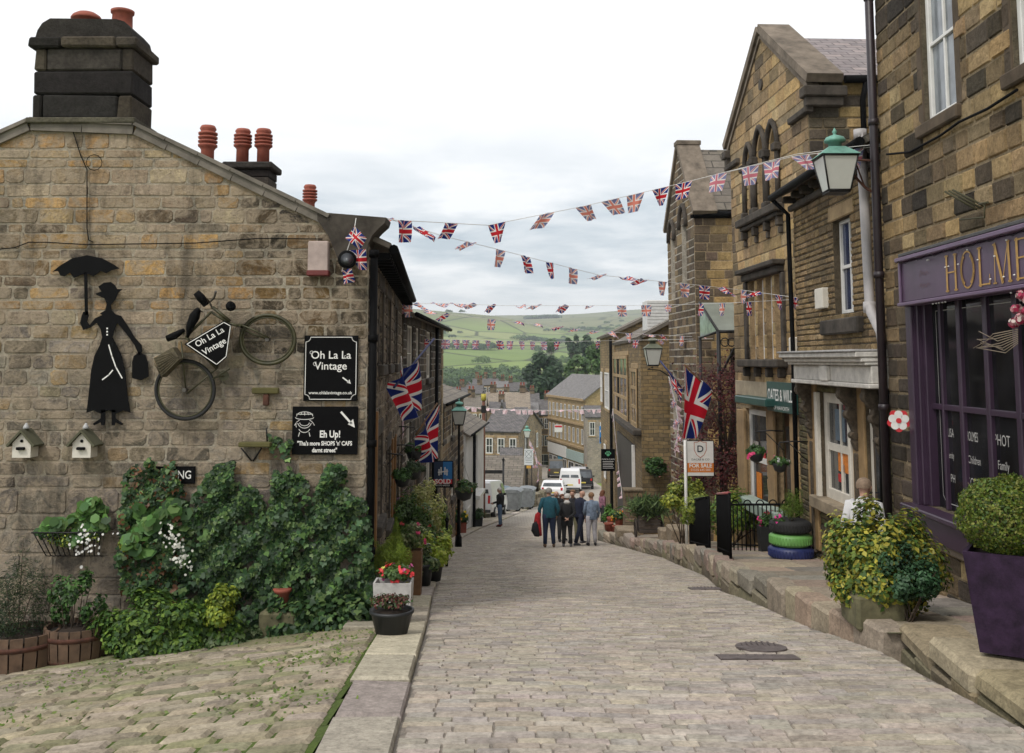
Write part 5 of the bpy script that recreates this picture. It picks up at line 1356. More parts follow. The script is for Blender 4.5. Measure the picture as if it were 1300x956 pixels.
# sagging cable over the sills
mb=MB(); mb.tube([HF.p(*hu(1130,196),.04),HF.p(*hu(1160,193),.04),HF.p(*hu(1200,172),.05),HF.p(*hu(1225,155),.06),HF.p(*hu(1262,138),.06),HF.p(*hu(1300,114),.06)],.014,6); part(mb,'cable',BLACKP,SH)
mb=MB(); 
for x0 in (.05,):
    mb.tube([HF.p(x0-.02,7.5,.09),HF.p(x0-.02,-2.6,.09)],.052,10)
    for zz in (4.5,2.9,1.0,-.6,-2.0): mb.lathe([(.066,0),(.066,.08)],HF.p(x0-.02,zz,.09),10)
part(mb,'downpipe',M('maroon_black_paint',(.022,.014,.018),.45,0,.4,6,.1),SH)
# timber shopfront
sf=thing('x','x','x') if False else None
mb=MB(); fbox(mb,HF,uf,HF.L-.1,vf0+.03,vf1,.0,.14,0,.012); fasc=part(mb,'fascia',M('purple_fascia_paint',(.085,.05,.09),.42,0,.25,3,.06),SH)
mb=MB(); fbox(mb,HF,uf-.03,HF.L-.1,vf1+.002,vf1+.05,0,.20,0,.01); fbox(mb,HF,uf-.02,HF.L-.1,vf0-.01,vf0+.028,0,.19,0,.012); fbox(mb,HF,uf-.02,uf+.03,vf0+.03,vf1-.002,.142,.165,0,.005); part(mb,'moulding',M('purple_paint_light',(.13,.08,.145),.4,0,.2,4,.06),fasc)
mb=MB(); fbox(mb,HF,uf-.02,HF.L-.1,vf1+.06,vf1+.10,0,.16,0,.01); part(mb,'flashing',M('lead_grey',(.06,.06,.06),.6,0,.4,8,.4),fasc)
# gold serif letters
uH=hu(1199,350,.15)[0]; hh=(vf1-vf0)*.72; vb=(vf1+vf0)/2-hh/2+.01
mb=MB(); cur=uH
TK,TN=.040,.014
def L_(ch):
    W={'H':.30,'O':.33,'L':.25,'M':.36,'E':.25,'S':.23}[ch]; h=hh; s=[]
    ser=lambda x,y,w_=.075:([(x-w_/2,y),(x+w_/2,y)],TN)
    if ch=='H': s=[([(.05,0),(.05,h)],TK),([(W-.05,0),(W-.05,h)],TK),([(.05,h*.52),(W-.05,h*.52)],TN),ser(.05,0),ser(.05,h),ser(W-.05,0),ser(W-.05,h)]
    if ch=='O':
        s=[(arc(W/2,h/2,W/2-.02,h/2,0,360,24),TN*1.2),(arc(W/2,h/2,W/2-.03,h/2*.9,125,235,12),TK),(arc(W/2,h/2,W/2-.03,h/2*.9,-55,55,12),TK)]
    if ch=='L': s=[([(.05,0),(.05,h)],TK),([(.02,.006),(W-.01,.006)],TN),([(W-.01,0),(W-.01,.09)],TN),ser(.05,h),]
    if ch=='M': s=[([(.04,0),(.055,h)],TN),([(.055,h),(W/2,0)],TK),([(W/2,0),(W-.055,h)],TN),([(W-.055,h),(W-.04,0)],TK),ser(.04,0,.06),ser(W-.04,0,.07),ser(.045,h,.05),ser(W-.05,h,.05)]
    if ch=='E': s=[([(.05,0),(.05,h)],TK),([(.02,.006),(W-.02,.006)],TN),([(.02,h-.006),(W-.03,h-.006)],TN),([(.05,h*.53),(W-.07,h*.53)],TN),([(W-.02,0),(W-.02,.08)],TN),([(W-.03,h),(W-.03,h-.07)],TN)]
    if ch=='S': s=[(arc(W/2,h*.74,W/2-.03,h*.25,50,250,12)+arc(W/2,h*.26,W/2-.02,h*.25,70,-140,14),TK*.8)]
    return W,s
for ch in 'HOLMES':
    W,s=L_(ch); c0=cur
    strokes(mb,s,lambda a,b,c:HF.p(c0+a,vb+b,.143+c),TK,th=.004)
    cur+=W+.05
part(mb,'lettering',GOLD,fasc)
mb=MB(); 
fm_=lambda a,b,c=0:HF.p(hu(1172,350,.15)[0]+a,vb+b,.144)
strokes(mb,[[(-.12,.21),(-.08,.27),(-.05,.22),(-.01,.25),(.03,.21),(.07,.25),(.12,.22)],[(-.13,.09),(-.08,.13),(-.04,.08),(0,.12),(.05,.08),(.1,.12),(.14,.1)]],fm_,.009); part(mb,'faded_script',M('faded_gold',(.14,.075,.09),.5),fasc)
# string of small bulbs
mb=MB(); rg=random.Random(8); pts=[]
for i in range(40): u=uf+.02+i*.11; pts.append(HF.p(u,vf1-.02+.02*math.sin(i*1.7),.21))
mb.tube(pts,.004,4); part(mb,'light_cable',BLACKP,fasc)
mb=MB()
for i in range(46):
    u=uf+.1+rg.random()*(HF.L-uf-.4); v=rg.choice([vf0-.03,vf1-.05,vf0+.12,vf0+.32]); mb.lathe([(.006,0),(.009,.008),(.004,.018)],HF.p(u,v,.15),6,axis=(-1,0,0))
o=part(mb,'fairy_light',WHITEP,fasc); o['kind']='stuff'
# shopfront frame
mb=MB(); U=lambda px,d=.05:hu(px,520,d)[0]
u0=us0
fbox(mb,HF,u0-.16,u0,vs0-.15,vf0-.01,0,.10,0,.012); fbox(mb,HF,u0-.06,u0+.05,vs0,vf0,-.1,.05,0,.01); fbox(mb,HF,u0+.052,u0+.13,vs0,vf0,-.14,.0,0,.008)
mu=[(1191,1.0,0),(1214,1.8,1),(1248,1.9,1),(1286,2,1)]
mcols=[]
for px,wd,_ in mu:
    c=U(px,0); mcols.append(c)
    fbox(mb,HF,c-.022*wd,c+.022*wd,vs0,vf0,-.10,-.045,0,.01)
c=mcols[-1]
while c<HF.L-1: c+=.42; mcols.append(c); fbox(mb,HF,c-.04,c+.04,vs0,vf0,-.10,-.045,0,.01)
vt=hu(1193,517,-.02)[1]; fbox(mb,HF,u0+.1,HF.L-.65,vt-.03,vt+.03,-.10,-.05,0,.006)
fr_=part(mb,'shop_window',PURPLE_SHADED,SH)
mb=MB(); mb.face([HF.p(us0,vs0,-.09),HF.p(HF.L-.6,vs0,-.09),HF.p(HF.L-.6,vf0,-.09),HF.p(us0,vf0,-.09)]); part(mb,'pane',m_glass('shop_glass',(.004,.004,.005),.08,.35),fr_)
mb=MB(); fbox(mb,HF,us0-.22,HF.L-.5,vs0-.06,vs0-.002,-.14,.22,0,.012); fbox(mb,HF,us0-.16,HF.L-.5,vs0-.30,vs0-.062,-.0,.17,0,.012); part(mb,'sill',PURPLE_SHADED,fr_)
mb=MB(); fbox(mb,HF,us0-.12,HF.L-.5,vs0-.38,vs0-.305,0,.12,0,.01); part(mb,'batten',M('grey_wood',(.20,.16,.12),.85,0,.3,9,.3),fr_)
mb=MB()
for (tx,px,py,sz,sx) in (('LISA',1207,550,.13,.62),('HOLMES',1234,555,.135,.52),('PHOT',1272,560,.15,.8),('G',1297,562,.15,.8),('Maternity',1206,578,.10,.52),('Children',1237,585,.115,.7),('Family',1274,592,.12,.75),('PH',1210,608,.12,.8),('TOGR',1237,614,.13,.9)):
    uu,vv=hu(px,py,-.086); text_mesh(mb,tx,lambda a,b,c:HF.p(uu+a,vv+b,-.086),sz,sx=sx)
ub=U(1193,-.086)
strokes(mb,[[(ub,vf0-.08),(ub,vs0+.14),(ub+.08,vs0+.07),(ub+.5,vs0+.07)],[(ub,vf0-.08),(ub+2.6,vf0-.08)]],lambda a,b,c=0:HF.p(a,b,-.086),.008)
part(mb,'window_lettering',M('silver_lettering',(.45,.44,.42),.5,0,.05,3,0),fr_)
# iron bracket lamp fitting on the wall, rose emblem
t=thing('wall_bracket','dark iron light bracket on the stone wall above the purple fascia','bracket',HF.p(*hu(1225,268),.1)); mb=MB()
for i in range(3): mb.tube([HF.p(*hu(1206+i*5,243-i*1,.2),.25),HF.p(*hu(1220+i*5,266-i*2,.2),.05)],.012,6)
mb.tube([HF.p(*hu(1218,279,.1),.1),HF.p(*hu(1250,276,.1),.1),HF.p(*hu(1250,259,.1),.1)],.008,5); mb.tube([HF.p(*hu(1243,259,.1),.1),HF.p(*hu(1254,257,.1),.1)],.012,6)
part(mb,'rod',M('mossy_iron2',(.06,.055,.025),.8),t)
rc=HF.p(*hu(1141,534,.16),.16); t=thing('rose_emblem','round white and red rose emblem on the black downpipe by the purple shopfront','emblem',rc)
RED=M('signal_red',(.55,.02,.03),.45,0,.1,4,.03)
cu,cv=hu(1141,534,.16)
def disc(cx,cy,r,d,n=14,rx=1): return [HF.p(cu+cx+r*rx*math.cos(2*math.pi*i/n),cv+cy+r*math.sin(2*math.pi*i/n),d) for i in range(n)]
mb=MB(); hx=2.2
E=lambda a,b,d:(rc[0]+a*.92,rc[1]-a*.35,rc[2]+b) 
def dsc(mb,cx,cy,r,off):
    pts=[]
    for i in range(14):
        a=cx+r*math.cos(2*math.pi*i/14); b=cy+r*math.sin(2*math.pi*i/14); pts.append((rc[0]+a*.94-.33*off,rc[1]-a*.33-.94*off,rc[2]+b))
    mb.prism(pts[::-1],(.33*.008,.94*.008,0))
for k in range(5): dsc(mb,.085*math.sin(k*1.257+.63),.085*math.cos(k*1.257+.63),.045,0)
part(mb,'sepal',RED,t); mb=MB()
for k in range(5): dsc(mb,.068*math.sin(k*1.257),.068*math.cos(k*1.257),.046,.006)
part(mb,'petal',WHITEP,t); mb=MB(); dsc(mb,0,0,.03,.014); part(mb,'centre',RED,t)
# garland
gp=HF.p(*hu(1297,385,.35),.3); rs=np.random.RandomState(3)
cs=np.array([HF.p(*hu(px,py,.3),.3) for px,py in ((1290,392),(1297,375),(1302,395),(1296,405),(1306,380),(1288,410))])
pp=[];nn=[];cc=[]
for c_ in cs:
    for i in range(60):
        q=rs.normal(size=3); q/=np.linalg.norm(q); pp.append(c_+q*.045*rs.uniform(.5,1)); nn.append(q); cc.append([(.5,.06,.14),(.6,.3,.32),(.7,.6,.55),(.45,.04,.10)][rs.randint(4)])
t=thing('flower_garland','pink and cream rose garland with bare twigs hanging over the purple shop window','garland',gp)
me=leaf_mesh('bloom',pp,nn,.035,np.array(cc),'round',rs,gp); me.materials.append(MATS['leaf']); part(me,'bloom',None,t)
mb=MB()
for i in range(9): mb.tube([HF.p(*hu(1300,418+i*2.2,.25),.3),HF.p(*hu(1262+i*2,424+i*3,.25),.26),HF.p(*hu(1235+R.uniform(-4,6),430+R.uniform(-10,12),.25),.22)],.0035,4)
part(mb,'twig',M('pale_twig',(.35,.28,.2),.8),t)
# ================================================================== RIGHT: low thin-coursed shop with white cornice bay
LF=Fr(4.75,16.45,4.72,12.03); lu=lambda px,py,d=0:LF.uv(px,py,d)
LS=thing('bay_shop','low thin-coursed stone shop with a white cornice over carved brackets','shop',LF.p(2,-3.2))
wr=LF.rect(1059,276,1082,398); 
wb=(lu(1043,560)[0],lu(1082,560)[0],lu(1062,640,.0)[1],lu(1062,500)[1]); db=(lu(1101,560)[0],lu(1121,560)[0],-2.78,wb[3])
mb=MB(); palL=lambda rg,u,v: palmix(rg,u,v,[(.30,.215,.11),(.25,.18,.10),(.34,.245,.13)],[(.10,.08,.055),(.13,.10,.065)],-1.0,3.1,2.0,.2) if v>-.15 else pick(rg, [(.18,.15,.085),(.14,.13,.07),(.10,.085,.06)],.2)
masonry(mb,LF,0,LF.L,-5,2.9,(.075,.105),(.14,.42),palL,(.10,.08,.055),openings=[wr,wb,db],gap=.012,depth=.016,jit=.005,seed=41,cut=.15,reveal=.2)
mb.face([LF.p(0,-5,0),LF.p(0,2.9,0),LF.p(0,2.9,-5),LF.p(0,-5,-5)],0,(.18,.14,.09))
mb.face([LF.p(0,-5,-5),LF.p(0,2.9,-5),LF.p(LF.L,2.9,-5),LF.p(LF.L,-5,-5)],0,(.18,.14,.09))
part(mb,'wall',WALLO,LS)
mb=MB(); mb.slab(LF.p(-.12,2.80,.32),LF.p(LF.L-.02,2.80,.32),LF.p(LF.L-.02,4.2,-2.6),LF.p(-.12,4.2,-2.6),.09); mb.slab(LF.p(LF.L-.02,2.8,-5.2),LF.p(-.12,2.8,-5.2),LF.p(-.12,4.2,-2.6),LF.p(LF.L-.02,4.2,-2.6),.09); part(mb,'roof',STSLATE,LS)
mb=MB()
for i in range(9): fbox(mb,LF,.1+i*.5,.22+i*.5,2.62,2.74,0,.22,0,.02,jit=.01)
fbox(mb,LF,-.05,LF.L-.05,2.50,2.6,0,.09,0,.02)
part(mb,'corbel',STONED,LS)
mb=MB(); mb.tube([LF.p(-.05,2.74,.36),LF.p(LF.L-.1,2.74,.36)],.06,8); mb.tube([LF.p(-.02,2.7,.34),LF.p(.02,2.45,.1),LF.p(.02,.3,.08),LF.p(.02,-3.2,.08)],.038,8); part(mb,'gutter',BLACKP,LS)
w_=window(LS,LF,wr,cols=2,rows=2,sash=True,din=.14,sur=STONEB,sill=False,lh=.22,glass=m_glass('blue_glass',(.012,.02,.05),.1))
mb=MB(); a=LF.rect(1040,404,1088,424,.1); fbox(mb,LF,a[0],a[1],a[2],a[3],-.1,.10,0,.02,jit=.006); part(mb,'sill',STONED,w_)
mb=MB(); a=LF.rect(1034,366,1044,392,.1); fbox(mb,LF,a[0],a[1],a[2],a[3],0,.1,0,.01); part(mb,'vent_box',CREAM,LS)
# grey soil pipe with offset
GP=M('grey_pipe',(.42,.40,.40),.5,0,.15,5,.05)
mb=MB(); pw=lambda px,py,d=.14:LF.p(*LF.uv(px,py,d),d)
mb.tube([pw(1092,166),pw(1097,250),pw(1104,385),pw(1106,396),pw(1118,422),pw(1121,442)],[.07,.062,.062,.066,.06,.06],10); mb.lathe([(.08,0),(.08,.14)],pw(1104,397),10); mb.lathe([(.085,0),(.085,.12)],pw(1092,176),10)
part(mb,'soil_pipe',GP,LS)
mb=MB(); mb.tube([pw(1121,442,.1),pw(1122,500,.1),pw(1124,690,.1)],.06,10); part(mb,'downpipe',BLACKP,LS)
# entablature
ve=lambda py,d=.3:LF.uv(1060,py,d)[1]
mb=MB(); e0,e1=lu(1006,470,.3)[0]-.05,LF.L-.12
z1,z0=ve(447,.45),ve(490,.3)
for (a,b,d_,ex) in ((z1-.07,z1,.50,.0),(z1-.13,z1-.072,.43,.05),(z1-.17,z1-.132,.38,.08),(z0+.06,z1-.172,.30,.12),(z0,z0+.058,.34,.09)):
    fbox(mb,LF,e0+ex,e1-ex*.3,a,b,-.02,d_,0,.012,jit=.003)
um=(e0+e1)/2; fbox(mb,LF,um-.16,um+.16,z0+.062,z1-.18,.3,.36,0,.01)
part(mb,'cornice',M('flaking_white_paint',(.62,.59,.54),.6,0,.3,7,.25),LS)
mb=MB(); fbox(mb,LF,e0-.02,e1,z1+.002,z1+.03,-.02,.53,0,.008,jit=.006); part(mb,'lead_flashing',M('lead_pale',(.33,.32,.31),.6,0,.4,6,.5),LS)
# carved consoles
def console(px):
    c=lu(px,510,.12)[0]; z=z0-.01
    pr=[(0,z),(.26,z),(.27,z-.08),(.22,z-.2),(.15,z-.27),(.17,z-.36),(.13,z-.5),(.08,z-.62),(.10,z-.75),(.06,z-.85),(0,z-.9)]
    mb=MB(); mb.prism([LF.p(c-.07,v,d) for d,v in pr],tuple(LF.u[k]*.14 if k<2 else 0 for k in range(3)))
    for (d,v,r) in ((.19,z-.10,.09),(.13,z-.38,.065),(.08,z-.66,.05)): mb.lathe([(r,-.085),(r*1.05,0),(r,.085)],LF.p(c,v,d),12,axis=(LF.u[0],LF.u[1],0))
    fbox(mb,LF,c-.06,c+.06,-2.95,z-.9,0,.07,0,.01)
    part(mb,'console',M('carved_stone',(.10,.078,.055),.9,0,.6,14,.8,.25),LS)
for px in (1023,1078,1110): console(px)
mb=MB(); OC=M('ochre_timber',(.30,.195,.09),.7,0,.35,5,.2)
fbox(mb,LF,lu(1030,560)[0]-.05,wb[0]-.125,-2.9,z0,0,.05,0,.01); part(mb,'pilaster',OC,LS)
for a_,b_ in ((wb[0]-.12,wb[0]-.004),(wb[1]+.004,wb[1]+.10)): mb=MB(); fbox(mb,LF,a_,b_,wb[2],wb[3],0,.07,0,.01); part(mb,'window_casing',CREAM,LS)
mb=MB(); fbox(mb,LF,wb[1]+.12,db[0]-.005,-2.2,z0,0,.04,0,.01); part(mb,'panel',OC,LS)
w_=window(LS,LF,wb,fm=CREAM,cols=2,rows=2,sash=True,fw=.15,bar=.05,din=.1,lintel=False,sill=False,glass=m_glass('shop_glass_b',(.02,.022,.025),.08,.5))
mb=MB(); a=LF.rect(1030,640,1084,656,.12); fbox(mb,LF,a[0],a[1]+.1,a[2],a[3],-.1,.15,0,.015); part(mb,'sill',STONE,w_)
# bright display behind the lower panes
for (x0,y0,x1,y1,cn,cc_) in ((1064,575,1078,600,'orange',(.7,.22,.03)),(1064,602,1069,612,'red',(.5,.03,.03)),(1064,625,1070,634,'red2',(.5,.03,.03)),(1070,590,1073,630,'pale',(.45,.42,.38)),(1060,520,1072,560,'curtain_blue',(.12,.17,.22))):
    mb=MB(); a=LF.rect(x0,y0,x1,y1,-.08); fbox(mb,LF,a[0],a[1],a[2],a[3],-.092,-.083,0,.002); part(mb,'display_item',M('display_'+cn,cc_,.5,0,.35,30,0),w_)
mb=MB(); fbox(mb,LF,db[0],db[1],db[2],db[3],-.08,-.04,0,.01); do=part(mb,'door',CREAM,LS)
mb=MB(); fbox(mb,LF,db[0]+.12,db[1]-.1,db[2]+.9,db[3]-.15,-.04,-.035,0,.002); part(mb,'pane',GLASS,do)
mb=MB(); c_=LF.p(db[0]+.07,db[2]+1.05,-.02); mb.tube([c_,(c_[0]-.05,c_[1],c_[2]),(c_[0]-.06,c_[1]-.1,c_[2])],.012,6); part(mb,'handle',IRON,do)
# ================================================================== RIGHT: tall gabled shop
TF=Fr(4.78,21.2,5.0,16.3); tu=lambda px,py,d=0:TF.uv(px,py,d)
TS=thing('gabled_shop','tall gabled buff stone shop with arched upper windows and a green sign','shop',TF.p(2,-4))
ap=tu(958,50); lft=tu(920,178); rgt=tu(1023,112)
vE=(lft[1]+rgt[1])/2; 
ap=(TF.L/2,ap[1])
clipT=[(0,-6),(TF.L,-6),(TF.L,vE),(ap[0],ap[1]),(0,vE)]
# triple lancets: three openings with pointed heads built as surround pieces
la=[]
for (xa,xb,yt,yb) in ((950,957,188,272),(963,973,168,268),(979,989,160,262)):
    a0,a1=tu(xa,230)[0],tu(xb,230)[0]; la.append((a0,a1,tu((xa+xb)/2,yb)[1],tu((xa+xb)/2,yt)[1]))
vb_=min(l[2] for l in la); la=[(l[0],l[1],vb_,l[3]) for l in la]
lw=[]
for (xa,xb) in ((952,959),(962,970),(973,981),(984,993)):
    lw.append((tu(xa,400)[0],tu(xb,400)[0],tu(972,456)[1],tu(972,352)[1]))
sw=(tu(948,580)[0],tu(974,580)[0],tu(960,648)[1],tu(960,520)[1]); dr=(tu(983,580)[0],tu(1008,580)[0],-4.2,tu(995,522)[1])
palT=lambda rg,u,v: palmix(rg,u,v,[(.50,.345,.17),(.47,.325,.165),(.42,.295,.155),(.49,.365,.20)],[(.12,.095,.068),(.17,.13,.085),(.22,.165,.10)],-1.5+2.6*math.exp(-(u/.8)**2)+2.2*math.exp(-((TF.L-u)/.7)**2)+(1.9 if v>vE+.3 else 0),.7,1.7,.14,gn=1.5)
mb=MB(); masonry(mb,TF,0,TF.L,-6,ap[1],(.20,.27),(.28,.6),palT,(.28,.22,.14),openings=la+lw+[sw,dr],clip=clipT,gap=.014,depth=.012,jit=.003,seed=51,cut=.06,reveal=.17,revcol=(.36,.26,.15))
TFs=Fr(5.0,16.3,12.0,16.1)
masonry(mb,TFs,0,6.5,-2,vE,(.17,.22),(.3,.6),lambda rg,u,v:pick(rg,[(.34,.25,.12),(.28,.2,.11),(.38,.27,.13),(.2,.155,.095)] if u>.75 else [(.09,.078,.06),(.12,.1,.07)],.18),(.20,.16,.10),gap=.016,depth=.014,seed=52,cut=.1)
mb.face([TF.p(0,-6,0),TF.p(0,vE,0),TF.p(0,vE,-7),TF.p(0,-6,-7)],0,(.22,.17,.1))
part(mb,'wall',m_masonry('masonry_gabled',.4,(.06,.048,.036),fine=26,bstr=.6,stains=1.0),TS)
# roof behind a coped gable
mb=MB(); zr_=ap[1]-.12; dr_=.40
def tp(u,v,d):return TF.p(u,v,d)
mb.slab(tp(TF.L+.14,vE+.02,-dr_),tp(TF.L+.14,vE+.02,-7.5),tp(ap[0],zr_,-7.5),tp(ap[0],zr_,-dr_),.08)
mb.slab(tp(-.14,vE+.02,-7.5),tp(-.14,vE+.02,-dr_),tp(ap[0],zr_,-dr_),tp(ap[0],zr_,-7.5),.08)
rf=part(mb,'roof',m_roof('pink_slate',[(.22,.185,.185),(.26,.225,.22),(.19,.165,.17),(.3,.25,.24)],.34,.2,.012,.1,.4),TS)
mb=MB()
def cop2(fr,p,q,th,w_,out,n=1):
    for i in range(n):
        a=[p[k]+(q[k]-p[k])*i/n for k in (0,1)]; b=[p[k]+(q[k]-p[k])*(i+1)/n for k in (0,1)]
        L=math.hypot(b[0]-a[0],b[1]-a[1]); nx,nz=-(b[1]-a[1])/L*th,(b[0]-a[0])/L*th
        if nz<0: nx,nz=-nx,-nz
        pts=[(a[0],a[1]),(b[0],b[1]),(b[0]+nx,b[1]+nz),(a[0]+nx,a[1]+nz)]
        mb.prism([fr.p(u,v,out) for u,v in pts],tuple(-fr.n[k]*w_ if k<2 else 0 for k in range(3)))
cop2(TF,(-.22,vE-.12),(ap[0],ap[1]),.15,.62,.10,6); cop2(TF,(ap[0],ap[1]),(TF.L+.22,vE-.12),.15,.62,.10,6)
cop2(TF,(-.10,vE-.20),(ap[0],ap[1]-.13),.08,.2,.05,1); cop2(TF,(ap[0],ap[1]-.13),(TF.L+.10,vE-.20),.08,.2,.05,1)
part(mb,'coping',M('gable_coping',(.19,.155,.12),.9,0,.5,3,.35,.25),rf)
mb=MB()
for (a,b) in ((-.25,.02),(TF.L-.02,TF.L+.25)):
    mb=MB(); fbox(mb,TF,a,b,vE-.36,vE-.18,-.6,.14,0,.02); fbox(mb,TF,a+.05,b-.05,vE-.52,vE-.355,-.55,.09,0,.02)
    if a<0: fbox(mb,TF,-.2,.75,vE-.62,vE-.5,-.05,.10,0,.02)
    else: fbox(mb,TF,TF.L-.8,TF.L+.15,vE-.62,vE-.5,-.05,.10,0,.02)
    part(mb,'kneeler',STONED,TS)
mb=MB(); mb.tube([TFs.p(.6,vE-.05,.12),TFs.p(6.4,vE-.05,.12)],.07,8); mb.tube([TFs.p(.95,vE-.1,.12),TFs.p(.9,vE-.4,.07),TFs.p(.9,1.5,.07)],.05,8); part(mb,'gutter',BLACKP,TS)
mb=MB(); mb.lathe([(.11,0),(.11,.05)],TF.p(ap[0]-.05,ap[1]-1.05,.0),16,axis=(-1,0,0)); part(mb,'roundel',STONED,TS)
for i,l in enumerate(la):
    wd=l[1]-l[0]; um=(l[0]+l[1])/2
    mb=MB(); fbox(mb,TF,l[0],l[0]+.05,l[2],l[3],-.16,-.10); fbox(mb,TF,l[1]-.05,l[1],l[2],l[3],-.16,-.10); fbox(mb,TF,l[0],l[1],l[2]+(l[3]-l[2])*.45,l[2]+(l[3]-l[2])*.45+.05,-.16,-.10); w_=part(mb,'window',WHITEP,TS)
    mb=MB(); mb.face([TF.p(l[0],l[2],-.14),TF.p(l[1],l[2],-.14),TF.p(l[1],l[3],-.14),TF.p(l[0],l[3],-.14)]); part(mb,'pane',GLASS,w_)
    mb=MB()
    # pointed arch head: two corner fillets and a hood mould
    n=8; r=wd
    A=[(l[1]-r*math.cos(t_),l[3]-wd*.87+r*math.sin(t_)) for t_ in np.linspace(0,math.pi/3,n)]; Bq=[(l[0]+r*math.cos(t_),l[3]-wd*.87+r*math.sin(t_)) for t_ in np.linspace(0,math.pi/3,n)]
    mb.prism([TF.p(u,v,.01) for u,v in A+[(l[0],l[3])]][::-1],tuple(-TF.n[k]*.2 if k<2 else 0 for k in range(3)))
    mb.prism([TF.p(u,v,.01) for u,v in Bq+[(l[1],l[3])]],tuple(-TF.n[k]*.2 if k<2 else 0 for k in range(3)))
    part(mb,'arch_head',STONEB,w_)
    mb=MB(); out=[(um+(u-um)*1.45,l[3]-wd*.87+(v-l[3]+wd*.87)*1.32) for u,v in A]+[(um+(u-um)*1.45,l[3]-wd*.87+(v-l[3]+wd*.87)*1.32) for u,v in Bq[::-1]]
    mb.tube([TF.p(u,v,.05) for u,v in out],.05,6); part(mb,'hood_mould',STONED,w_)
    for uu in ((l[0]-.10),(l[1]+.10)):
        mb=MB(); mb.tube([TF.p(uu,l[2]+.0,.06),TF.p(uu,l[3]-wd*.9-.1,.06)],.05,8); fbox(mb,TF,uu-.10,uu+.10,l[3]-wd*.9-.1,l[3]-wd*.9+.05,0,.15,0,.02); fbox(mb,TF,uu-.08,uu+.08,l[2],l[2]+.14,0,.13,0,.02); part(mb,'column',STONED,w_)
us,ue=la[0][0]-.3,la[2][1]+.3
mb=MB(); fbox(mb,TF,us,ue,vb_-.16,vb_-.004,-.1,.22,0,.02); fbox(mb,TF,us+.06,ue-.06,vb_-.24,vb_-.164,0,.14,0,.02)
for i in range(4): u_=us+.15+(ue-us-.3)*i/3; fbox(mb,TF,u_-.06,u_+.06,vb_-.42,vb_-.245,0,.13,0,.02); fbox(mb,TF,u_-.045,u_+.045,vb_-.56,vb_-.425,0,.08,0,.02)
part(mb,'sill',STONED,TS)
for l in lw:
    mb=MB(); fbox(mb,TF,l[0],l[0]+.05,l[2],l[3],-.16,-.10); fbox(mb,TF,l[1]-.07,l[1],l[2],l[3],-.16,-.08); fbox(mb,TF,l[0]+.05,l[1]-.07,l[3]-.06,l[3],-.16,-.10); w_=part(mb,'window',WHITEP,TS)
    mb=MB(); mb.face([TF.p(l[0],l[2],-.14),TF.p(l[1],l[2],-.14),TF.p(l[1],l[3],-.14),TF.p(l[0],l[3],-.14)]); part(mb,'pane',GLASS,w_)
us,ue=lw[0][0]-.22,lw[3][1]+.25; v0_,v1_=lw[0][2],lw[0][3]
mb=MB(); fbox(mb,TF,us,ue,v1_+.14,v1_+.24,0,.24,0,.02); fbox(mb,TF,us+.06,ue-.06,v1_+.004,v1_+.138,-.05,.13,0,.02)
fbox(mb,TF,us,us+.16,v0_,v1_,-.05,.07,0,.015); fbox(mb,TF,ue-.16,ue,v0_,v1_,-.05,.07,0,.015); part(mb,'window_surround',STONED,TS)
mb=MB(); fbox(mb,TF,us-.05,ue+.05,v0_-.15,v0_-.004,-.1,.22,0,.02)
for i in range(4): u_=us+.15+(ue-us-.3)*i/3; fbox(mb,TF,u_-.06,u_+.06,v0_-.34,v0_-.155,0,.14,0,.02)
part(mb,'sill',STONED,TS)
mb=MB(); a=TF.rect(1001,428,1007,452,.1); fbox(mb,TF,a[0],a[1],a[2],a[3],0,.1,0,.03); part(mb,'alarm_box',CREAM,TS)
# shop level
mb=MB(); a=TF.rect(934,484,972,503,.04); fbox(mb,TF,a[0],a[1]+1.6,a[2],a[3],0,.05,0,.01); part(mb,'lintel_band',M('stained_render',(.36,.30,.21),.9,0,.35,3,.2),TS)
DG=M('bottle_green_paint',(.02,.07,.06),.4,0,.25,5,.06)
mb=MB(); a=TF.rect(934,504,973,514,.3); fbox(mb,TF,a[0],a[1],a[2],a[3],0,.32,0,.02); part(mb,'awning_box',DG,TS)
w_=window(TS,TF,sw,cols=1,rows=2,sash=True,fw=.12,bar=.05,din=.12,lintel=False,sill=False,glass=MATS['shop_glass_b'])
mb=MB(); a=TF.rect(945,640,990,652,.2); fbox(mb,TF,a[0]-.1,a[1],a[2]-.05,a[3],0,.3,0,.02); part(mb,'ledge',M('pale_green_paint',(.30,.38,.33),.5),TS)
mb=MB()
for (x0,x1) in ((937,946),(975,983)): mb=MB(); a=TF.rect(x0,520,x1,660,.05); fbox(mb,TF,a[0],a[1],-4.0,a[3],0,.06,0,.01); part(mb,'pilaster',M('ochre_stone',(.30,.20,.10),.8,0,.3,4,.2),TS)
mb=MB(); fbox(mb,TF,dr[0],dr[1],dr[2],dr[3],-.25,-.2,0,.01); do=part(mb,'door',M('brown_varnish',(.10,.045,.02),.4,0,.3,5,.1),TS)
mb=MB(); fbox(mb,TF,dr[0]+.1,dr[1]-.35,dr[2]+.9,dr[3]-.3,-.2,-.195,0,.002); part(mb,'pane',GLASS,do)
mb=MB(); fbox(mb,TF,dr[1]-.22,dr[1]-.10,dr[2],dr[3],-.2,-.05,0,.01); part(mb,'door_edge',DG,do)
mb=MB(); fbox(mb,TF,dr[1]+.0,dr[1]+.18,dr[2],dr[3]+.05,0,.07,0,.01); part(mb,'door_post',MATS['ochre_stone'],TS)
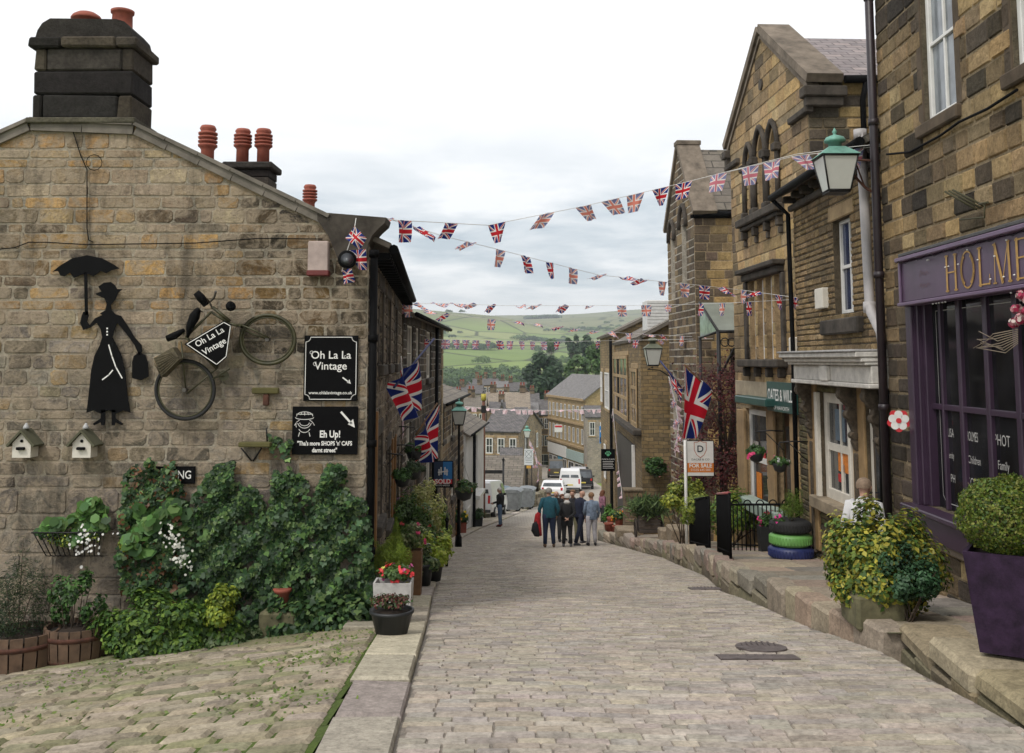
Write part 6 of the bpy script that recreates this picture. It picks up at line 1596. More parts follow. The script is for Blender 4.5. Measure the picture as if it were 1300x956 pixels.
for (x0,y0,x1,y1,cn) in ((960,600,966,632,'orange'),(955,560,962,575,'pale'),(968,575,971,590,'red')):
    mb=MB(); a=TF.rect(x0,y0,x1,y1,-.08); fbox(mb,TF,a[0],a[1],a[2],a[3],-.1,-.09,0,.002); part(mb,'display_item',MATS['display_'+cn],w_)
# sign
t,W_,H_,fp=board_sign('shop_sign','dark green sign with white letters on the tall gabled shop','sign',(975,484,1014,527),fr=TF,d=.12,th=.03,mat=DG)
mb=MB(); text_mesh(mb,'OATES & WILDE',lambda a,b,c:fp(a,b+.02,c),.30,sx=W_/2.35,bold=.003); text_mesh(mb,'OF HAWORTH',lambda a,b,c:fp(a,b-.2,c),.10,sx=1.3); part(mb,'lettering',SW,t)
# ================================================================== RIGHT: chapel with lancets
CF=Fr(4.76,29.9,4.92,26.4); cuv=lambda px,py,d=0:CF.uv(px,py,d)
CH=thing('chapel','gabled dark and buff stone chapel with narrow lancets and stone slate roof','chapel',CF.p(1.7,-5))
vE=(cuv(847,293)[1]+cuv(882,262)[1])/2; apv=P(862,186,28.2)[2]; clipC=[(0,-7),(CF.L,-7),(CF.L,vE),(CF.L/2,apv),(0,vE)]
ol=[]
for (xa,xb,yt,yb) in ((852,857,302,380),(866,872,284,376)): ol.append((cuv(xa,330)[0],cuv(xb,330)[0],cuv((xa+xb)/2,yb)[1],cuv((xa+xb)/2,yt)[1]))
ol2=[(o[0],o[1],-2.6,-.3) for o in ol]
mb=MB(); masonry(mb,CF,0,CF.L,-7,apv,(.19,.23),(.3,.5),lambda rg,u,v:pick(rg,[(.13,.10,.072),(.17,.13,.085),(.10,.08,.06),(.24,.18,.11)],.2),(.46,.42,.35),openings=ol+ol2,clip=clipC,gap=.028,depth=.012,seed=61,cut=.05,reveal=.3)
CFs=Fr(4.92,26.4,13,26.2)
ow=[(3.0,3.6,-2.3,.1),(4.0,4.6,-2.3,.1),(.9,1.3,-2.3,.3),(1.6,2.0,-2.3,.3)]
masonry(mb,CFs,0,6,-7,vE,(.22,.27),(.3,.7),lambda rg,u,v:pick(rg,[(.42,.28,.12),(.46,.32,.15),(.36,.25,.12),(.30,.22,.12),(.15,.11,.075)] if u>.45 else [(.11,.085,.06),(.15,.115,.08)],.14),(.34,.26,.16),openings=ow,gap=.02,depth=.012,seed=62,cut=.05,reveal=.3)
mb.face([CF.p(0,-7,0),CF.p(0,vE,0),CF.p(0,vE,-7),CF.p(0,-7,-7)],0,(.2,.15,.1))
part(mb,'wall',WALLO,CH)
for l in ol+ol2+ow:
    fr_u=CF if l not in ow else CFs
    mb=MB(); fbox(mb,fr_u,l[0],l[0]+.06,l[2],l[3],-.26,-.2); fbox(mb,fr_u,l[1]-.06,l[1],l[2],l[3],-.26,-.2); w_=part(mb,'window',STONED,CH); mb=MB(); mb.face([fr_u.p(l[0],l[2],-.25),fr_u.p(l[1],l[2],-.25),fr_u.p(l[1],l[3],-.25),fr_u.p(l[0],l[3],-.25)]); part(mb,'pane',GLASS,w_)
    if l in ol:
        um=(l[0]+l[1])/2; wd=l[1]-l[0]; mb=MB(); mb.tube([CF.p(um+(wd*.75)*math.cos(a)*1.0,l[3]-wd*.2+wd*1.1*math.sin(a),.04) for a in np.linspace(0,math.pi,9)],.07,6); part(mb,'hood_mould',STONED,w_)
mb=MB()
tp=CF.p
mb.slab(tp(CF.L+.14,vE,-.55),tp(CF.L+.14,vE,-7),tp(CF.L/2,apv-.1,-7),tp(CF.L/2,apv-.1,-.55),.1); mb.slab(tp(-.14,vE,-7),tp(-.14,vE,-.55),tp(CF.L/2,apv-.1,-.55),tp(CF.L/2,apv-.1,-7),.1)
rf=part(mb,'roof',STSLATE,CH)
mb=MB(); cop2(CF,(-.2,vE-.14),(CF.L/2,apv-.02),.14,.66,.08,4); cop2(CF,(CF.L/2,apv-.02),(CF.L+.2,vE-.14),.14,.66,.08,4); fbox(mb,CF,CF.L/2-.2,CF.L/2+.2,apv+.0,apv+.14,-.62,.1,0,.02); part(mb,'coping',MATS['gable_coping'],rf)
mb=MB(); mb.tube([CFs.p(0,vE-.12,.12),CFs.p(6,vE-.12,.12)],.08,8); fbox(mb,CFs,-.1,6,vE-.22,vE-.12,0,.1,0,.02); part(mb,'gutter',BLACKP,CH)
# glass canopy between chapel and tall shop
t=thing('glass_canopy','grey glazed lean-to canopy between chapel and tall gabled shop','canopy',P(905,560,24))
GR=M('grey_glazing',(.20,.22,.19),.25,0,.2,2,.05)
A_,B_,C_,D_=P(912,421,23.4),P(936,421,23.4),P(936,384,25.2),P(888,384,25.2)
mb=MB(); mb.slab(A_,B_,C_,D_,.04); part(mb,'glazed_roof',GR,t)
mb=MB(); E_=(D_[0],D_[1],A_[2]-.1); mb.face([D_,E_,A_]); part(mb,'side_pane',m_glass('green_glass',(.10,.14,.12),.1),t)
mb=MB(); mb.tube([A_,D_],.035,6); mb.tube([A_,B_],.045,6); mb.tube([A_,(A_[0],A_[1],-3.9)],.05,6); mb.tube([E_,A_],.03,6); mb.tube([(E_[0],E_[1],E_[2]),(E_[0],E_[1],-4.2)],.04,6); part(mb,'frame',CREAM if False else IRON,t)
mb=MB(); mb.tube([(A_[0],A_[1],A_[2]-1.1),(A_[0]+.4,A_[1]+.2,A_[2]-.4),(A_[0]+.9,A_[1],A_[2]-.1)],.03,6)
for k in range(4): mb.tube([(A_[0]+.15+.2*math.cos(a)*.5+k*.16,A_[1],A_[2]-.25-.1*k*0+.1*math.sin(a)) for a in np.linspace(0,6.28,10)],.015,5)
part(mb,'scroll_bracket',IRON,t)
# ================================================================== RIGHT: brown brick-like stone house, and the one beyond
zE=P(812,430,34)[2]
R5,F5=house('stone_house','narrow brown stone house with a lantern on its side wall','house',4.42,34,-1.6,3.6,11.5,-9,zE,zE+.95,m_brick('thin_brown_stone',[(.27,.19,.09),(.22,.155,.08),(.31,.22,.11),(.16,.12,.07),(.24,.175,.095)],(.12,.095,.06),.34,.13,.45),STSLATE,ridge='v',
   wins=[],ovh=.15)
lf=F5['l']; l5=lambda px,py,d=0:lf.uv(px,py,d)
for (x0,y0,x1,y1) in ((803,468,810,540),(780,452,798,528)):
    a=lf.rect(x0,y0,x1,y1); n=4 if x0<790 else 2
    window(R5,lf,a,fm=STONEB,cols=n,rows=3,din=-.03,fw=.12,bar=.12,sur=STONEB)
mb=MB(); a=lf.rect(777,538,812,545,.25); fbox(mb,lf,a[0],lf.L,a[2],a[3],0,.3,0,.03); part(mb,'string_course',STONED,R5)
a=lf.rect(786,556,806,640); mb=MB(); fbox(mb,lf,a[0],a[1],-7.6,a[3],.01,.08); part(mb,'door',M('dark_timber',(.045,.035,.028),.7),R5)
mb=MB(); fbox(mb,lf,a[1]+.05,a[1]+.3,-7.5,a[3],.01,.12); part(mb,'door_post',WHITEP,R5)
mb=MB(); c=P(833,401,36.5); mb.box((c[0],36.5,c[2]),(.86,1.2,1.1),0,.02); 
for i in range(9): mb.box((c[0],35.89,c[2]-.48+i*.12),(.84,.03,.1),0,.01)
part(mb,'dormer',M('white_boarding',(.6,.6,.58),.6,0,.15,8,.1),R5)
mb=MB(); c=P(767,421,45); 
R6,F6=house('stone_house','brown stone house with a low gable, just beyond the narrow brown house','house',4.75,46,-1.0,4.0,9,-10,P(770,424,46)[2],P(812,398,46)[2],MATS['thin_brown_stone'],STSLATE,ridge='v',wins=[('l',1,2,-2.2,-.6,2,2),('l',4,6.5,-2.4,-.6,4,2),('l',3,4,-6,-4.3,2,2)],ovh=.2)
mb=MB(); mb.tube([(4.52,45.3,1.0),(4.5,45.3,-8.2)],.07,8); part(mb,'downpipe',BLACKP,R5)
# far right side houses further down
# ================================================================== LEFT: planting against the gable
def poly_sample(rs, poly, n):
    poly=np.array(poly,float); lo=poly.min(0); hi=poly.max(0); out=[]
    while len(out)<n:
        p=lo+rs.rand(2)*(hi-lo); c=False; j=len(poly)-1
        for i in range(len(poly)):
            if (poly[i][1]>p[1])!=(poly[j][1]>p[1]) and p[0]<(poly[j][0]-poly[i][0])*(p[1]-poly[i][1])/(poly[j][1]-poly[i][1])+poly[i][0]: c=not c
            j=i
        if c: out.append(p)
    return np.array(out)
def n2(a,b,s=1.0,ph=0): return np.sin(a*1.7*s+ph)+np.sin(b*2.1*s+a*.9*s+1+ph)+np.sin((a+b)*2.9*s+2+ph)*.6
def wallplant(name,label,cat,poly,n,size,pal,shape='ivy',seed=1,dmax=.26,fr=GA,var=.3,stems=True,thick=None):
    rs=np.random.RandomState(seed); pts=poly_sample(rs,poly,int(n*1.25))
    cx_,cy_=pts[:,0].mean(),pts[:,1].mean(); pos=[];nr=[];cl=[]
    wl=palcols(rs,pal,len(pts),var)*(1+(rs.rand(len(pts),1)<.12)*.7)
    ymax=max(p[1] for p in poly)
    for i,(px,py) in enumerate(pts):
        q=n2(px*.06,py*.06,1,seed)
        if q<-.85 and rs.rand()<.85: continue
        u,v=fr.uv(px,py); low=max(0,min(1,(py-600)/220))
        bulk=(.05+dmax*(.35+.65*low))*(.5+.5*math.sin(px*.11+seed)*math.sin(py*.13+1)+.3)
        d=.03+max(0,bulk)*rs.rand()**.5
        pos.append(fr.p(u,v,d)); nx,ny=fr.n
        nr.append((nx+rs.normal()*.45,ny+rs.normal()*.45,.45+rs.normal()*.4)); cl.append(wl[i]*(1+.28*math.sin(px*.21+py*.17)))
    base=fr.p(fr.uv(cx_,ymax)[0],fr.uv(cx_,ymax)[1],.1)
    t=thing(name,label,cat,base)
    me=leaf_mesh('foliage',pos,nr,size*rs.uniform(.55,1.3,len(pos)),np.array(cl),shape,rs,base,droop=((0,0,-1),.7)); me.materials.append(MATS['leaf']); part(me,'foliage',None,t)
    if stems:
        mb=MB()
        for k in range(9):
            i=rs.randint(len(pts)); a=pts[i]; b=(cx_+rs.normal()*12,ymax-4)
            P_=[fr.p(*fr.uv(b[0]+(a[0]-b[0])*s+6*math.sin(s*5+k),b[1]+(a[1]-b[1])*s),.03) for s in np.linspace(0,1,7)]
            mb.tube(P_,[.014,.013,.012,.010,.008,.006,.004],5)
        part(mb,'stem',M('bark',(.09,.065,.045),.9) if 'bark' not in MATS else MATS['bark'],t)
    return t,rs
IVY=[(.03,.07,.02),(.045,.10,.028),(.018,.045,.016),(.08,.15,.04),(.04,.085,.035),(.11,.17,.055),(.025,.06,.022)]
def addflowers(t,fr,spots,col,size,rs,name='blossom',per=7,d=.3,sp=.06):
    fp=[];fn=[]
    for (px,py) in spots:
        c=np.array(fr.p(*fr.uv(px,py,d),d))
        for _ in range(per): fp.append(c+rs.normal(size=3)*sp); fn.append(np.array([fr.n[0],fr.n[1],.4])+rs.normal(size=3)*.4)
    me=leaf_mesh(name,fp,fn,size*rs.uniform(.6,1.1,len(fp)),palcols(rs,col,len(fp),.15),'round',rs,root_loc(t)); me.materials.append(MATS['leaf']); part(me,name,None,t)
wallplant('ivy','dense dark ivy climbing the gable corner below the Eh Up sign','ivy',[(352,596),(362,604),(372,590),(392,612),(398,640),(408,612),(420,588),(440,590),(444,625),(468,638),(474,700),(478,770),(470,800),(430,808),(372,806),(350,770),(340,700),(346,640)],8200,.056,IVY,seed=3,dmax=.22)
wallplant('ivy','ivy mass in the middle of the gable foot, right of the parking board','ivy',[(262,606),(282,588),(300,584),(298,610),(318,616),(330,622),(338,640),(345,700),(345,760),(338,800),(300,815),(262,790),(236,740),(232,690),(246,640)],6600,.056,IVY,seed=4,dmax=.22)
t,rs=wallplant('ivy','reddish tipped ivy climbing around the parking board','ivy',[(166,600),(176,590),(186,598),(196,578),(206,600),(222,584),(232,610),(244,640),(240,700),(232,760),(190,770),(162,740),(158,700),(160,640)],4600,.052,IVY+[(.16,.07,.03)],seed=5,dmax=.25)
wallplant('ivy','sparse ivy sprig beside the small shelf bracket','ivy',[(344,548),(352,556),(372,560),(368,585),(352,580),(345,566)],90,.06,IVY+[(.07,.14,.03)],seed=6,dmax=.08,stems=False)
t,rs=wallplant('nasturtium','round leaved nasturtium over the ivy beneath the parking board','nasturtium',[(170,655),(185,636),(205,640),(225,628),(245,650),(240,682),(215,690),(190,700),(175,680)],300,.105,[(.06,.145,.03),(.085,.18,.04),(.045,.11,.03),(.11,.19,.05)],'round',seed=7,dmax=.42,stems=False)
t,rs=wallplant('nasturtium','round leaved nasturtium trailing from the wall basket below the bird houses','nasturtium',[(60,662),(80,655),(92,660),(108,648),(112,632),(132,630),(138,648),(152,655),(145,668),(120,672),(100,690),(85,672),(62,675)],260,.095,[(.06,.145,.03),(.085,.18,.04),(.045,.11,.03),(.11,.19,.05)],'round',seed=8,dmax=.3,stems=False)
c=GA.p(*GA.uv(88,700,.2),.14); t=thing('wall_basket','hayrack wall basket with white flowers and lime foliage left of the ivy','basket',c)
mb=MB()
for i in range(12):
    u_=-.34+.68*i/11; mb.tube([(c[0]+u_,10.48,c[2]+.2),(c[0]+u_,10.22,c[2]+.2),(c[0]+u_*.8,10.38,c[2]-.06),(c[0]+u_*.8,10.47,c[2]-.08)],.006,4)
mb.tube([(c[0]-.36,10.22,c[2]+.2),(c[0]+.36,10.22,c[2]+.2)],.008,5); part(mb,'rack',IRON,t)
bush(None,None,None,(c[0],10.33,c[2]+.14),(.36,.14,.14),900,.035,[(.05,.10,.03),(.30,.36,.05),(.04,.08,.03)],seed=9,parent=t,stems=0)
addflowers(t,GA,[(x,y) for x,y in ((106,672),(112,680),(118,686),(122,692),(110,690),(114,700),(104,682),(100,690))],[(.75,.74,.7)],.03,np.random.RandomState(2),d=.28)
t,rs=wallplant('hanging_flowers','white flowered trailing plant spilling down the ivy, beside lime foliage','trailing plant',[(208,668),(222,676),(232,700),(240,722),(232,724),(218,704),(208,688)],160,.04,IVY,seed=10,dmax=.4,stems=False)
addflowers(t,GA,[(214+i*2.4,676+i*4.6) for i in range(10)],[(.7,.7,.62)],.032,rs,d=.38,sp=.05)
bush('lime_shrub','small lime green shrub hanging left of the reddish ivy','shrub',P(163,693,10.25),(.09,.09,.13),500,.03,[(.30,.36,.03),(.22,.30,.03),(.38,.40,.05)],seed=11,stems=2)
# big leafy hedge mound and neighbours
HG=[(.07,.14,.025),(.12,.21,.035),(.04,.085,.02),(.16,.25,.04),(.05,.11,.025)]
gz=lambda x,y: lanez(x,y)
c=P(212,806,9.85); bush('hedge_bush','wide leafy evergreen mound along the foot of the gable wall','bush',(c[0],9.85,c[2]+.02),(.80,.42,.50),11000,.062,HG,clumps=60,cr=.22,seed=12,stems=8,base=(c[0],9.85,gz(c[0],9.85)))
c=P(278,775,9.75); bush('lime_shrub','yellow-green shrub at the right end of the evergreen mound','shrub',(c[0],9.75,c[2]),(.22,.2,.24),1400,.05,[(.20,.26,.03),(.28,.33,.04),(.12,.19,.03)],clumps=18,seed=13,stems=4)
c=P(290,820,9.9); bush('ivy','low variegated ivy creeping over the lane edge below the lime shrub','ivy',(c[0],9.9,c[2]+.02),(.55,.25,.20),1700,.055,[(.05,.10,.03),(.10,.15,.06),(.16,.2,.1)],'ivy',clumps=30,seed=14,stems=0)
c=P(415,792,10.15); bush('ivy','spreading ivy skirt at the foot of the corner ivy','ivy',(c[0],10.15,c[2]),(.62,.30,.30),3600,.062,IVY,'ivy',clumps=40,seed=15,stems=0)
c=P(28,770,10.0); bush('conifer','dark feathery conifer in the barrel at the far left','conifer',(c[0],9.9,c[2]),(.34,.30,.62),4200,.05,[(.025,.05,.02),(.04,.075,.028),(.018,.035,.015),(.06,.085,.03)],'blade',clumps=34,seed=16,stems=5)
c=P(98,765,10.0); bush('young_shrub','thin leggy shrub in the second barrel with loose leaves','shrub',(c[0],9.95,c[2]),(.30,.26,.42),1100,.055,[(.05,.12,.03),(.08,.17,.04),(.035,.07,.025)],clumps=20,cr=.22,seed=17,stems=10)
def barrel(label,px,py0,py1,Y,rad):
    a=P(px,py0,Y); b=P(px,py1,Y); h=a[2]-b[2]; t=thing('half_barrel',label,'planter',(b[0],Y,b[2]),'half barrels at the gable foot'); mb=MB(); n=18
    for i in range(n):
        a0=2*math.pi*i/n+.02; a1=2*math.pi*(i+1)/n-.02; prof=((0,.86),(.35,.96),(.7,1.0),(1,1.0))
        k=R.uniform(.7,1.2); col=(k,k,k)
        for (t0,r0),(t1,r1) in zip(prof[:-1],prof[1:]):
            q=[(b[0]+rad*r*math.cos(a_),Y+rad*r*math.sin(a_),b[2]+h*tt) for (tt,r,a_) in ((t0,r0,a0),(t0,r0,a1),(t1,r1,a1),(t1,r1,a0))]; mb.face(q,0,col)
        q=[(b[0]+rad*f*math.cos(a_),Y+rad*f*math.sin(a_),b[2]+h) for f,a_ in ((1,a0),(1,a1),(.92,a1),(.92,a0))]; mb.face(q,0,col)
    part(mb,'stave',WOOD,t); mb=MB()
    for tt,r in ((.18,.925),(.72,1.008)): mb.lathe([(rad*r,0),(rad*r*1.01,.045)],(b[0],Y,b[2]+h*tt),24)
    part(mb,'hoop',RUST,t); mb=MB(); mb.lathe([(rad*.93,0),(.01,.03)],(b[0],Y,b[2]+h*.88),18); part(mb,'soil',SOIL,t)
barrel('weathered half barrel planter at the far left edge',24,800,862,9.85,.36); barrel('weathered half barrel planter partly behind the evergreen mound',96,793,845,9.95,.30)
c=P(354,812,10.1); t=thing('stone_trough','mossy stone trough poking out of the ivy foot','trough',c); mb=MB(); mb.box((c[0],10.15,c[2]+.14),(.36,.3,.28),0,.02,jit=.01); part(mb,'trough',M('mossy_stone',(.14,.13,.07),.95,0,.5,6,.5),t)
c=P(358,775,10.3); t=thing('plant_pot','terracotta pot almost swallowed by the ivy','pot',c); mb=MB(); mb.lathe([(.05,0),(.08,.18),(.095,.19),(.095,.22),(.08,.22)],c,18); part(mb,'pot',TERRA,t)
# ================================================================== LEFT street: pots along the house fronts
def gp(x,y,off=.06): return G(y)+off
def boxpot(name,label,x,y,w,d,h,mat,taper=.85,rz=0,cat='planter',soil=True,z=None,group=None):
    z=gp(x,y) if z is None else z; t=thing(name,label,cat,(x,y,z),group); mb=MB(); cr,sr=math.cos(rz),math.sin(rz)
    def ring(f,zz,k=1): return [(x+(a*w/2*f)*cr-(b*d/2*f)*sr,y+(a*w/2*f)*sr+(b*d/2*f)*cr,zz) for a,b in ((-1,-1),(1,-1),(1,1),(-1,1))]
    A=ring(taper,z);B_=ring(1,z+h); B2=ring(.9,z+h); C2=ring(.88,z+h-.05)
    for i in range(4):
        j=(i+1)%4; mb.face([A[i],A[j],B_[j],B_[i]]); mb.face([B_[i],B_[j],B2[j],B2[i]]); mb.face([B2[i],B2[j],C2[j],C2[i]])
    mb.face(A[::-1]); part(mb,'pot',mat,t)
    mb=MB(); mb.face(C2); part(mb,'soil',SOIL,t); return t,z+h
def roundpot(name,label,x,y,r,h,mat,z=None,taper=.72,cat='planter',group=None,soil=True):
    z=gp(x,y) if z is None else z; t=thing(name,label,cat,(x,y,z),group); mb=MB(); mb.lathe([(r*taper,0),(r*.93,h*.85),(r,h*.87),(r,h),(r*.88,h),(r*.85,h*.9)],(x,y,z),20); part(mb,'pot',mat,t)
    mb=MB(); mb.lathe([(r*.86,0),(.01,.02)],(x,y,z+h*.9),14); part(mb,'soil',SOIL,t); return t,z+h
def xy(px,py,Y): q=P(px,py,Y); return q[0]
GRY=M('dark_plastic',(.018,.02,.022),.5,0,.2,5,.05)
x,y=ground_at(495,808,.05); roundpot('bowl_planter','low dark plastic bowl planter nearest on the left kerb',x,y+.12,.20,.21,GRY,taper=.7)
bush('heather_plant','reddish-brown heather plant in the low dark bowl','plant',(x,y+.12,gp(x,y)+.25),(.20,.16,.075),900,.035,[(.16,.05,.04),(.07,.09,.03),(.10,.04,.03),(.05,.09,.03)],seed=21,stems=4)
x2,y2=xy(499,780,10.1),10.12
t,z=boxpot('box_planter','pale painted wooden box planter behind the dark bowl',x2,y2,.38,.26,.38,M('grey_white_wood',(.48,.47,.45),.6,0,.3,8,.2),.92)
bush('geranium','red geraniums spilling from the pale box planter','flowers',(x2+.04,y2,z+.07),(.19,.15,.11),700,.045,[(.06,.12,.03),(.09,.15,.04)],seed=22,stems=3,flowers=[((.75,.06,.07),16,.035),((.55,.10,.28),5,.03),((.6,.6,.12),3,.03)])
x3=xy(495,720,10.75)+.0; bush('conifer','round golden green conifer behind the red geraniums','conifer',(x3,10.75,P(495,718,10.75)[2]),(.24,.20,.36),11000,.036,[(.22,.31,.03),(.28,.36,.04),(.15,.23,.03)],'blade',clumps=40,cr=.25,seed=23,stems=3,base=(x3,10.75,gp(0,10.75)))
roundpot('plant_pot','dark pot under the round golden conifer',x3,10.75,.13,.20,GRY)
x3=xy(503,680,12.2)
rs=np.random.RandomState(24); n=2200; tt=rs.rand(n); an=rs.uniform(0,6.28,n); rr=.14*(1-tt)**.8*rs.uniform(.5,1,n); zb=P(503,712,12.2)[2]; zt=P(503,658,12.2)[2]
pos=np.stack([x3+rr*np.cos(an),12.2+rr*np.sin(an),zb+(zt-zb)*tt],1); me=leaf_mesh('foliage',pos,np.stack([np.cos(an),np.sin(an),np.full(n,.3)],1)+rs.normal(size=(n,3))*.3,.04,palcols(rs,[(.20,.30,.03),(.25,.34,.04),(.14,.22,.03)],n),'blade',rs,(x3,12.2,gp(0,12.2)),droop=((0,0,1),.5)); me.materials.append(MATS['leaf'])
t=thing('conifer','slender pointed golden conifer behind the round one','conifer',(x3,12.2,gp(0,12.2))); part(me,'foliage',None,t); mb=MB(); mb.tube([(x3,12.2,gp(0,12.2)),(x3,12.2,zt-.1)],[.02,.006],5); part(mb,'trunk',MATS['bark'],t)
roundpot('plant_pot','brown glazed pot under the slender conifer',x3,12.2,.14,.32,WOODB)
x4,y4=ground_at(524,757,.05); t,z=boxpot('box_planter','tall brown timber box planter on the left pavement',x4,y4+.1,.21,.2,.56,WOODB,.9)
bush('flowering_plant','cream leaved plant with pink blooms in the tall timber box','plant',(x4-.05,y4+.1,z+.13),(.22,.2,.20),1500,.045,[(.16,.20,.07),(.08,.14,.04),(.3,.32,.16)],seed=25,stems=4,flowers=[((.6,.06,.15),4,.035)])
for k,(px,py,Y,ra,pal,fl,lab) in enumerate([
  (548,700,15.2,(.36,.38,.38),[(.32,.40,.04),(.2,.29,.03),(.38,.42,.07)],None,'lime green leafy shrub at the pavement edge'),
  (534,716,14.3,(.24,.28,.25),[(.20,.23,.1),(.1,.15,.05),(.05,.1,.03)],[((.62,.6,.5),6,.04)],'dusty cream flecked shrub beside the timber box'),
  (519,668,17.2,(.44,.5,.6),[(.07,.14,.03),(.11,.18,.05),(.05,.1,.02)],[((.28,.12,.3),12,.05),((.55,.03,.04),5,.05)],'tall mixed shrub with purple and red blooms by the doorway'),
  (540,650,18.6,(.40,.45,.6),[(.42,.42,.14),(.28,.32,.08),(.5,.48,.22)],None,'pale yellow shrub rising behind the mixed blooms'),
  (528,690,16.4,(.5,.5,.38),[(.09,.18,.03),(.06,.13,.02),(.14,.23,.04)],[((.6,.1,.1),4,.05)],'mid green shrub below the mixed blooms'),
  (557,680,20.5,(.28,.4,.45),[(.2,.3,.04),(.26,.33,.06)],None,'bright green shrub beside the thin black post'),
  (545,676,19.0,(.25,.3,.3),[(.10,.16,.03),(.07,.12,.03)],[((.7,.2,.03),5,.06)],'bushy plant with orange blooms at the pavement back'),
  (556,655,23.5,(.26,.3,.34),[(.16,.2,.07),(.07,.11,.04)],None,'grey green bush by the terrace wall')]):
    c=P(px,py,Y); bush('shrub',lab,'shrub',c,ra,int(2200+ra[0]*4000),.05+.001*Y,pal,seed=30+k,stems=4,flowers=fl,base=(c[0],Y,gp(0,Y)))
    if k in (0,1,4,6): roundpot('plant_pot',['dark pot beneath the lime green shrub','dark pot beneath the cream flecked shrub','','','dark pot beneath the mid green shrub','','dark pot beneath the orange blooms'][k],c[0]+.02,Y-.05,.17,.30,GRY,group='dark pots along the left pavement')
mb=MB(); px_,py_=ground_at(567,716,.05); mb.tube([(px_,py_,G(py_)),(px_,py_,G(py_)+.9)],.03,8); mb.lathe([(.035,0),(.045,.04),(.02,.08)],(px_,py_,G(py_)+.9),8); single(mb,'bollard',BLACKP,'thin black post on the left kerb beside the lime shrub','bollard',(px_,py_,G(py_)))
# hanging baskets on the left row
def basket(label,px,py,Y,r,pal,fl=None,arm=None,seed=1,lf=.05,pot=True):
    c=P(px,py,Y); t=thing('hanging_basket',label,'hanging basket',c)
    if pot: mb=MB(); mb.lathe([(.03,-r*.9),(r*.55,-r*.7),(r*.75,-r*.1),(r*.72,0)],c,14); part(mb,'basket',GRY,t)
    bush(None,None,None,(c[0],c[1],c[2]+r*.15),(r,r,r*.75),int(900+r*1500),lf,pal,seed=seed,parent=t,stems=0,flowers=fl)
    mb=MB(); top=(c[0],c[1],c[2]+r*2.0)
    for a in (0,2.1,4.2): mb.tube([(c[0]+r*.7*math.cos(a),c[1]+r*.7*math.sin(a),c[2]),top],.004,4)
    if arm: mb.tube([top,(c[0]+arm*.5,c[1],top[2]+.02),(c[0]+arm,c[1],top[2]+.01)],.012,5); mb.tube([(c[0]+arm,c[1],top[2]-.3),(c[0]+arm*.3,c[1],top[2]+.01)],.008,4)
    part(mb,'hanger',IRON,t); return t
GB=[(.05,.12,.03),(.08,.16,.04),(.035,.08,.025)]
basket('leafy hanging basket beneath the second big flag',526,572,18.5,.21,GB,arm=-.4,seed=41)
basket('hanging basket of dark foliage just below the leafy one',525,596,17.3,.2,[(.05,.09,.04),(.09,.13,.06),(.03,.06,.02)],[((.5,.5,.45),3,.04)],arm=-.4,seed=42)
basket('red flowered basket nearest the gable corner on the left row',511,606,14.6,.16,GB,[((.6,.03,.03),4,.05)],arm=-.35,seed=43)
basket('large hanging basket strapped to the street lamp post',589,622,31.2,.38,GB+[(.14,.16,.05)],[((.5,.1,.1),4,.06)],seed=44,lf=.09)
basket('pink flowered hanging basket outside the tall gabled shop window',960,575,16.2,.17,GB,[((.75,.08,.22),3,.05)],arm=.45,seed=45,lf=.045)
basket('trailing hanging basket beside the gabled shop doorway',990,588,15.7,.16,GB,[((.5,.5,.5),6,.03),((.5,.1,.2),3,.03)],arm=.45,seed=46,lf=.045)
bush('wall_shrub','bushy green wall planting on the side of the brown stone house','plant',P(834,594,33.6),(.42,.25,.45),1600,.10,GB,seed=47,stems=3)
# pots by the brown terraced house and the white cottage
for (px,py,Y,w,h,pal,fl,lab,mt) in ((577,676,37.5,.42,.5,GB,[((.75,.25,.03),8,.07)],'orange flowers in a brown tub by the brown terraced house',WOODB),(587,668,40,.34,.4,GB,[((.75,.55,.03),6,.07)],'yellow flowers in a small tub below the brown terraced house',TERRA),(606,664,45.5,.5,.35,[(.05,.11,.03),(.03,.07,.02)],None,'dark green shrub in a square tub by the white cottage',GRY)):
    x=xy(px,py,Y)-.0; t,z=boxpot('tub_planter',lab.replace('flowers in','flower tub,').split(' in ')[-1] if False else 'tub holding the '+lab.split(' in ')[0]+' on the left pavement',x,Y,w,w*.8,h,mt,.9)
    bush('potted_plant',lab,'plant',(x,Y,z+.16),(w*.7,w*.6,.36),900,.10,pal,seed=int(px),stems=3,flowers=fl)
# sold board
t=thing('estate_board','blue and navy SOLD board on a black bracket post on the left row','sign',P(562,655,25.5)); Y=25.5
a=P(551,586,Y);b=P(574,618,Y); W_=b[0]-a[0];H_=a[2]-b[2]; cx_,cz_=(a[0]+b[0])/2,(a[2]+b[2])/2
mb=MB(); mb.box((cx_,Y,cz_),(W_+.04,.04,H_+.04),0,.008); part(mb,'frame',BLACKP,t)
fpS=lambda u,v,d=.0:(cx_+u,Y-.023-d,cz_+v)
def rectp(mb,x0,x1,y0,y1,fp,d=.001): mb.face([fp(x0,y0,d),fp(x1,y0,d),fp(x1,y1,d),fp(x0,y1,d)])
mb=MB(); rectp(mb,-W_/2,0,-H_*.20,H_/2,fpS); part(mb,'navy_panel',M('navy_print',(.015,.03,.07),.4,0,.05,3,0),t)
mb=MB(); rectp(mb,0,W_/2,-H_*.20,H_/2,fpS); part(mb,'blue_panel',M('blue_print',(.02,.16,.42),.4,0,.05,3,0),t)
mb=MB(); rectp(mb,-W_/2,W_/2,-H_*.38,-H_*.20,fpS); part(mb,'red_panel',RED,t)
mb=MB(); rectp(mb,-W_/2,W_/2,-H_/2,-H_*.38,fpS); part(mb,'black_panel',MATS['sign_black'],t)
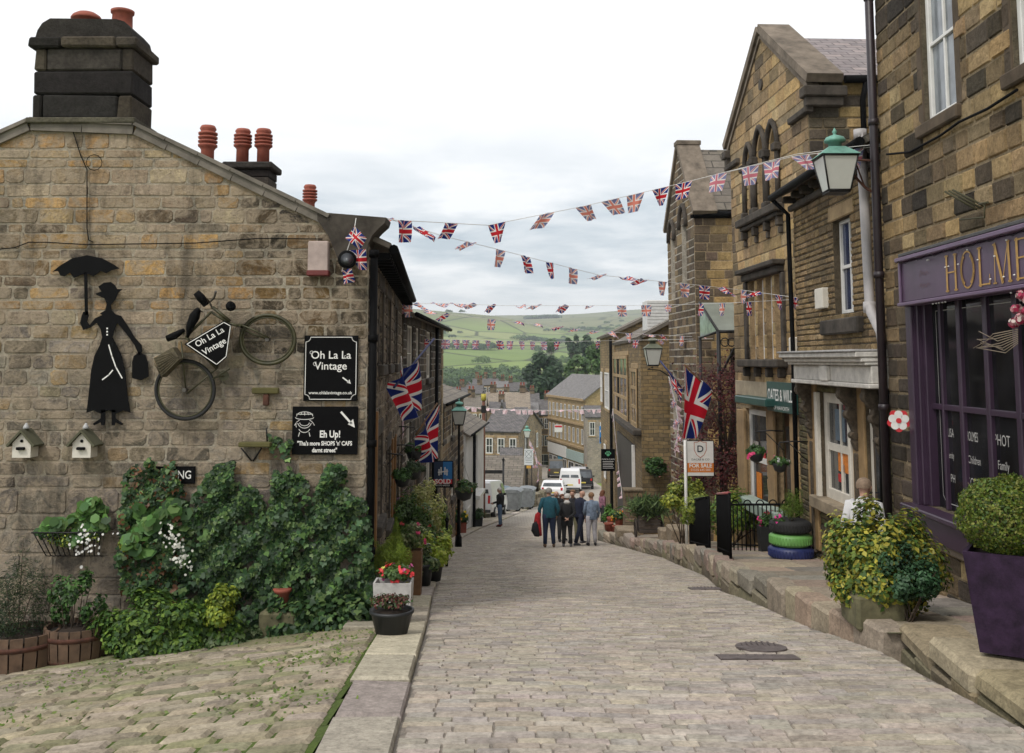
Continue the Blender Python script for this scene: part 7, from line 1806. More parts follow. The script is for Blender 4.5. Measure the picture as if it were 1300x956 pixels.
mb=MB(); text_mesh(mb,'SOLD',lambda a,b,c:fpS(a,b-H_*.29,.003),.16,bold=.004); text_mesh(mb,'01535 645333',lambda a,b,c:fpS(a,b-H_*.44,.003),.06)
strokes(mb,[[(-.10,-.02),(-.10,.12)],[(-.05,.0),(-.05,.17)],[(.05,0),(.05,.17)],[(.10,-.02),(.10,.12)],[(-.12,.05),(.12,.08)]],lambda a,b,c=0:fpS(a,b,.003),.03); part(mb,'lettering',SW,t)
mb=MB(); mb.tube([(a[0]-.03,Y,a[2]+.1),(a[0]-.03,Y,G(Y))],.03,6); part(mb,'post',BLACKP,t)
# ================================================================== RIGHT planting and furniture
YG=[(.30,.29,.035),(.42,.37,.05),(.13,.19,.03),(.06,.12,.025),(.04,.08,.02),(.22,.25,.04),(.09,.15,.03),(.35,.32,.05)]
c=P(1120,702,9.15); zb=zr(0,9.1)
bush('variegated_bush','big yellow and green variegated bush in a stone trough, in front of the bay shop','bush',(c[0],9.15,c[2]-.16),(.53,.46,.64),17000,.058,YG,clumps=80,cr=.27,seed=51,stems=8,base=(c[0],9.15,zb+.25),var=.3)
c2=P(1152,722,8.75); bush('evergreen_shrub','dark glossy evergreen shrub growing before the variegated bush','shrub',(c2[0],8.75,c2[2]-.10),(.28,.25,.34),3200,.042,[(.025,.07,.03),(.04,.10,.04),(.06,.13,.06)],clumps=36,cr=.25,seed=52,stems=5)
a=P(1083,815,8.75); t=thing('stone_trough','long mossy stone trough under the variegated bush','trough',(a[0]+.5,8.95,zb))
mb=MB(); mb.box((a[0]+.27,8.98,zb+.11),(.46,.42,.30),0,.03,jit=.012); part(mb,'trough',MATS['mossy_stone'],t)
# purple planter with clipped ball
x0=P(1240,833,6.85)[0]+.10; zt_=-2.02; th=P(1240,706,6.9)[2]-zt_
PP=M('purple_planter_paint',(.032,.016,.040),.6,0,.6,9,.25,.25)
t,z=boxpot('tall_planter','tall tapered purple planter on the terrace at the right edge','planter' and x0+.29,7.15,.52,.52,th,PP,.72,rz=math.radians(-32),z=zt_)
c=(x0+.29,7.15,z+.23); rs=np.random.RandomState(5); n=11000
q=rs.normal(size=(n,3)); q/=np.linalg.norm(q,axis=1,keepdims=True); rr=.325*(1+.07*np.sin(q[:,0:1]*9)*np.sin(q[:,2:3]*8))*rs.uniform(.84,1.03,(n,1))
me=leaf_mesh('foliage',np.array(c)+q*rr*np.array([1,1,.86]),q+rs.normal(size=(n,3))*.5,.028*rs.uniform(.6,1.2,n),palcols(rs,[(.10,.16,.02),(.15,.20,.025),(.06,.11,.02),(.19,.20,.04)],n)*(1+.25*np.sin(q[:,0:1]*17)*np.sin(q[:,1:2]*13+q[:,2:3]*15)),'oval',rs,(c[0],c[1],z)); me.materials.append(MATS['leaf'])
t=thing('topiary_ball','clipped round box topiary ball in the purple planter','topiary',(c[0],c[1],z)); part(me,'foliage',None,t); mb=MB(); mb.tube([(c[0],c[1],z-.05),(c[0],c[1],z+.25)],.03,7)
for i in range(14): a_=i*2.4; mb.tube([(c[0],c[1],z+.1),(c[0]+.25*math.cos(a_),c[1]+.25*math.sin(a_),z+.25+.2*math.sin(i*1.3))],[.014,.005],5)
part(mb,'stem',MATS['bark'],t)
# tyre planter
x,y=ground_at(1004,712,.36); y=15.7; x=xy(1004,700,y); z=zr(x,y); t=thing('tyre_planter','stack of three painted tyres, black over green over blue, used as planter','planter',(x,y,z))
for i,(m_,k) in enumerate(((M('blue_tyre_paint',(.02,.03,.12),.5,0,.3,8,.1),1.06),(M('green_tyre_paint',(.16,.38,.10),.5,0,.2,8,.1),1.0),(TYRE,.98))):
    mb=MB(); pr=[(.19,.02),(.26,.0),(.31,.03),(.325,.08),(.325,.12),(.31,.17),(.26,.2),(.19,.18)]; mb.lathe([(r*k,h) for r,h in pr],(x,y,z+i*.195),28)
    for j in range(40): a_=j*math.pi/20; mb.box((x+.322*k*math.cos(a_),y+.322*k*math.sin(a_),z+i*.195+.1),(.012,.022,.11),0,.002,rz=a_)
    part(mb,'tyre',m_,t)
mb=MB(); mb.lathe([(.2,0),(.01,.02)],(x,y,z+.55),16); part(mb,'soil',SOIL,t)
bush('conifer','feathery lime conifer growing in the tyre planter','conifer',(x+.03,y,z+.78),(.21,.2,.30),2400,.05,[(.14,.22,.03),(.10,.17,.025),(.18,.27,.04)],'blade',clumps=30,seed=53,stems=3,flowers=None,base=(x,y,z+.56))
bush('pink_flowers','small pink flower spray at the left rim of the tyre planter','flowers',(x-.18,y-.1,z+.60),(.10,.08,.06),160,.04,GB,seed=54,stems=0,flowers=[((.8,.06,.35),4,.04)])
xx=xy(978,662,18.2); t,zz=boxpot('window_trough','dark trough with pink flowers behind the hooped railing',xx,18.0,.55,.25,.45,GRY,.9,z=zr(xx,18)+.0)
bush('pink_flowers','pink and red flowers filling the trough behind the railing','flowers',(xx,18.0,zz+.08),(.30,.18,.16),700,.05,GB,seed=55,stems=2,flowers=[((.75,.05,.25),8,.05),((.5,.05,.08),5,.04)])
# railings
def railing(label,a,b,h=.85,n=12,hoop=False,railm=None,z0=None):
    t=thing('railing',label,'railing',(a[0],a[1],a[2])); A=Vector(a);B=Vector(b); mb=MB()
    for i in range(n+1):
        p=A.lerp(B,i/n); mb.tube([tuple(p),(p.x,p.y,p.z+h)],.012 if 0<i<n else .024,5)
    part(mb,'baluster',BLACKP,t); mb=MB(); up=Vector((0,0,h)); mb.tube([tuple(A+up),tuple(B+up)],.022,6); part(mb,'top_rail',railm or BLACKP,t)
    mb=MB(); lo_=Vector((0,0,.1)); mb.tube([tuple(A+lo_),tuple(B+lo_)],.014,5)
    part(mb,'bottom_rail',BLACKP,t)
    if hoop:
        mb=MB(); k=n//3
        for i in range(k):
            p=A.lerp(B,(i*3+.6)/n); q=A.lerp(B,(i*3+2.4)/n); m_=(p+q)/2; r=(q-p).length/2; d=(q-p).normalized()
            mb.tube([tuple(m_+d*(r*math.cos(t_))+Vector((0,0,h+r*math.sin(t_)))) for t_ in np.linspace(math.pi,0,9)],.012,5)
        part(mb,'hoop',BLACKP,t)
    return t
def pp_(px,py,Y): return P(px,py,Y)
def gr_(x,y): return (x,y,zr(x,y))
RW=M('red_white_tape',(.45,.12,.12),.5,0,.9,26,0)
railing('black railing dropping along the kerb nearest the for sale board',gr_(xy(876,660,21.2),21.2),gr_(xy(901,690,18.0),18.0),.95,26)
railing('black railing with red and white taped handrail by the steps',gr_(xy(912,690,17.3),17.3),gr_(xy(928,716,15.3),15.3),1.0,16,railm=RW)
railing('hooped black railing across the front of the small garden',gr_(xy(926,660,18.6),18.6),gr_(xy(1020,660,17.6),17.4),.82,18,True)
# garden planting behind railing, maple, yellow shrub
c=P(866,632,22.4); bush('yellow_shrub','loose yellow-green shrub below the for sale board','shrub',(c[0],22.4,c[2]),(.52,.5,.56),3400,.085,[(.30,.34,.04),(.20,.26,.04),(.40,.42,.06),(.12,.18,.03)],clumps=34,cr=.26,seed=61,stems=7,base=(c[0],22.4,zr(c[0],22.4)))
c=P(884,640,20.5); bush('yellow_shrub','lower trailing yellow-green shrub over the kerb railing','shrub',(c[0],20.6,c[2]-.15),(.30,.5,.55),1800,.075,[(.20,.26,.04),(.12,.18,.03),(.28,.32,.05)],clumps=22,seed=62,stems=5,base=(c[0],20.6,zr(c[0],20.6)))
c=P(925,650,20.2); bush('garden_shrub','bright green shrub inside the railed garden','shrub',(c[0],20.0,c[2]-.02),(.70,.5,.55),3000,.08,[(.12,.22,.03),(.08,.16,.03),(.22,.28,.04)],clumps=34,seed=63,stems=6,base=(c[0],20.0,zr(c[0],20)))
c=P(912,570,23.4)
rs=np.random.RandomState(71); t=thing('maple_tree','dark red Japanese maple between the chapel and tall shop','tree',(c[0]+.1,23.4,zr(c[0],23.4)))
mb=MB(); b0=(c[0]+.15,23.4,zr(c[0],23.4)); br=[]
mb.tube([b0,(b0[0]-.05,23.4,b0[2]+1.0),(b0[0]+.05,23.35,b0[2]+2.0)],[.09,.07,.06],8)
top=(b0[0]+.05,23.35,b0[2]+2.0); cls=[]
for i in range(18):
    a_=i*2.4; r_=.30+.45*rs.rand(); e=(top[0]+r_*math.cos(a_),top[1]+r_*.7*math.sin(a_),top[2]-1.1+3.2*rs.rand()); cls.append(e); mb.tube([top,((top[0]+e[0])/2,(top[1]+e[1])/2,(top[2]+e[2])/2+.1),e],[.04,.025,.008],6)
part(mb,'trunk',MATS['bark'],t)
n=11000; cid=rs.randint(0,18,n); pos=np.array(cls)[cid]+rs.normal(size=(n,3))*np.array([.28,.24,.20]); pos[:,2]+=-.12*np.abs(rs.normal(size=n))
me=leaf_mesh('foliage',pos,rs.normal(size=(n,3))*.5+np.array([0,-.3,1]),.075*rs.uniform(.5,1.2,n),palcols(rs,[(.075,.015,.018),(.11,.022,.025),(.05,.012,.014),(.14,.035,.03)],n),'oval',rs,root_loc(t)); me.materials.append(MATS['leaf']); part(me,'crown',None,t)
# for sale board
t=thing('estate_board','white and orange FOR SALE board on a white post over the yellow shrub','sign',P(871,660,21.6)); Y=21.6
a=P(872,560,Y); b=P(906,604,Y); W_=b[0]-a[0]; H_=a[2]-b[2]; cx_,cz_=(a[0]+b[0])/2,(a[2]+b[2])/2
mb=MB(); mb.box((cx_,Y,cz_),(W_+.03,.035,H_+.03),0,.006); part(mb,'frame',BLACKP,t)
mb=MB(); rectp(mb,-W_/2,W_/2,-H_/2,H_/2,lambda u,v,d=0:(cx_+u,Y-.02-d,cz_+v)); part(mb,'board',WHITEP,t)
fpF=lambda u,v,d=.0:(cx_+u,Y-.022-d,cz_+v)
mb=MB(); rectp(mb,-W_/2,W_/2,-H_*.40,-H_*.13,fpF); part(mb,'orange_band',M('orange_print',(.62,.19,.03),.5,0,.06,3,0),t)
mb=MB(); text_mesh(mb,'FOR SALE',lambda a,b,c:fpF(a,b-H_*.21,.003),.115,bold=.003); text_mesh(mb,'01535 645 000',lambda a,b,c:fpF(a,b-H_*.33,.003),.07); part(mb,'lettering',SW,t)
mb=MB(); text_mesh(mb,'D',lambda a,b,c:fpF(a,b+H_*.27,.003),.2,bold=.003); text_mesh(mb,'DACRE & CO',lambda a,b,c:fpF(a,b-H_*.03,.003),.055,sx=1.2); part(mb,'dark_lettering',M('slate_ink',(.03,.04,.05),.5,0,0,3,0),t)
mb=MB(); s_=.13; strokes(mb,[[(-s_,.17),(-s_*.5,.17),(0,.2),(s_*.5,.17),(s_,.17),(s_,0),(s_*.6,-.1),(0,-.16),(-s_*.6,-.1),(-s_,0),(-s_,.17)]],lambda a,b,c=0:fpF(a,b+H_*.24,.003),.012); part(mb,'shield_emblem',M('copper_ink',(.45,.13,.06),.5,0,0,3,0),t)
mb=MB(); mb.tube([(a[0]-.04,Y,a[2]+.02),(a[0]-.04,Y,G(Y))],.035,6); part(mb,'post',WHITEP,t)
# handcart with grassy plant, stone blocks, low wall, terracotta group
c=P(824,668,29.5); cz=zr(0,29.5); t=thing('wooden_cart','old dark wooden cart used as planter on the right pavement','cart',(c[0],29.5,cz))
WD=M('dark_cart_wood',(.06,.045,.035),.8,0,.4,6,.4)
mb=MB()
for i in range(5): mb.box((c[0],29.3,cz+.22+i*.1),(.62,.03,.09),0,.008)
for sx in (-.31,.31):
    for i in range(5): mb.box((c[0]+sx,29.55,cz+.22+i*.1),(.03,.5,.09),0,.008)
mb.box((c[0],29.55,cz+.19),(.62,.5,.04),0,.01); part(mb,'body',WD,t)
for sx in (-.39,.39):
    mb=MB(); mb.tube([(c[0]+sx,29.55+.26*math.cos(a),cz+.27+.26*math.sin(a)) for a in np.linspace(0,6.283,21)],.025,6,caps=False)
    for k in range(8): a=k*math.pi/4; mb.tube([(c[0]+sx,29.55,cz+.27),(c[0]+sx,29.55+.25*math.cos(a),cz+.27+.25*math.sin(a))],.012,4)
    part(mb,'wheel',WD,t)
mb=MB(); mb.box((c[0],29.55,cz+.62),(.56,.44,.03),0,.005); part(mb,'soil',SOIL,t)
rs=np.random.RandomState(80); n=900; p0=np.array([c[0],29.55,cz+.85])+rs.normal(size=(n,3))*np.array([.26,.18,.12]); me=leaf_mesh('foliage',p0,rs.normal(size=(n,3)),.42*rs.uniform(.6,1.1,n),palcols(rs,[(.10,.17,.06),(.15,.22,.08),(.07,.12,.05)],n),'blade',rs,(c[0],29.5,cz+.6),droop=((0,0,.8),.6)); me.materials.append(MATS['leaf'])
t=thing('spiky_plant','grassy arching plant growing out of the wooden cart','plant',(c[0],29.5,cz+.6)); part(me,'foliage',None,t)
for (px,py,Y,w,d,h,lab) in ((850,672,26.6,.55,.6,.32,'squared stone mounting block on the right pavement'),(866,664,25.6,.7,.8,.38,'larger stone step block by the yellow shrub'),(796,688,32.5,.7,1.0,.25,'low stone slab step near the terracotta pots')):
    c=P(px,py,Y); mb=MB(); mb.box((c[0],Y,zr(c[0],Y)+h/2),(w,d,h),0,.03,col=(.26,.21,.15),jit=.015); single(mb,'stone_block',PAVE,lab,'stone block',(c[0],Y,zr(c[0],Y)))
mb=MB(); wf=Fr(xy(793,640,33.2),33.2,xy(817,640,33.2),33.2); masonry(mb,wf,0,wf.L,zr(0,33)-.2,P(800,624,33.2)[2],(.12,.16),(.2,.4),lambda rg,u,v:pick(rg,[(.22,.16,.10),(.17,.13,.09)],.2),(.16,.13,.1),gap=.015,seed=71); fbox(mb,wf,-.03,wf.L,P(800,624,33.2)[2],P(800,624,33.2)[2]+.08,-.5,.05,0,.015,(.2,.16,.11)); 
mb.face([wf.p(0,-7,-.5),wf.p(0,-7,0),wf.p(0,P(800,624,33.2)[2],0),wf.p(0,P(800,624,33.2)[2],-.5)],0,(.2,.15,.1)); single(mb,'low_wall',WALLO,'low brown stone wall in front of the narrow brown house','wall',wf.p(0,zr(0,33)))
for k,(px,py,Y,r,h,lab,kind) in enumerate(((773,684,35.8,.17,.35,'round terracotta pot nearest the kerb edge','p'),(783,687,34.6,.16,.28,'small terracotta pot at the end of the row of pots','p'),(786,672,35.5,.15,.55,'tall slim terracotta pot holding orange flowers','p'),(775,668,36.6,.13,.55,'upright terracotta chimney-like pot behind the round one','p'))):
    x=xy(px,py,Y); roundpot('terracotta_pot',lab,x,Y,r,h,TERRA,z=zr(x,Y),taper=.7,cat='pot',group='terracotta pots on the right kerb')
for (px,py,Y,ra,pal,fl,lab) in ((774,655,37.6,(.30,.3,.42),[(.08,.18,.03),(.12,.25,.05)],None,'bright green shrub behind the terracotta pots'),(785,655,35.5,(.26,.2,.20),GB,[((.75,.2,.02),6,.08),((.7,.5,.05),4,.07)],'orange and yellow flowers in the tall terracotta pot'),(797,662,36.4,(.2,.2,.2),GB,None,'small green plant by the low slab step')):
    c=P(px,py,Y); bush('potted_plant',lab,'plant',c,ra,900,.10,pal,seed=int(px),stems=3,flowers=fl)
# black sign with green paw
Y=43; a=P(763,570,Y); b=P(781,598,Y); t=thing('shop_sign','black hanging sign with a green paw print outside the right-hand shops','sign',P(772,660,Y)); W_=b[0]-a[0]; H_=a[2]-b[2]; cx_,cz_=(a[0]+b[0])/2,(a[2]+b[2])/2
mb=MB(); mb.box((cx_,Y,cz_),(W_,.05,H_),0,.01); part(mb,'board',MATS['sign_black'],t); fpP=lambda u,v,d=0:(cx_+u,Y-.03-d,cz_+v)
mb=MB()
def dsk(mb,x,y,r,fp,sy=1.0): mb.face([fp(x+r*math.cos(2*math.pi*i/12),y+r*sy*math.sin(2*math.pi*i/12),.003) for i in range(12)])
dsk(mb,0,H_*.24,.07,fpP,.85)
for k,(dx,dy) in enumerate(((-.10,.06),(-.04,.12),(.04,.12),(.10,.06))): dsk(mb,dx,H_*.24+dy,.032,fpP,1.3)
part(mb,'paw_emblem',M('paw_green',(.12,.42,.22),.5,0,0,3,0),t)
mb=MB(); text_mesh(mb,'PAWS & CLAWS',lambda a,b,c:fpP(a,b+.03,.003),.085,sx=.9)
strokes(mb,[[(-W_*.38,-.06-i*.07),(W_*.38*(1-.15*(i%2)),-.06-i*.07)] for i in range(5)],lambda a,b,c=0:fpP(a,b,.003),.016); part(mb,'lettering',SW,t)
mb=MB(); mb.tube([(a[0]+W_*.75,Y+.04,a[2]),(a[0]+W_*.75,Y+.04,zr(0,Y))],.035,6); part(mb,'post',BLACKP,t)
Y=62; a=P(761,541,Y); b=P(771,563,Y); t=thing('shop_sign','blue projecting sign lettered ALE above the black paw sign','sign',b); mb=MB(); cx_,cz_=(a[0]+b[0])/2,(a[2]+b[2])/2; mb.box((cx_,Y,cz_),(b[0]-a[0],.06,a[2]-b[2]),0,.01); part(mb,'board',M('sky_blue_print',(.01,.22,.6),.4,0,.1,3,0),t)
mb=MB(); text_mesh(mb,'ALE',lambda p,q,c:(cx_+p,Y-.035,cz_+q+.25),.26,bold=.01); part(mb,'lettering',SW,t)
mb=MB(); mb.box((cx_,Y-.034,cz_-.3),((b[0]-a[0])*.9,.004,.3),0,.001); part(mb,'navy_panel',MATS['navy_print'],t)
mb=MB(); mb.tube([(cx_,Y,cz_+.6),(cx_+1.4,Y,cz_+.6)],.03,5); part(mb,'arm',IRON,t)
# manhole / drain covers set in the road
def cover(label,px,py,w,d,round_=False):
    x,y=ground_at(px,py); mb=MB()
    if round_: pts=[(x+w/2*math.cos(a),y+d/2*math.sin(a)) for a in np.linspace(0,6.283,21)[:-1]]
    else: pts=[(x-w/2,y-d/2),(x+w/2,y-d/2),(x+w/2,y+d/2),(x-w/2,y+d/2)]
    up=[(a,b,G(b)+.016) for a,b in pts]; dn=[(a,b,G(b)-.03) for a,b in pts]; mb.face(up)
    for i in range(len(pts)): j=(i+1)%len(pts); mb.face([dn[i],dn[j],up[j],up[i]])
    for i in range(-3,4):
        mb.box((x+i*w*.11,y,G(y)+.013),(w*.04,d*.6*math.sqrt(max(.1,1-(i*.24)**2)),.008),0,.001)
    single(mb,'drain_cover',M('worn_iron',(.14,.115,.11),.6,.3,.4,16,.3),label,'drain cover',(x,y,G(y)))
cover('round worn iron cover in the setts, lower right of the road',966,823,.42,.55,True); cover('rectangular drain grate just nearer than the round cover',962,836,.62,.22); cover('slotted drain grating close to the right kerb',896,748,.45,.35)
# ================================================================== people
SKIN=M('skin',(.50,.29,.21),.55,0,.12,20,.05)
def cl(name,c,var=.25): return M('cloth_'+name,c,.85,0,var,14,.25)
def smooth_tube(mb,pts,rs,n=12,mi=0,squash=None):
    "elliptical loft; rs = [(rx,ry)]"
    pts=[Vector(p) for p in pts]; k=len(pts); vs=[]
    for i,p in enumerate(pts):
        t=(pts[min(i+1,k-1)]-pts[max(i-1,0)]).normalized(); x=Vector((1,0,0)); x=(x-t*x.dot(t)); x=x.normalized() if x.length>.1 else Vector((0,1,0)); y=t.cross(x)
        for j in range(n):
            a=2*math.pi*j/n; vs.append(tuple(p+x*(rs[i][0]*math.cos(a))+y*(rs[i][1]*math.sin(a))))
    fs=[(i*n+j,i*n+(j+1)%n,(i+1)*n+(j+1)%n,(i+1)*n+j) for i in range(k-1) for j in range(n)]+[tuple(range(n))[::-1],tuple((k-1)*n+j for j in range(n))]
    mb.add(vs,fs,mi,(1,1,1),True)
def person(label,x,y,face,H,top,trou,shoe,hair,hairstyle='short',arms=None,legs=None,hem=.50,lean=0.0,z=None,bulk=1.0,skirt=None,headturn=0.0,hood=None,collar=None,seated=False):
    z=G(y)+.012 if z is None else z; s=H/1.75; fa=math.radians(face)
    t=thing('person',label,'person',(x,y,z))
    # joints, facing +y before turning; x to the right
    A=arms or {'L':((-.25,-.02,1.12),(-.24,.06,.86)),'R':((.25,-.02,1.12),(.24,.06,.86))}
    Lg=legs or {'L':((-.10,.02,.50),(-.10,-.02,.09)),'R':((.10,.02,.50),(.11,-.02,.09))}
    hp=(0,0,.93)
    J={'pel':hp,'sp':(0,-.01+lean*.3,1.12),'ch':(0,-.01+lean*.7,1.32),'nk':(0,.0+lean,1.46),'hb':(0,.015+lean*1.1,1.54),'hc':(0,.025+lean*1.15,1.63),'ht':(0,.02+lean*1.15,1.71),
       'chin':(0,.075+lean*1.2,1.575)}
    E=[('pel','sp'),('sp','ch'),('ch','nk'),('nk','hb'),('hb','hc'),('hc','ht')]
    Rr={'pel':.13,'sp':.115,'ch':.125,'nk':.052,'hb':.06,'hc':.088,'ht':.05,'chin':.04}
    for sd,sx in (('L',-1),('R',1)):
        J['sh'+sd]=(sx*.17,lean*.75,1.40); J['el'+sd]=A[sd][0]; J['wr'+sd]=A[sd][1]
        e=Vector(A[sd][0]); w_=Vector(A[sd][1]); d=(w_-e).normalized(); pl=w_+d*.07; J['pa'+sd]=tuple(pl)
        E+=[('ch','sh'+sd),('sh'+sd,'el'+sd),('el'+sd,'wr'+sd),('wr'+sd,'pa'+sd)]; Rr.update({'sh'+sd:.062,'el'+sd:.04,'wr'+sd:.026,'pa'+sd:.03})
        side=d.cross(Vector((0,1,0))); side=side.normalized() if side.length>.1 else Vector((1,0,0)); fwd=side.cross(d)
        for k,(o,l) in enumerate(((-.027,.062),(-.009,.075),(.009,.070),(.027,.055))):
            a=pl+fwd*o+d*.02; b=a+d*l*.5; c=b+d*l*.4+side*sx*-.018
            J['f%d%sa'%(k,sd)]=tuple(a);J['f%d%sb'%(k,sd)]=tuple(b);J['f%d%sc'%(k,sd)]=tuple(c)
            E+=[('pa'+sd,'f%d%sa'%(k,sd)),('f%d%sa'%(k,sd),'f%d%sb'%(k,sd)),('f%d%sb'%(k,sd),'f%d%sc'%(k,sd))]; Rr.update({'f%d%sa'%(k,sd):.0095,'f%d%sb'%(k,sd):.009,'f%d%sc'%(k,sd):.0075})
        th=w_+d*.03+fwd*.04; t2=th+d*.04+fwd*.01; J['t'+sd]=tuple(th);J['u'+sd]=tuple(t2); E+=[('wr'+sd,'t'+sd),('t'+sd,'u'+sd)]; Rr.update({'t'+sd:.012,'u'+sd:.009})
        J['hi'+sd]=(sx*.09,0,.88); J['kn'+sd]=Lg[sd][0]; J['an'+sd]=Lg[sd][1]; an=Lg[sd][1]; J['to'+sd]=(an[0]+sx*.02,an[1]+.15,an[2]-.055)
        E+=[('pel','hi'+sd),('hi'+sd,'kn'+sd),('kn'+sd,'an'+sd),('an'+sd,'to'+sd)]; Rr.update({'hi'+sd:.085,'kn'+sd:.055,'an'+sd:.038,'to'+sd:.035})
    names=list(J); idx={k:i for i,k in enumerate(names)}
    me=bpy.data.meshes.new('b'); me.from_pydata([J[k] for k in names],[(idx[a],idx[b]) for a,b in E],[]) 
    if ('hc','chin') : pass
    ob=bpy.data.objects.new('b',me); C.objects.link(ob); ob.modifiers.new('s','SKIN'); sv=me.skin_vertices[0].data
    for k in names: r=Rr[k]*(bulk if k in('pel','sp','ch') else 1); sv[idx[k]].radius=(r,r)
    sv[idx['pel']].use_root=True; ob.modifiers['s'].use_smooth_shade=True
    sb=ob.modifiers.new('u','SUBSURF'); sb.levels=1; sb.render_levels=1
    # chin is disconnected, drop it
    dg=bpy.context.evaluated_depsgraph_get(); m2=bpy.data.meshes.new_from_object(ob.evaluated_get(dg)); bpy.data.objects.remove(ob)
    rot=Matrix.Rotation(fa,4,'Z')@Matrix.Scale(s,4)
    def X(p): q=rot@Vector(p); return (x+q.x,y+q.y,z+q.z)
    mb=MB(); 
    SEG=[]
    for a_,b_ in E:
        if a_[0] in 'ft' and a_[1].isdigit() or b_[:2] in('pa','tL','tR','uL','uR') or b_ in('hb','hc','ht') or a_=='nk' or b_[0]=='f': k_=0
        elif b_.startswith('to'): k_=3
        elif b_[:2] in('kn','an','hi'): k_=2
        else: k_=1
        SEG.append((Vector(J[a_]),Vector(J[b_]),k_))
    def reg(p):
        bd=1e9;bk=0
        for a_,b_,k_ in SEG:
            d_=b_-a_; t_=max(0,min(1,(p-a_).dot(d_)/max(d_.length_squared,1e-9))); q_=(p-a_-d_*t_).length
            if q_<bd-1e-6: bd=q_;bk=k_
        return bk
    nv=len(mb.v); mb.v.extend([X(v.co) for v in m2.vertices])
    for p_ in m2.polygons:
        mb.f.append(tuple(i_+nv for i_ in p_.vertices)); mb.m.append(reg(p_.center)); mb.c.append((1,1,1)); mb.uv.append(None); mb.sm.append(True)
    hc=J['hc']
    # face: nose, ears, jaw
    smooth_tube(mb,[X((0,hc[1]+.08,hc[2]+.015)),X((0,hc[1]+.112,hc[2]-.02)),X((0,hc[1]+.09,hc[2]-.035))],[(.010*s,.012*s),(.016*s,.014*s),(.01*s,.008*s)],8)
    for sx in (-1,1): smooth_tube(mb,[X((sx*.083,hc[1]-.005,hc[2]-.03)),X((sx*.095,hc[1]-.012,hc[2])),X((sx*.085,hc[1]-.01,hc[2]+.03))],[(.008*s,.014*s),(.012*s,.02*s),(.008*s,.012*s)],6)
    smooth_tube(mb,[X((0,hc[1]+.01,hc[2]-.10)),X((0,hc[1]+.045,hc[2]-.07)),X((0,hc[1]+.045,hc[2]-.01)),X((0,hc[1]+.02,hc[2]+.05))],[(.035*s,.03*s),(.062*s,.045*s),(.078*s,.055*s),(.06*s,.04*s)],10)
    part(mb,'body',[SKIN,top,trou,shoe],t)
    mb=MB()
    for sx in (-1,1): mb.lathe([(.009*s,0),(.011*s,.004),(.004*s,.008)],X((sx*.032,hc[1]+.092,hc[2]+.012)),8,axis=tuple(rot.to_3x3()@Vector((0,1,0))))
    mb.box(X((0,hc[1]+.098,hc[2]-.055)),(.045*s,.008,.009*s),0,.002,rz=fa); part(mb,'facial_feature',M('dark_feature',(.05,.02,.018),.5),t)
    # hair
    if hairstyle!='bald':
        mb=MB(); hl={'short':-.06,'bob':-.12,'long':-.30}[hairstyle]
        vs=[];n=14;rows=[]
        for k in range(8):
            ph=k/7*1.75
            for j in range(n):
                a=2*math.pi*j/n; fr_=max(0,math.sin(a)); lim=min(ph,1.75-.85*fr_*(1 if hairstyle!='x' else 0))
                zz=math.cos(lim); rr=math.sin(lim); w_=.10+(.012 if hairstyle!='short' else .003)
                vs.append(X((rr*w_*math.cos(a),hc[1]-.008+rr*(w_+.008)*math.sin(a),hc[2]+.025+zz*.098+(hl+.02 if ph>1.6 and fr_<.2 else 0)*(1 if hairstyle!='short' else .5))))
        fs=[(i*n+j,i*n+(j+1)%n,(i+1)*n+(j+1)%n,(i+1)*n+j) for i in range(7) for j in range(n)]; mb.add(vs,fs,0,(1,1,1),True)
        if hairstyle=='long': smooth_tube(mb,[X((0,hc[1]-.05,hc[2]+.03)),X((0,hc[1]-.09,hc[2]-.1)),X((0,hc[1]-.10,hc[2]-.30))],[(.09*s,.05*s),(.10*s,.05*s),(.06*s,.03*s)],10)
        part(mb,'hair',hair,t)
    # clothes: jacket with sleeves, trousers, shoes
    b=bulk; ly=lambda v:lean*max(0,(v-.93)/.53)
    mb=MB(); hz=hem*1.75
    smooth_tube(mb,[X((0,0,hz)),X((0,0,hz+.02)),X((0,ly(1.0),1.0)),X((0,ly(1.12)-.01,1.12)),X((0,ly(1.3)-.01,1.30)),X((0,ly(1.4),1.40)),X((0,ly(1.46),1.455)),X((0,ly(1.5)+.01,1.49))],
        [(.17*b*s,.125*b*s),(.185*b*s,.14*b*s),(.178*b*s,.135*b*s),(.17*b*s,.13*b*s),(.19*b*s,.135*b*s),(.175*b*s,.11*s),(.10*s,.08*s),(.062*s,.066*s)],16)
    for sd,sx in (('L',-1),('R',1)):
        sh=Vector(J['sh'+sd]); el=Vector(J['el'+sd]); wr=Vector(J['wr'+sd])
        smooth_tube(mb,[X(sh+Vector((-sx*.05,0,.01))),X(sh),X(sh.lerp(el,.5)),X(el),X(el.lerp(wr,.5)),X(el.lerp(wr,.93))],[(.06*s,.07*s),(.082*s,.085*s),(.066*s,.068*s),(.055*s,.057*s),(.047*s,.048*s),(.040*s,.040*s)],10)
    part(mb,'jacket',top,t)
    if collar:
        mb=MB(); smooth_tube(mb,[X((0,-.06+lean,1.42)),X((0,-.085+lean,1.47)),X((0,-.05+lean,1.52))],[(.10*s,.05*s),(.115*s,.06*s),(.07*s,.05*s)],12); part(mb,'hood',collar,t)
    mb=MB()
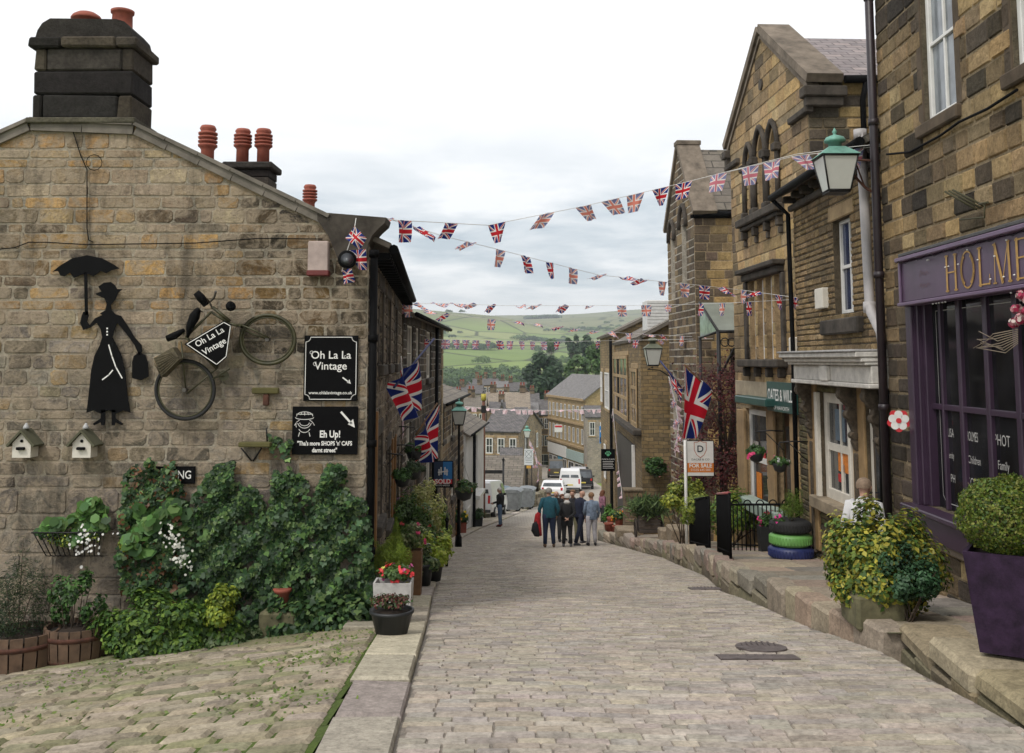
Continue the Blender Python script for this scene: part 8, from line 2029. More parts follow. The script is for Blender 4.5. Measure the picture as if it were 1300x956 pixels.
    for sd,sx in (('L',-1),('R',1)):
        hi=Vector(J['hi'+sd]); kn=Vector(J['kn'+sd]); an=Vector(J['an'+sd])
        smooth_tube(mb,[X(hi+Vector((-sx*.01,0,.10))),X(hi),X(hi.lerp(kn,.5)),X(kn),X(kn.lerp(an,.5)),X(kn.lerp(an,.96))],[(.10*s*b,.12*s*b),(.105*s*b,.115*s*b),(.09*s,.095*s),(.072*s,.075*s),(.064*s,.068*s),(.06*s,.07*s)],12)
    part(mb,'trousers',trou,t)
    for sd,sx in (('L',-1),('R',1)):
        an=J['an'+sd]; mb=MB(); smooth_tube(mb,[X((an[0],an[1]-.06,an[2]-.045)),X((an[0],an[1]-.02,an[2]-.03)),X((an[0]+sx*.01,an[1]+.08,an[2]-.045)),X((an[0]+sx*.02,an[1]+.18,an[2]-.06))],[(.035*s,.045*s),(.045*s,.055*s),(.05*s,.042*s),(.03*s,.025*s)],10); part(mb,'shoe',shoe,t)
    return t,X
grp_y=31.2
WHT=M('white_hair',(.55,.53,.50),.8,0,.2,30,.3); GREY=M('grey_hair',(.25,.23,.21),.8,0,.25,30,.3); BRH=M('sandy_hair',(.22,.12,.06),.8,0,.3,30,.3); RDH=M('auburn_hair',(.16,.06,.03),.8,0,.3,30,.3)
stand={'L':((-.11,.0,.50),(-.12,-.03,.09)),'R':((.10,.02,.50),(.12,-.01,.09))}
stride={'L':((-.10,.12,.52),(-.12,.16,.09)),'R':((.09,.04,.49),(.11,-.22,.14))}
t,X=person('man in a teal jacket and navy trousers carrying a red coat and black rucksack',xy(697,660,31),31.0,3,1.80,cl('teal',(.012,.085,.12)),cl('navy',(.012,.022,.06)),cl('tan',(.12,.07,.04)),GREY,'short',arms={'L':((-.29,-.02,1.12),(-.27,.08,.90)),'R':((.28,-.04,1.12),(.25,.10,.92))},legs={'L':((-.11,.02,.50),(-.12,.0,.09)),'R':((.11,.03,.50),(.14,.02,.09))},hem=.50,bulk=1.12)
lh=X((-.30,.10,.85)); t2=thing('coat','red coat hanging folded from the teal jacketed man\'s left arm','coat',lh)
mb=MB(); smooth_tube(mb,[X((-.29,.0,1.02)),X((-.33,.02,.95)),X((-.35,.0,.75)),X((-.31,-.02,.50)),X((-.26,-.02,.34))],[(.05,.06),(.09,.10),(.11,.09),(.09,.08),(.05,.05)],10); part(mb,'cloth',cl('red',(.45,.02,.025),.4),t2)
t2=thing('rucksack','black rucksack held low against the red coat','rucksack',X((-.40,-.05,.5))); mb=MB(); smooth_tube(mb,[X((-.40,-.10,.76)),X((-.42,-.10,.70)),X((-.43,-.10,.52)),X((-.37,-.10,.40)),X((-.30,-.1,.36))],[(.03,.03),(.09,.08),(.12,.10),(.10,.09),(.04,.04)],10); part(mb,'bag',cl('black',(.012,.012,.014)),t2); mb=MB(); mb.tube([X((-.40,-.1,.75)),X((-.33,.05,.88)),X((-.36,-.05,.72))],.012,5); part(mb,'strap',IRON,t2)
t,X=person('white haired woman in a long black coat with pale hood, hands behind her back',xy(720,660,31.4),31.4,-4,1.62,cl('black'  ,(.012,.012,.014)),cl('black',(.012,.012,.014)),cl('grey',(.12,.12,.13)),WHT,'short',arms={'L':((-.26,-.10,1.12),(-.07,-.20,.98)),'R':((.26,-.10,1.12),(.05,-.20,.96))},legs=stand,hem=.40,bulk=1.12,collar=cl('pale',(.5,.49,.47)))
person('bald man in a navy jacket with feet apart, standing at the group\'s right',xy(736,655,32.4),32.4,-55,1.74,cl('darknavy',(.010,.014,.035)),cl('darknavy',(.010,.014,.035)),cl('grey',(.12,.12,.13)),GREY,'bald',arms={'L':((-.25,.02,1.12),(-.16,.22,1.0)),'R':((.24,.0,1.12),(.22,.05,.87))},legs={'L':((-.12,.14,.52),(-.14,.20,.09)),'R':((.10,-.10,.50),(.12,-.28,.10))},lean=.06)
person('woman in a washed denim jacket and pale grey trousers at the group\'s right edge',xy(751,655,32.0),32.0,8,1.66,cl('denim',(.17,.22,.30),.45),cl('palegrey',(.40,.39,.42)),cl('black',(0,0,0)),BRH,'short',arms={'L':((-.24,.02,1.12),(-.2,.18,.98)),'R':((.26,.02,1.12),(.24,.12,.90))},legs=stand,hem=.49,bulk=1.05)
person('balding man in black facing up the street, between the teal jacket and black coat',xy(707,650,34.0),34.4,178,1.74,cl('black',(0,0,0)),cl('darkgrey',(.03,.03,.035)),cl('black',(0,0,0)),GREY,'bald')
person('shorter woman in a yellow scarf and dark top behind the black coated woman',xy(714,652,35.2),35.4,200,1.60,cl('plum',(.04,.015,.02)),cl('darkgrey',(0,0,0)),cl('black',(0,0,0)),RDH,'bob',collar=cl('mustard',(.4,.25,.04)))
person('tall man with sandy hair and dark jacket, head bowed, in the middle of the group',xy(728,650,33.6),33.6,165,1.76,cl('charcoal',(.025,.025,.03)),cl('khaki',(.18,.17,.10)),cl('black',(0,0,0)),BRH,'short',lean=.08)
person('white haired man in a black jacket and jeans standing alone on the left kerb',xy(635,640,46),46.0,75,1.76,cl('black',(0,0,0)),cl('jeans',(.10,.16,.26)),cl('maroon',(.12,.02,.02)),WHT,'short',arms={'L':((-.2,.08,1.12),(-.12,.30,1.05)),'R':((.2,.06,1.12),(.10,.28,1.02))},legs=stand,hem=.49)
person('distant walker in a dark top with bare forearms beyond the parked cars',xy(744,590,104),104,10,1.75,cl('black',(0,0,0)),cl('darkgrey',(0,0,0)),cl('black',(0,0,0)),BRH,'short')
person('long haired woman in a pink and blue top by the right-hand kerb',xy(765,640,47),47,-70,1.62,cl('pinkblue',(.30,.14,.20),.6),cl('darkgrey',(0,0,0)),cl('black',(0,0,0)),RDH,'long')
hx=P(1091,615,11.5)
person('grey-blonde woman in a white top seen from behind the variegated bush','x',0,0,0,0,0,0,0) if False else person('grey-blonde older woman in a white top behind the variegated bush',hx[0],11.4,-35,1.50,cl('white',(.62,.62,.62),.1),cl('darkgrey',(0,0,0)),cl('black',(0,0,0)),M('blonde_grey_hair',(.24,.17,.115),.8,0,.35,30,.3),'short',z=zr(0,11.4)-.30,lean=.04,legs={'L':((-.11,.42,.90),(-.12,.46,.49)),'R':((.11,.42,.90),(.12,.46,.49))})
mb=MB(); mb.box((hx[0],11.4,zr(0,11.4)+.46),(.8,.36,.05),0,.01); mb.box((hx[0]-.34,11.4,zr(0,11.4)+.22),(.05,.3,.44),0,.008); mb.box((hx[0]+.34,11.4,zr(0,11.4)+.22),(.05,.3,.44),0,.008); single(mb,'bench',WOODB,'small plain bench behind the variegated bush, under the seated woman','bench',(hx[0],11.4,zr(0,11.4)))
# ================================================================== vehicles
def car(label,x,y,rz,L,W,H,paint,kind='hatch',cat='car',z=None,tail=True,name='car'):
    z=G(y) if z is None else z; t=thing(name,label,cat,(0,0,0)); r=.31
    zb=.28
    if kind=='hatch': prof=[(-L/2+.05,.35),(-L/2,.55),(-L/2+.02,.85),(-L/2+.12,1.0),(-L/2+.42,H-.06),(-L/2+.75,H),(L*.02,H),(L*.17,H-.10),(L*.30,1.0),(L/2-.25,.86),(L/2-.04,.68),(L/2,.45),(L/2-.05,.3)]
    elif kind=='van': prof=[(-L/2+.02,.35),(-L/2,.6),(-L/2+.03,1.1),(-L/2+.10,H-.12),(-L/2+.25,H),(L*.2,H),(L*.30,H-.15),(L*.40,1.15),(L/2-.12,.95),(L/2,.65),(L/2-.03,.33)]
    else: prof=[(-L/2+.04,.42),(-L/2,.65),(-L/2,1.0),(-L/2+.14,H-.14),(-L/2+.32,H),(L*.05,H),(L*.17,H-.1),(L*.27,1.1),(L/2-.2,1.03),(L/2-.02,.85),(L/2,.5),(L/2-.05,.38)]
    belt=1.0 if kind!='van' else 1.15
    n=len(prof); secs=[]
    for wf,ins in ((1.0,0.0),(.90,-.0)): pass
    def sec(sx,f):
        out=[]
        for (px,pz) in prof:
            tum=1-.16*max(0,(pz-belt)/(H-belt)) if pz>belt else 1-.05*max(0,(.5-pz)/.3)
            out.append((px*(1-.012*f),sx*W/2*tum*(1 if not f else 1),pz-(.012*f if pz>1.3 else 0)))
        return out
    mb=MB(); a=sec(1,0); b=sec(-1,0)
    k=.94
    am=[(p[0]*1.0,p[1]*k,p[2]) for p in a]; bm=[(p[0],p[1]*k,p[2]) for p in b]
    a2=[(p[0]*.985,p[1],p[2]*.99+.008) for p in a]; b2=[(p[0]*.985,p[1],p[2]*.99+.008) for p in b]
    for i in range(n):
        j=(i+1)%n; mb.face([am[i],am[j],bm[j],bm[i]],0,(1,1,1)); mb.face([a2[i],a2[j],am[j],am[i]],0); mb.face([bm[i],bm[j],b2[j],b2[i]],0)
    mb.face(a2[::-1]); mb.face(b2)
    part(mb,'body',paint,t)
    BG=MATS.get('car_glass') or m_glass('car_glass',(.03,.035,.04),.05)
    def interp(zv,rear):
        pts=[p for p in prof if (p[0]<0)==rear and p[1]>=.9]; pts=sorted(pts,key=lambda q:q[1]); return float(np.interp(zv,[q[1] for q in pts],[q[0] for q in pts]))
    wt=lambda zz:W/2*(1-.16*max(0,(zz-belt)/(H-belt)))
    for rear in (True,False):
        z0,z1=belt+.06,H-.16; s_=-1 if rear else 1
        mb=MB(); q=[(interp(z0,rear)+s_*.012,-wt(z0)*.86,z0),(interp(z0,rear)+s_*.012,wt(z0)*.86,z0),(interp(z1,rear)+s_*.012,wt(z1)*.84,z1),(interp(z1,rear)+s_*.012,-wt(z1)*.84,z1)]
        if kind=='van' and rear:
            for h in (-1,1): mb.face([(q[0][0],h*.06,z0+.1),(q[0][0],h*wt(z0)*.8,z0+.1),(q[2][0]+.02,h*wt(z1)*.8,z1-.1),(q[2][0]+.02,h*.06,z1-.1)])
        else: mb.face(q)
        part(mb,'rear_window' if rear else 'windscreen',BG,t)
    for s_ in (-1,1):
        if kind=='van': segs=[(L*.14,L*.34)]
        else: segs=[(interp(belt+.08,True)+.3,-.12),(-.02,interp(belt+.08,False)-.25)]
        for (xa,xb) in segs:
            z0,z1=belt+.07,H-.17; mb=MB(); ins=.10
            mb.face([(xa,s_*(wt(z0)+.012),z0),(xb,s_*(wt(z0)+.012),z0),(xb-.28 if xb>0 else xb,s_*(wt(z1)+.012),z1),(xa+.12 if xa<0 else xa,s_*(wt(z1)+.012),z1)]); part(mb,'side_window',BG,t)
        for xw in (-L*.31,L*.32):
            mb=MB(); mb.lathe([(r*.6,-.02),(r,.0),(r,.19),(r*.6,.21)],(xw,s_*(W/2-.17 if s_>0 else W/2-.17)-(.0 if s_>0 else .0),r),18,axis=(0,s_,0)); w_=part(mb,'wheel',TYRE,t)
            mb=MB(); mb.lathe([(r*.62,.0),(r*.58,.012),(.05,.02)],(xw,s_*(W/2+.035),r),12,axis=(0,s_,0)); part(mb,'rim',M('alloy',(.35,.35,.36),.35,.8,.1,9,0),w_)
        mb=MB(); mb.box((-L/2+.03,s_*W*.41,.88 if kind!='van' else 1.0),(.08,.16 if kind!='van' else .12,.22 if kind!='van' else .42),0,.02); part(mb,'tail_light',M('tail_lamp_red',(.5,.015,.02),.25,0,.1,6,0),t)
        mb=MB(); mb.box((L/2-.10,s_*W*.36,.68),(.12,.30,.16),0,.03); part(mb,'headlight',M('lamp_clear',(.6,.6,.6),.1,0,.1,6,0),t)
        mb=MB(); mb.box((L*.2,s_*(W/2+.08),belt+.05),(.12,.16,.12),0,.03); part(mb,'mirror',BLACKP,t)
    mb=MB(); mb.box((-L/2-.0,0,.62 if kind!='van' else .70),(.03,.52,.11),0,.004); part(mb,'number_plate',M('plate_yellow',(.6,.48,.08),.5,0,.05,4,0),t)
    mb=MB(); mb.box((-L/2+.03,0,.40),(.10,W*.92,.16),0,.03); part(mb,'bumper',M('bumper_grey',(.05,.05,.055),.6),t); mb=MB(); mb.box((L/2-.03,0,.40),(.10,W*.92,.16),0,.03); part(mb,'bumper',MATS['bumper_grey'],t)
    sl=math.atan2(G(y+1)-G(y-1),2)
    t.location=(x,y,z); t.rotation_euler=(0,-sl,rz); return t
CW=M('car_white',(.75,.75,.76),.4,0,.04,3,0,.6); CBK=M('car_black',(.012,.013,.016),.2,0,.1,3,0,.6); COL=M('car_bronze',(.10,.085,.06),.3,.3,.15,3,0,.6); CBL=M('car_pale_blue',(.28,.36,.46),.3,.2,.1,3,0,.6)
hd=math.radians(86)
car('white hatchback parked nearest, behind the group of walkers',xy(703,610,78),78,math.radians(84),4.0,1.75,1.48,CW)
car('white panel van parked in front of the white hatchback',xy(724,605,88),88,math.radians(86),4.4,1.9,2.0,CW,'van','van',name='van')
car('black estate car right of the white panel van',xy(740,605,93),93,math.radians(86),4.5,1.85,1.75,CBK,'suv')
car('silver roofed car just beyond the black estate car',xy(734,598,102),102,math.radians(86),4.2,1.8,1.6,M('car_silver',(.42,.42,.44),.3,.5,.1,3,0),'hatch')
t=car('bronze off-roader with an orange trimmed rear, furthest of the parked vehicles',xy(706,592,112),112,math.radians(88),4.2,1.85,2.0,COL,'suv')
mb=MB(); mb.box((-2.14,0,1.78),(.06,1.3,.12),0,.02); o=part(mb,'rear_light_bar',M('amber_trim',(.5,.2,.03),.4),t)
car('white van at the left kerb with a tall red tail light, behind the white cottage',xy(604,640,54)+.35,55.0,math.radians(80),4.6,1.9,1.95,CW,'van','van',name='van')
car('pale blue car peeping out beyond the left-hand white van',xy(630,640,63),64.5,math.radians(70),4.0,1.7,1.45,CBL)
# ================================================================== wheelie bins, street signs, posts
GALV=M('galvanised_steel',(.20,.215,.225),.6,.2,.3,5,.2)
def bin_(label,x,y,rz):
    z=G(y); t=thing('wheelie_bin',label,'bin',(0,0,0),'galvanised bins'); mb=MB()
    A=[(-.55,-.42,.2),(.55,-.42,.2),(.55,.42,.2),(-.55,.42,.2)];B_=[(-.66,-.52,1.18),(.66,-.52,1.18),(.66,.52,1.18),(-.66,.52,1.18)]
    for i in range(4): mb.face([A[i],A[(i+1)%4],B_[(i+1)%4],B_[i]])
    mb.face(A[::-1])
    for k in range(5): mb.box((0,-.45-k*.018,.35+k*.17),(1.05+k*.04,.03,.03),0,.008)
    part(mb,'body',GALV,t); mb=MB(); pr=[(-.56,1.18),(-.58,1.26),(-.4,1.36),(0,1.40),(.4,1.36),(.56,1.26),(.56,1.18)]
    mb.prism([(-.68,a,b) for a,b in pr],(1.36,0,0)); part(mb,'lid',GALV,t)
    for sx in (-.45,.45):
        for sy in (-.3,.3): mb=MB(); mb.lathe([(.05,-.025),(.1,-.02),(.1,.02),(.05,.025)],(sx,sy,.1),12,axis=(1,0,0)); mb.box((sx,sy,.17),(.05,.08,.09),0,.01); part(mb,'wheel',TYRE,t)
    t.location=(x,y,z); t.rotation_euler=(0,0,rz)
bin_('galvanised wheelie bin nearer the camera of the two beside the road',xy(651,628,60),60,1.42); bin_('galvanised wheelie bin behind its twin, closer to the road sign',xy(668,626,63.5),63.5,1.40)
Y=66; a=P(665.5,570,Y);b=P(677,590.5,Y); t=thing('road_sign','white square road sign with crossing diagonals on twin black posts','road sign',(a[0]+.3,Y,G(Y)))
cx_,cz_=(a[0]+b[0])/2,(a[2]+b[2])/2; W_,H_=b[0]-a[0],a[2]-b[2]
mb=MB(); mb.box((cx_,Y,cz_),(W_,.04,H_),0,.005); part(mb,'board',M('sign_grey_white',(.6,.62,.62),.5,0,.05,4,0),t)
mb=MB(); fpR=lambda u,v,c=0:(cx_+u,Y-.024,cz_+v); strokes(mb,[[(-W_*.4,-H_*.05),(W_*.4,H_*.42)],[(-W_*.4,H_*.42),(W_*.4,-H_*.05)],arc(0,H_*.18,W_*.36,H_*.24,0,360,16),[(-W_*.45,-H_*.12),(W_*.45,-H_*.12)],[(-W_*.35,-H_*.22),(W_*.35,-H_*.22)],[(-W_*.35,-H_*.34),(W_*.35,-H_*.34)]],fpR,.03); part(mb,'sign_marking',M('sign_grey',(.2,.22,.24),.5,0,0,4,0),t)
mb=MB(); mb.box((cx_,Y,cz_-H_/2-.12),(W_*.5,.04,.18),0,.005); part(mb,'yellow_plate',M('plate_amber',(.55,.3,.04),.5),t)
for dx in (-.2,.2): mb=MB(); mb.tube([(cx_+dx,Y+.04,G(Y)-.5),(cx_+dx,Y+.04,cz_+H_/2)],.035,6); part(mb,'post',IRON,t)
Y=58; c=P(639,600,Y); t=thing('finger_post','black finger post sign at the lane mouth by the bins','signpost',(c[0],Y,G(Y)-.6)); mb=MB(); mb.tube([(c[0],Y,G(Y)-.8),(c[0],Y,P(639,585,Y)[2])],.06,8); mb.lathe([(.06,0),(.1,.05),(.02,.2)],(c[0],Y,P(639,585,Y)[2]),8); part(mb,'post',IRON,t); mb=MB(); mb.box((c[0]-.55,Y,P(639,599,Y)[2]),(1.0,.05,.2),0,.01); part(mb,'arm',IRON,t)
Y=52.5; c=P(614,500,Y); t=thing('utility_pole','tall reddish brown pole beside the white cottage','pole',(c[0],Y,G(Y)-1.5)); mb=MB(); mb.tube([(c[0],Y,G(Y)-2.5),(c[0],Y,c[2])],[.12,.08],10); part(mb,'pole',M('brown_pole',(.13,.05,.03),.8),t); mb=MB(); mb.lathe([(.13,0),(.13,.35)],(c[0],Y,c[2]-.35),10); part(mb,'yellow_plate',M('yellow_plate_p',(.45,.38,.05),.6),t); mb=MB(); mb.box((c[0],Y,c[2]-.8),(.26,.2,.4),0,.03); part(mb,'box',IRON,t)
# low stone wall falling beside the lane mouth
mb=MB(); rg=random.Random(3)
for i in range(34):
    s_=i/33; yy=66+s_*26; xx=1.25+s_*2.0+.4*math.sin(s_*5); hh=1.0-.25*s_
    for k in range(3): mb.box((xx+rg.uniform(-.04,.04),yy,G(yy)-.1+k*.33+.1),(.42,.8,.32),0,.05,col=pick(rg,[(.2,.17,.12),(.16,.14,.09),(.25,.21,.15)],.2),jit=.04,ax=(.997,-.07))
single(mb,'low_wall',PAVE,'rough low stone wall at the lane mouth behind the road sign','wall',(1.3,66,G(66)))
# ================================================================== central shops and the village
def T_(x,y): return TZ(x,y)
def vh(label,px0,px1,pe,pr,Y,d=8,ang=0,ridge='u',wall=B_BUFF,roof=SLATE,wins=(),chims=(),cat='house',name='stone_house',glass=None):
    a=P(px0,pe,Y); b=P(px1,pe,Y); w_=b[0]-a[0]; ze=a[2]; yr=Y+(d/2 if ridge=='u' else 0); zr_=P((px0+px1)/2,pr,yr)[2]
    if zr_<ze+.3: zr_=ze+1.2
    zb=min(T_(a[0],Y),T_(b[0],Y),T_(a[0],Y+d))-1.5
    W=[]
    for (f,n,zt,h,ww) in wins:
        span=w_ if f=='f' else d
        for i in range(n): u=span*(i+.5)/n; W.append((f,u-ww/2,u+ww/2,ze-zt-h,ze-zt,2,2))
    ch=[(w_*c_[0] if ridge=='u' else w_/2,d/2 if ridge=='u' else d*c_[0],c_[1],c_[2],c_[3]) for c_ in chims]
    return house(name,label,cat,a[0],Y,ang,w_,d,zb,ze,zr_,wall,roof,ridge=ridge,wins=W,chims=ch)
# the three-storey shop block that closes the view
Y=122; a=P(697,505,Y); b=P(744,505,Y)
ca_=P(743,506,118); WB=17.0; ag=math.radians(-77)
CB,FB=house('shop_block','tall buff shop block with arched top windows closing the street','shop',ca_[0]-WB*math.cos(ag),118-WB*math.sin(ag),-77,WB,7,-17,ca_[2],P(757,478,119)[2],m_brick('far_stone_golden',[(.44,.32,.16),(.40,.29,.15),(.48,.36,.19),(.34,.25,.13)],(.36,.29,.18)),ROOFG,ridge='u',wins=[('r',1.0,1.6,-8,-6.8,1,2)],chims=[(15.6,3.5,.9,1.0,2)],ovh=.3)
fr=FB['f']; ze=ca_[2]
def band(v0,v1,d,mat,nm,u0=0,u1=None): mb=MB(); fbox(mb,fr,u0,u1 or fr.L,v0,v1,0,d,0,.02); part(mb,nm,mat,CB)
band(ze-.35,ze-.05,.3,STONEB,'cornice'); band(ze-3.3,ze-3.05,.25,STONEB,'string_course'); band(ze-6.1,ze-5.8,.25,STONEB,'string_course')
for i in range(9):
    u=fr.L*(i+.6)/9.2
    window(CB,fr,(u-.38,u+.38,ze-2.7,ze-1.0),cols=2,rows=2,din=-.03,fw=.08,sur=STONEB,sill=False,lh=.25)
    window(CB,fr,(u-.38,u+.38,ze-5.5,ze-3.7),cols=2,rows=2,din=-.03,fw=.08,sur=STONEB,sill=False)
mb=MB(); fbox(mb,fr,.4,9.2,ze-7.7,ze-6.3,0,.2,0,.02); part(mb,'fascia',WHITEP,CB); mb=MB(); fbox(mb,fr,9.4,16.4,ze-7.7,ze-6.5,0,.2,0,.02); part(mb,'fascia',M('pale_teal_paint',(.38,.48,.46),.5),CB)
mb=MB(); fbox(mb,fr,5.0,7.0,ze-10,ze-7.8,.0,.08,0,.02); part(mb,'door',M('sky_blue_door',(.08,.33,.5),.5),CB)
for (u0,u1) in ((.6,2.4),(2.7,4.6),(7.4,9.0),(9.8,12.2),(12.6,15.8)): window(CB,fr,(u0,u1,ze-9.6,ze-7.9),cols=2,rows=1,din=-.03,fw=.1,lintel=False,sill=False)
vh('small grey stone building tucked under the gable of the tall shop block',745,772,530,516,110,d=5,wall=B_PALE,roof=SLATE,wins=[('f',2,.5,1.5,.6)])
# its neighbours
vh('grey stone shop with a red banner left of the central shop block',683,697,527,508,140,d=8,wall=B_BROWN,roof=SLATE,wins=[('f',2,.4,1.5,.6),('f',2,2.8,1.5,.6),('f',1,5.4,2,1.6)],chims=[(.9,.8,1.0,2)])
t=thing('banner','red and white banner board on the central shop block','sign',P(709,545,116)); mb=MB(); c=P(709,544,116); mb.box((c[0],116,c[2]),(.9,.06,.85),0,.01); part(mb,'board',WHITEP,t); mb=MB(); mb.box((c[0],115.95,c[2]+.25),(.8,.03,.2),0,.004); part(mb,'red_strip',RED,t)
vh('brown stone house with paired windows left of the red banner shop',668,683,524,512,138,d=9,wall=B_BUFF,roof=ROOFG,wins=[('f',3,.5,1.4,.5)])
vh('big slate roofed stone house left of the lane below the bins',614,660,548,520,84,d=9,ang=-14,wall=B_BUFF,roof=SLATE,wins=[('f',3,.5,1.3,.6),('r',2,.5,1.3,.6)])
vh('low outbuilding with a broad stone slate roof beside the white cottage',606,660,618,580,69,d=8,ang=-4,wall=B_BROWN,roof=STSLATE)
vh('tiny lean-to with a grey roof above the broad stone slate roof',637,661,582,570,79,d=3,wall=B_PALE,roof=SLATE)
vh('brown stone gabled house in the village centre',617,672,520,499,132,d=10,wall=B_BUFF,roof=m_roof('buff_roof',[(.26,.21,.16),(.3,.25,.19),(.22,.18,.14)],.5,.35,.02,.1,.6),wins=[('f',1,1.5,1.2,.8)],chims=[(.15,.9,1.2,2),(.85,.8,1.1,2)])
vh('white walled cottage with a slate roof, left of the village pine',646,668,497,486,190,d=8,wall=WHITEW,roof=SLATE,wins=[('f',3,.5,1.1,.7)],chims=[(.1,.8,1.0,2)])
vh('brown gable-fronted house below the village pine',655,678,506,491,165,d=9,ridge='v',wall=B_BROWN,roof=SLATE,wins=[('f',2,1.0,1.3,.8)])
vh('grey rendered house with one upstairs window, far left of the village',592,612,500,489,170,d=8,wall=B_PALE,roof=SLATE,wins=[('f',1,.8,1.6,1.2)],chims=[(.8,.9,1.3,2)])
vh('dark slate terrace at the far left edge of the village',574,596,503,492,185,d=9,wall=B_BROWN,roof=SLATE,wins=[('f',3,.5,1.2,.7)],chims=[(.5,.9,1.2,3)])
vh('brown terrace with a row of chimneys near the woodland edge',600,632,489,481,255,d=10,wall=B_BROWN,roof=SLATE,wins=[('f',5,.5,1.3,.8)],chims=[(.15,.9,1.4,3),(.5,.9,1.4,3),(.85,.9,1.4,3)])
vh('low grey roofed row just in front of the woodland, right of the brown terrace',628,648,492,484,230,d=9,wall=B_PALE,roof=ROOFG,wins=[('f',4,.5,1.2,.7)],chims=[(.5,.9,1.2,2)])
vh('stone house with gable toward the street behind the broad slate roof',628,646,536,512,112,d=8,ridge='v',wall=B_BUFF,roof=SLATE,wins=[('f',2,.5,1.3,.6)])
vh('slate roofed cottage half hidden behind the brown terraced house roof',588,616,520,505,120,d=9,wall=B_BROWN,roof=STSLATE,wins=[('f',3,.5,1.2,.6)],chims=[(.3,.9,1.1,2)])
vh('dark roofed house between the white walled cottage and the brown gable',636,650,512,500,150,d=8,wall=B_BROWN,roof=SLATE,chims=[(.5,.9,1.1,2)])
for (lab,a_,b_,pe,pr,Y_,kw) in (
 ('brown stone cottage with twin chimneys left of the grey rendered house',566,584,514,503,150,dict(wall=B_BROWN,chims=[(.2,.8,1.1,2),(.8,.8,1.1,2)])),
 ('long low slate roof just behind the brown village gable',640,664,500,493,215,dict(wall=B_PALE,wins=[('f',4,.4,1.0,.6)])),
 ('pale stone cottage whose roof peeps above the big slate roofed house',622,640,522,511,126,dict(wall=B_PALE,wins=[('f',2,.4,1.2,.6)],chims=[(.8,.8,1.1,2)])),
 ('grey roofed dark stone shop to the left of the paired-window house',655,669,530,518,128,dict(wall=B_DARK,wins=[('f',2,.5,1.4,.7)])),
 ('buff gable-ended cottage at the woodland foot, left of the chimney terrace',586,602,495,485,225,dict(wall=B_BUFF,ridge='v',wins=[('f',2,.6,1.2,.7)])),
 ('dark slate cottage tight against the pine trunk',668,684,512,500,160,dict(wall=B_BROWN,chims=[(.5,.8,1.0,2)])),
 ('small white gabled cottage among the village roofs',608,619,508,497,158,dict(wall=WHITEW,ridge='v',wins=[('f',1,.8,1.2,.7)])),
 ('brown roofed workshop at the lane bottom behind the bins',660,676,560,546,100,dict(wall=B_BROWN,roof=STSLATE,wins=[('f',2,.5,1.2,.8)]))):
    vh(lab,a_,b_,pe,pr,Y_,d=7,**kw)
# ================================================================== trees
def tree(label,px,pb,pt_,Y,wpx,pal,n=2600,seed=1,leaf=.5,kind='broad',group=None,name='tree'):
    rs=np.random.RandomState(seed); b=P(px,pb,Y); tp=P(px,pt_,Y); H=tp[2]-b[2]; W=wpx/F*Y/2
    b=(b[0],Y,min(b[2],TZ(b[0],Y))); t=thing(name,label,'tree',b,group); mb=MB(); top=(b[0],Y,tp[2]-H*.25)
    mb.tube([b,(b[0]+W*.03,Y,(b[2]+top[2])/2),top],[max(.12,H*.025),max(.09,H*.018),.05],7); c0=np.array([b[0],Y,tp[2]-H*.42]); cs=[]
    m=16 if kind=='broad' else 22
    for i in range(m):
        a=i*2.4; zz=rs.uniform(-.9,1); rr=math.sqrt(max(0,1-zz*zz))*rs.uniform(.45,.95)
        if kind=='pine': rr*=(1.0 if zz<.3 else .75)
        e=c0+np.array([W*rr*math.cos(a),W*rr*math.sin(a),H*.40*zz]); cs.append(e); k=rs.uniform(.3,.9); s_=(b[0],Y,b[2]+(top[2]-b[2])*k); mb.tube([s_,tuple(e)],[.06+H*.005,.02],5)
    part(mb,'trunk',MATS['bark'],t); cs=np.array(cs); cid=rs.randint(0,m,n); q=rs.normal(size=(n,3)); q/=np.linalg.norm(q,axis=1,keepdims=True)
    pos=cs[cid]+q*(rs.uniform(.3,1,(n,1))**.5)*np.array([W*.36,W*.36,H*.15]); clv=1+rs.uniform(-.25,.25,m)
    me=leaf_mesh('crown',pos,q+np.array([0,-.2,.7])+rs.normal(size=(n,3))*.3,leaf*rs.uniform(.6,1.3,n),palcols(rs,pal,n,.25)*clv[cid][:,None],'oval',rs,b); me.materials.append(MATS['leaf']); part(me,'crown',None,t)
DK=[(.022,.05,.022),(.03,.065,.028),(.04,.08,.03)]
MG=[(.06,.12,.035),(.08,.15,.04),(.05,.10,.03),(.10,.17,.05)]
tree('tall dark pine rising over the village roofs',688,530,453,185,58,DK,7500,1,.85,'pine',name='pine_tree')
tree('dark leafy limb of the pine\'s lower neighbour, beside the brown gable',672,528,495,205,22,DK,1500,2,.8)
for i,(px,pb,pt_,Y,w_,pal) in enumerate(((735,490,452,175,34,MG),(757,478,440,165,30,MG),(775,480,448,150,26,MG),(720,486,466,190,26,[(.12,.18,.05),(.09,.15,.04)]),(745,462,428,300,24,DK),(728,458,425,330,18,DK),(765,452,436,280,20,MG),(700,448,432,420,16,MG))):
    tree(['pale green bushy tree on the bank left of the brown house gable','bright bushy tree touching the right-hand roofs','leafy tree tucked behind the chimney of the right-hand roofs','low pale bush at the foot of the green bank','dark upright tree on the hillside, taller of the pair','dark slim tree on the hillside, left of the pair','mid green tree above the green bank','small round tree alone on the hill pasture'][i],px,pb,pt_,Y,w_,pal,1500,10+i,.4+Y*.0022,group=None)
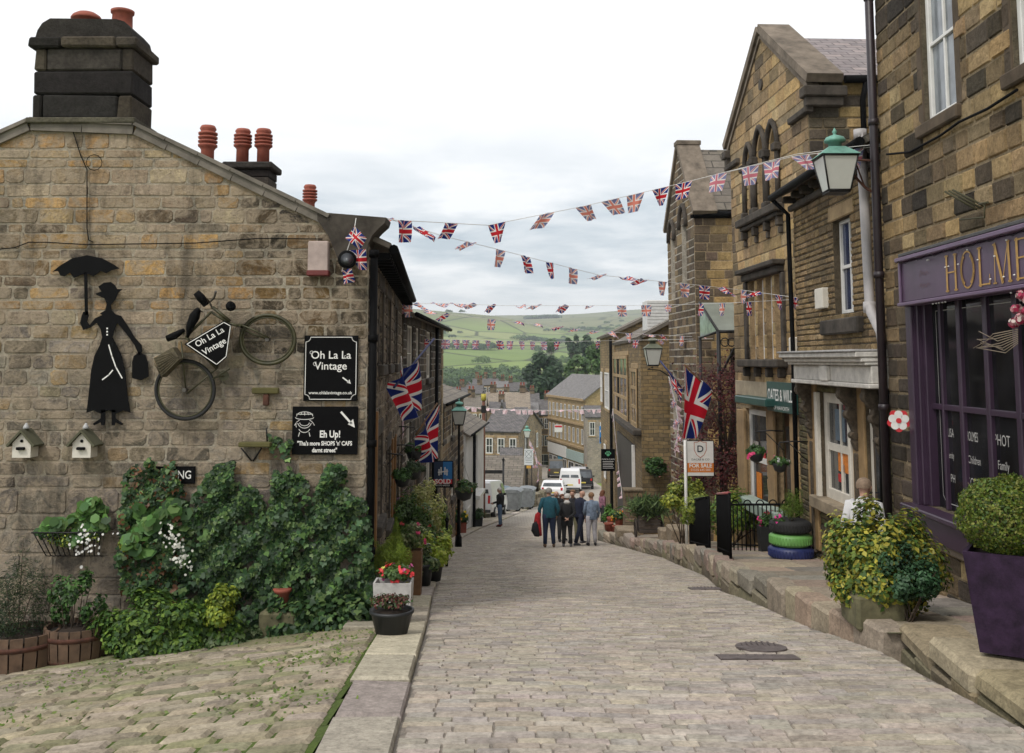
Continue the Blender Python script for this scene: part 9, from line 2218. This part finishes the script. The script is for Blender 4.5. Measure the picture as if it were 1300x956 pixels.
# woodland belt below the pastures: one uncountable mass
def woods(name,label,spots,seed,leaf,pal):
    rs=np.random.RandomState(seed); P_=[];N_=[];C_=[];S=[]
    for (x,y,r,h) in spots:
        z=TZ(x,y); n=int(170+r*22); q=rs.normal(size=(n,3)); q/=np.linalg.norm(q,axis=1,keepdims=True); q[:,2]=np.abs(q[:,2])*1.0-.25
        lob=1+.18*np.sin(q[:,0]*5+x)+.14*np.sin(q[:,1]*6+y)
        P_.append(np.array([x,y,z+h*.45])+q*lob[:,None]*np.array([r,r,h*.55])*rs.uniform(.8,1.02,(n,1))); N_.append(q+rs.normal(size=(n,3))*.35+np.array([0,0,.3])); k=palcols(rs,pal,1,.25); C_.append(np.repeat(k,n,0)*rs.uniform(.75,1.3,(n,1))); S.append(np.full(n,leaf*r/6))
    P_=np.concatenate(P_); me=leaf_mesh(name,P_,np.concatenate(N_),np.concatenate(S)*rs.uniform(.6,1.3,len(P_)),np.concatenate(C_),'oval',rs); me.materials.append(MATS['leaf'])
    o=bpy.data.objects.new(name,me); C.objects.link(o); setp(o,label,'woodland',kind='stuff')
rg=random.Random(12); sp_=[]
for i in range(170):
    y=rg.uniform(405,490); pxx=rg.uniform(540,672); x=(pxx-650)/1250*y
    sp_.append((x,y,rg.uniform(4,7),rg.uniform(6,10)))
WG=[(.09,.15,.05),(.12,.19,.06),(.07,.12,.05),(.05,.09,.04),(.10,.16,.07)]
woods('woodland','broad belt of dark green woodland below the pasture',sp_,5,1.3,WG)
sp_=[]
for i in range(34):
    y=rg.uniform(620,1900); pxx=rg.uniform(540,860); x=(pxx-650)/1250*y; r_=rg.uniform(3,6); sp_.append((x,y,r_,r_*1.1))
for i in range(64):   # hedgerow lines and copses
    b_=i//16; y=(640,830,1200,1500)[b_]+rg.uniform(-6,6); pxx=(720,600,690,745)[b_]+rg.uniform(-34,34); sp_.append(((pxx-650)/1250*y,y,rg.uniform(4,6.5)*(1+y/4000),rg.uniform(4,6)*(1+y/4000)))
for i in range(40): y=2250+rg.uniform(-30,30); pxx=rg.uniform(672,705); sp_.append(((pxx-650)/1250*y,y,14,9))
woods('hillside_trees','scattered copses and hedgerow trees on the far hillside',sp_,6,1.8,WG)
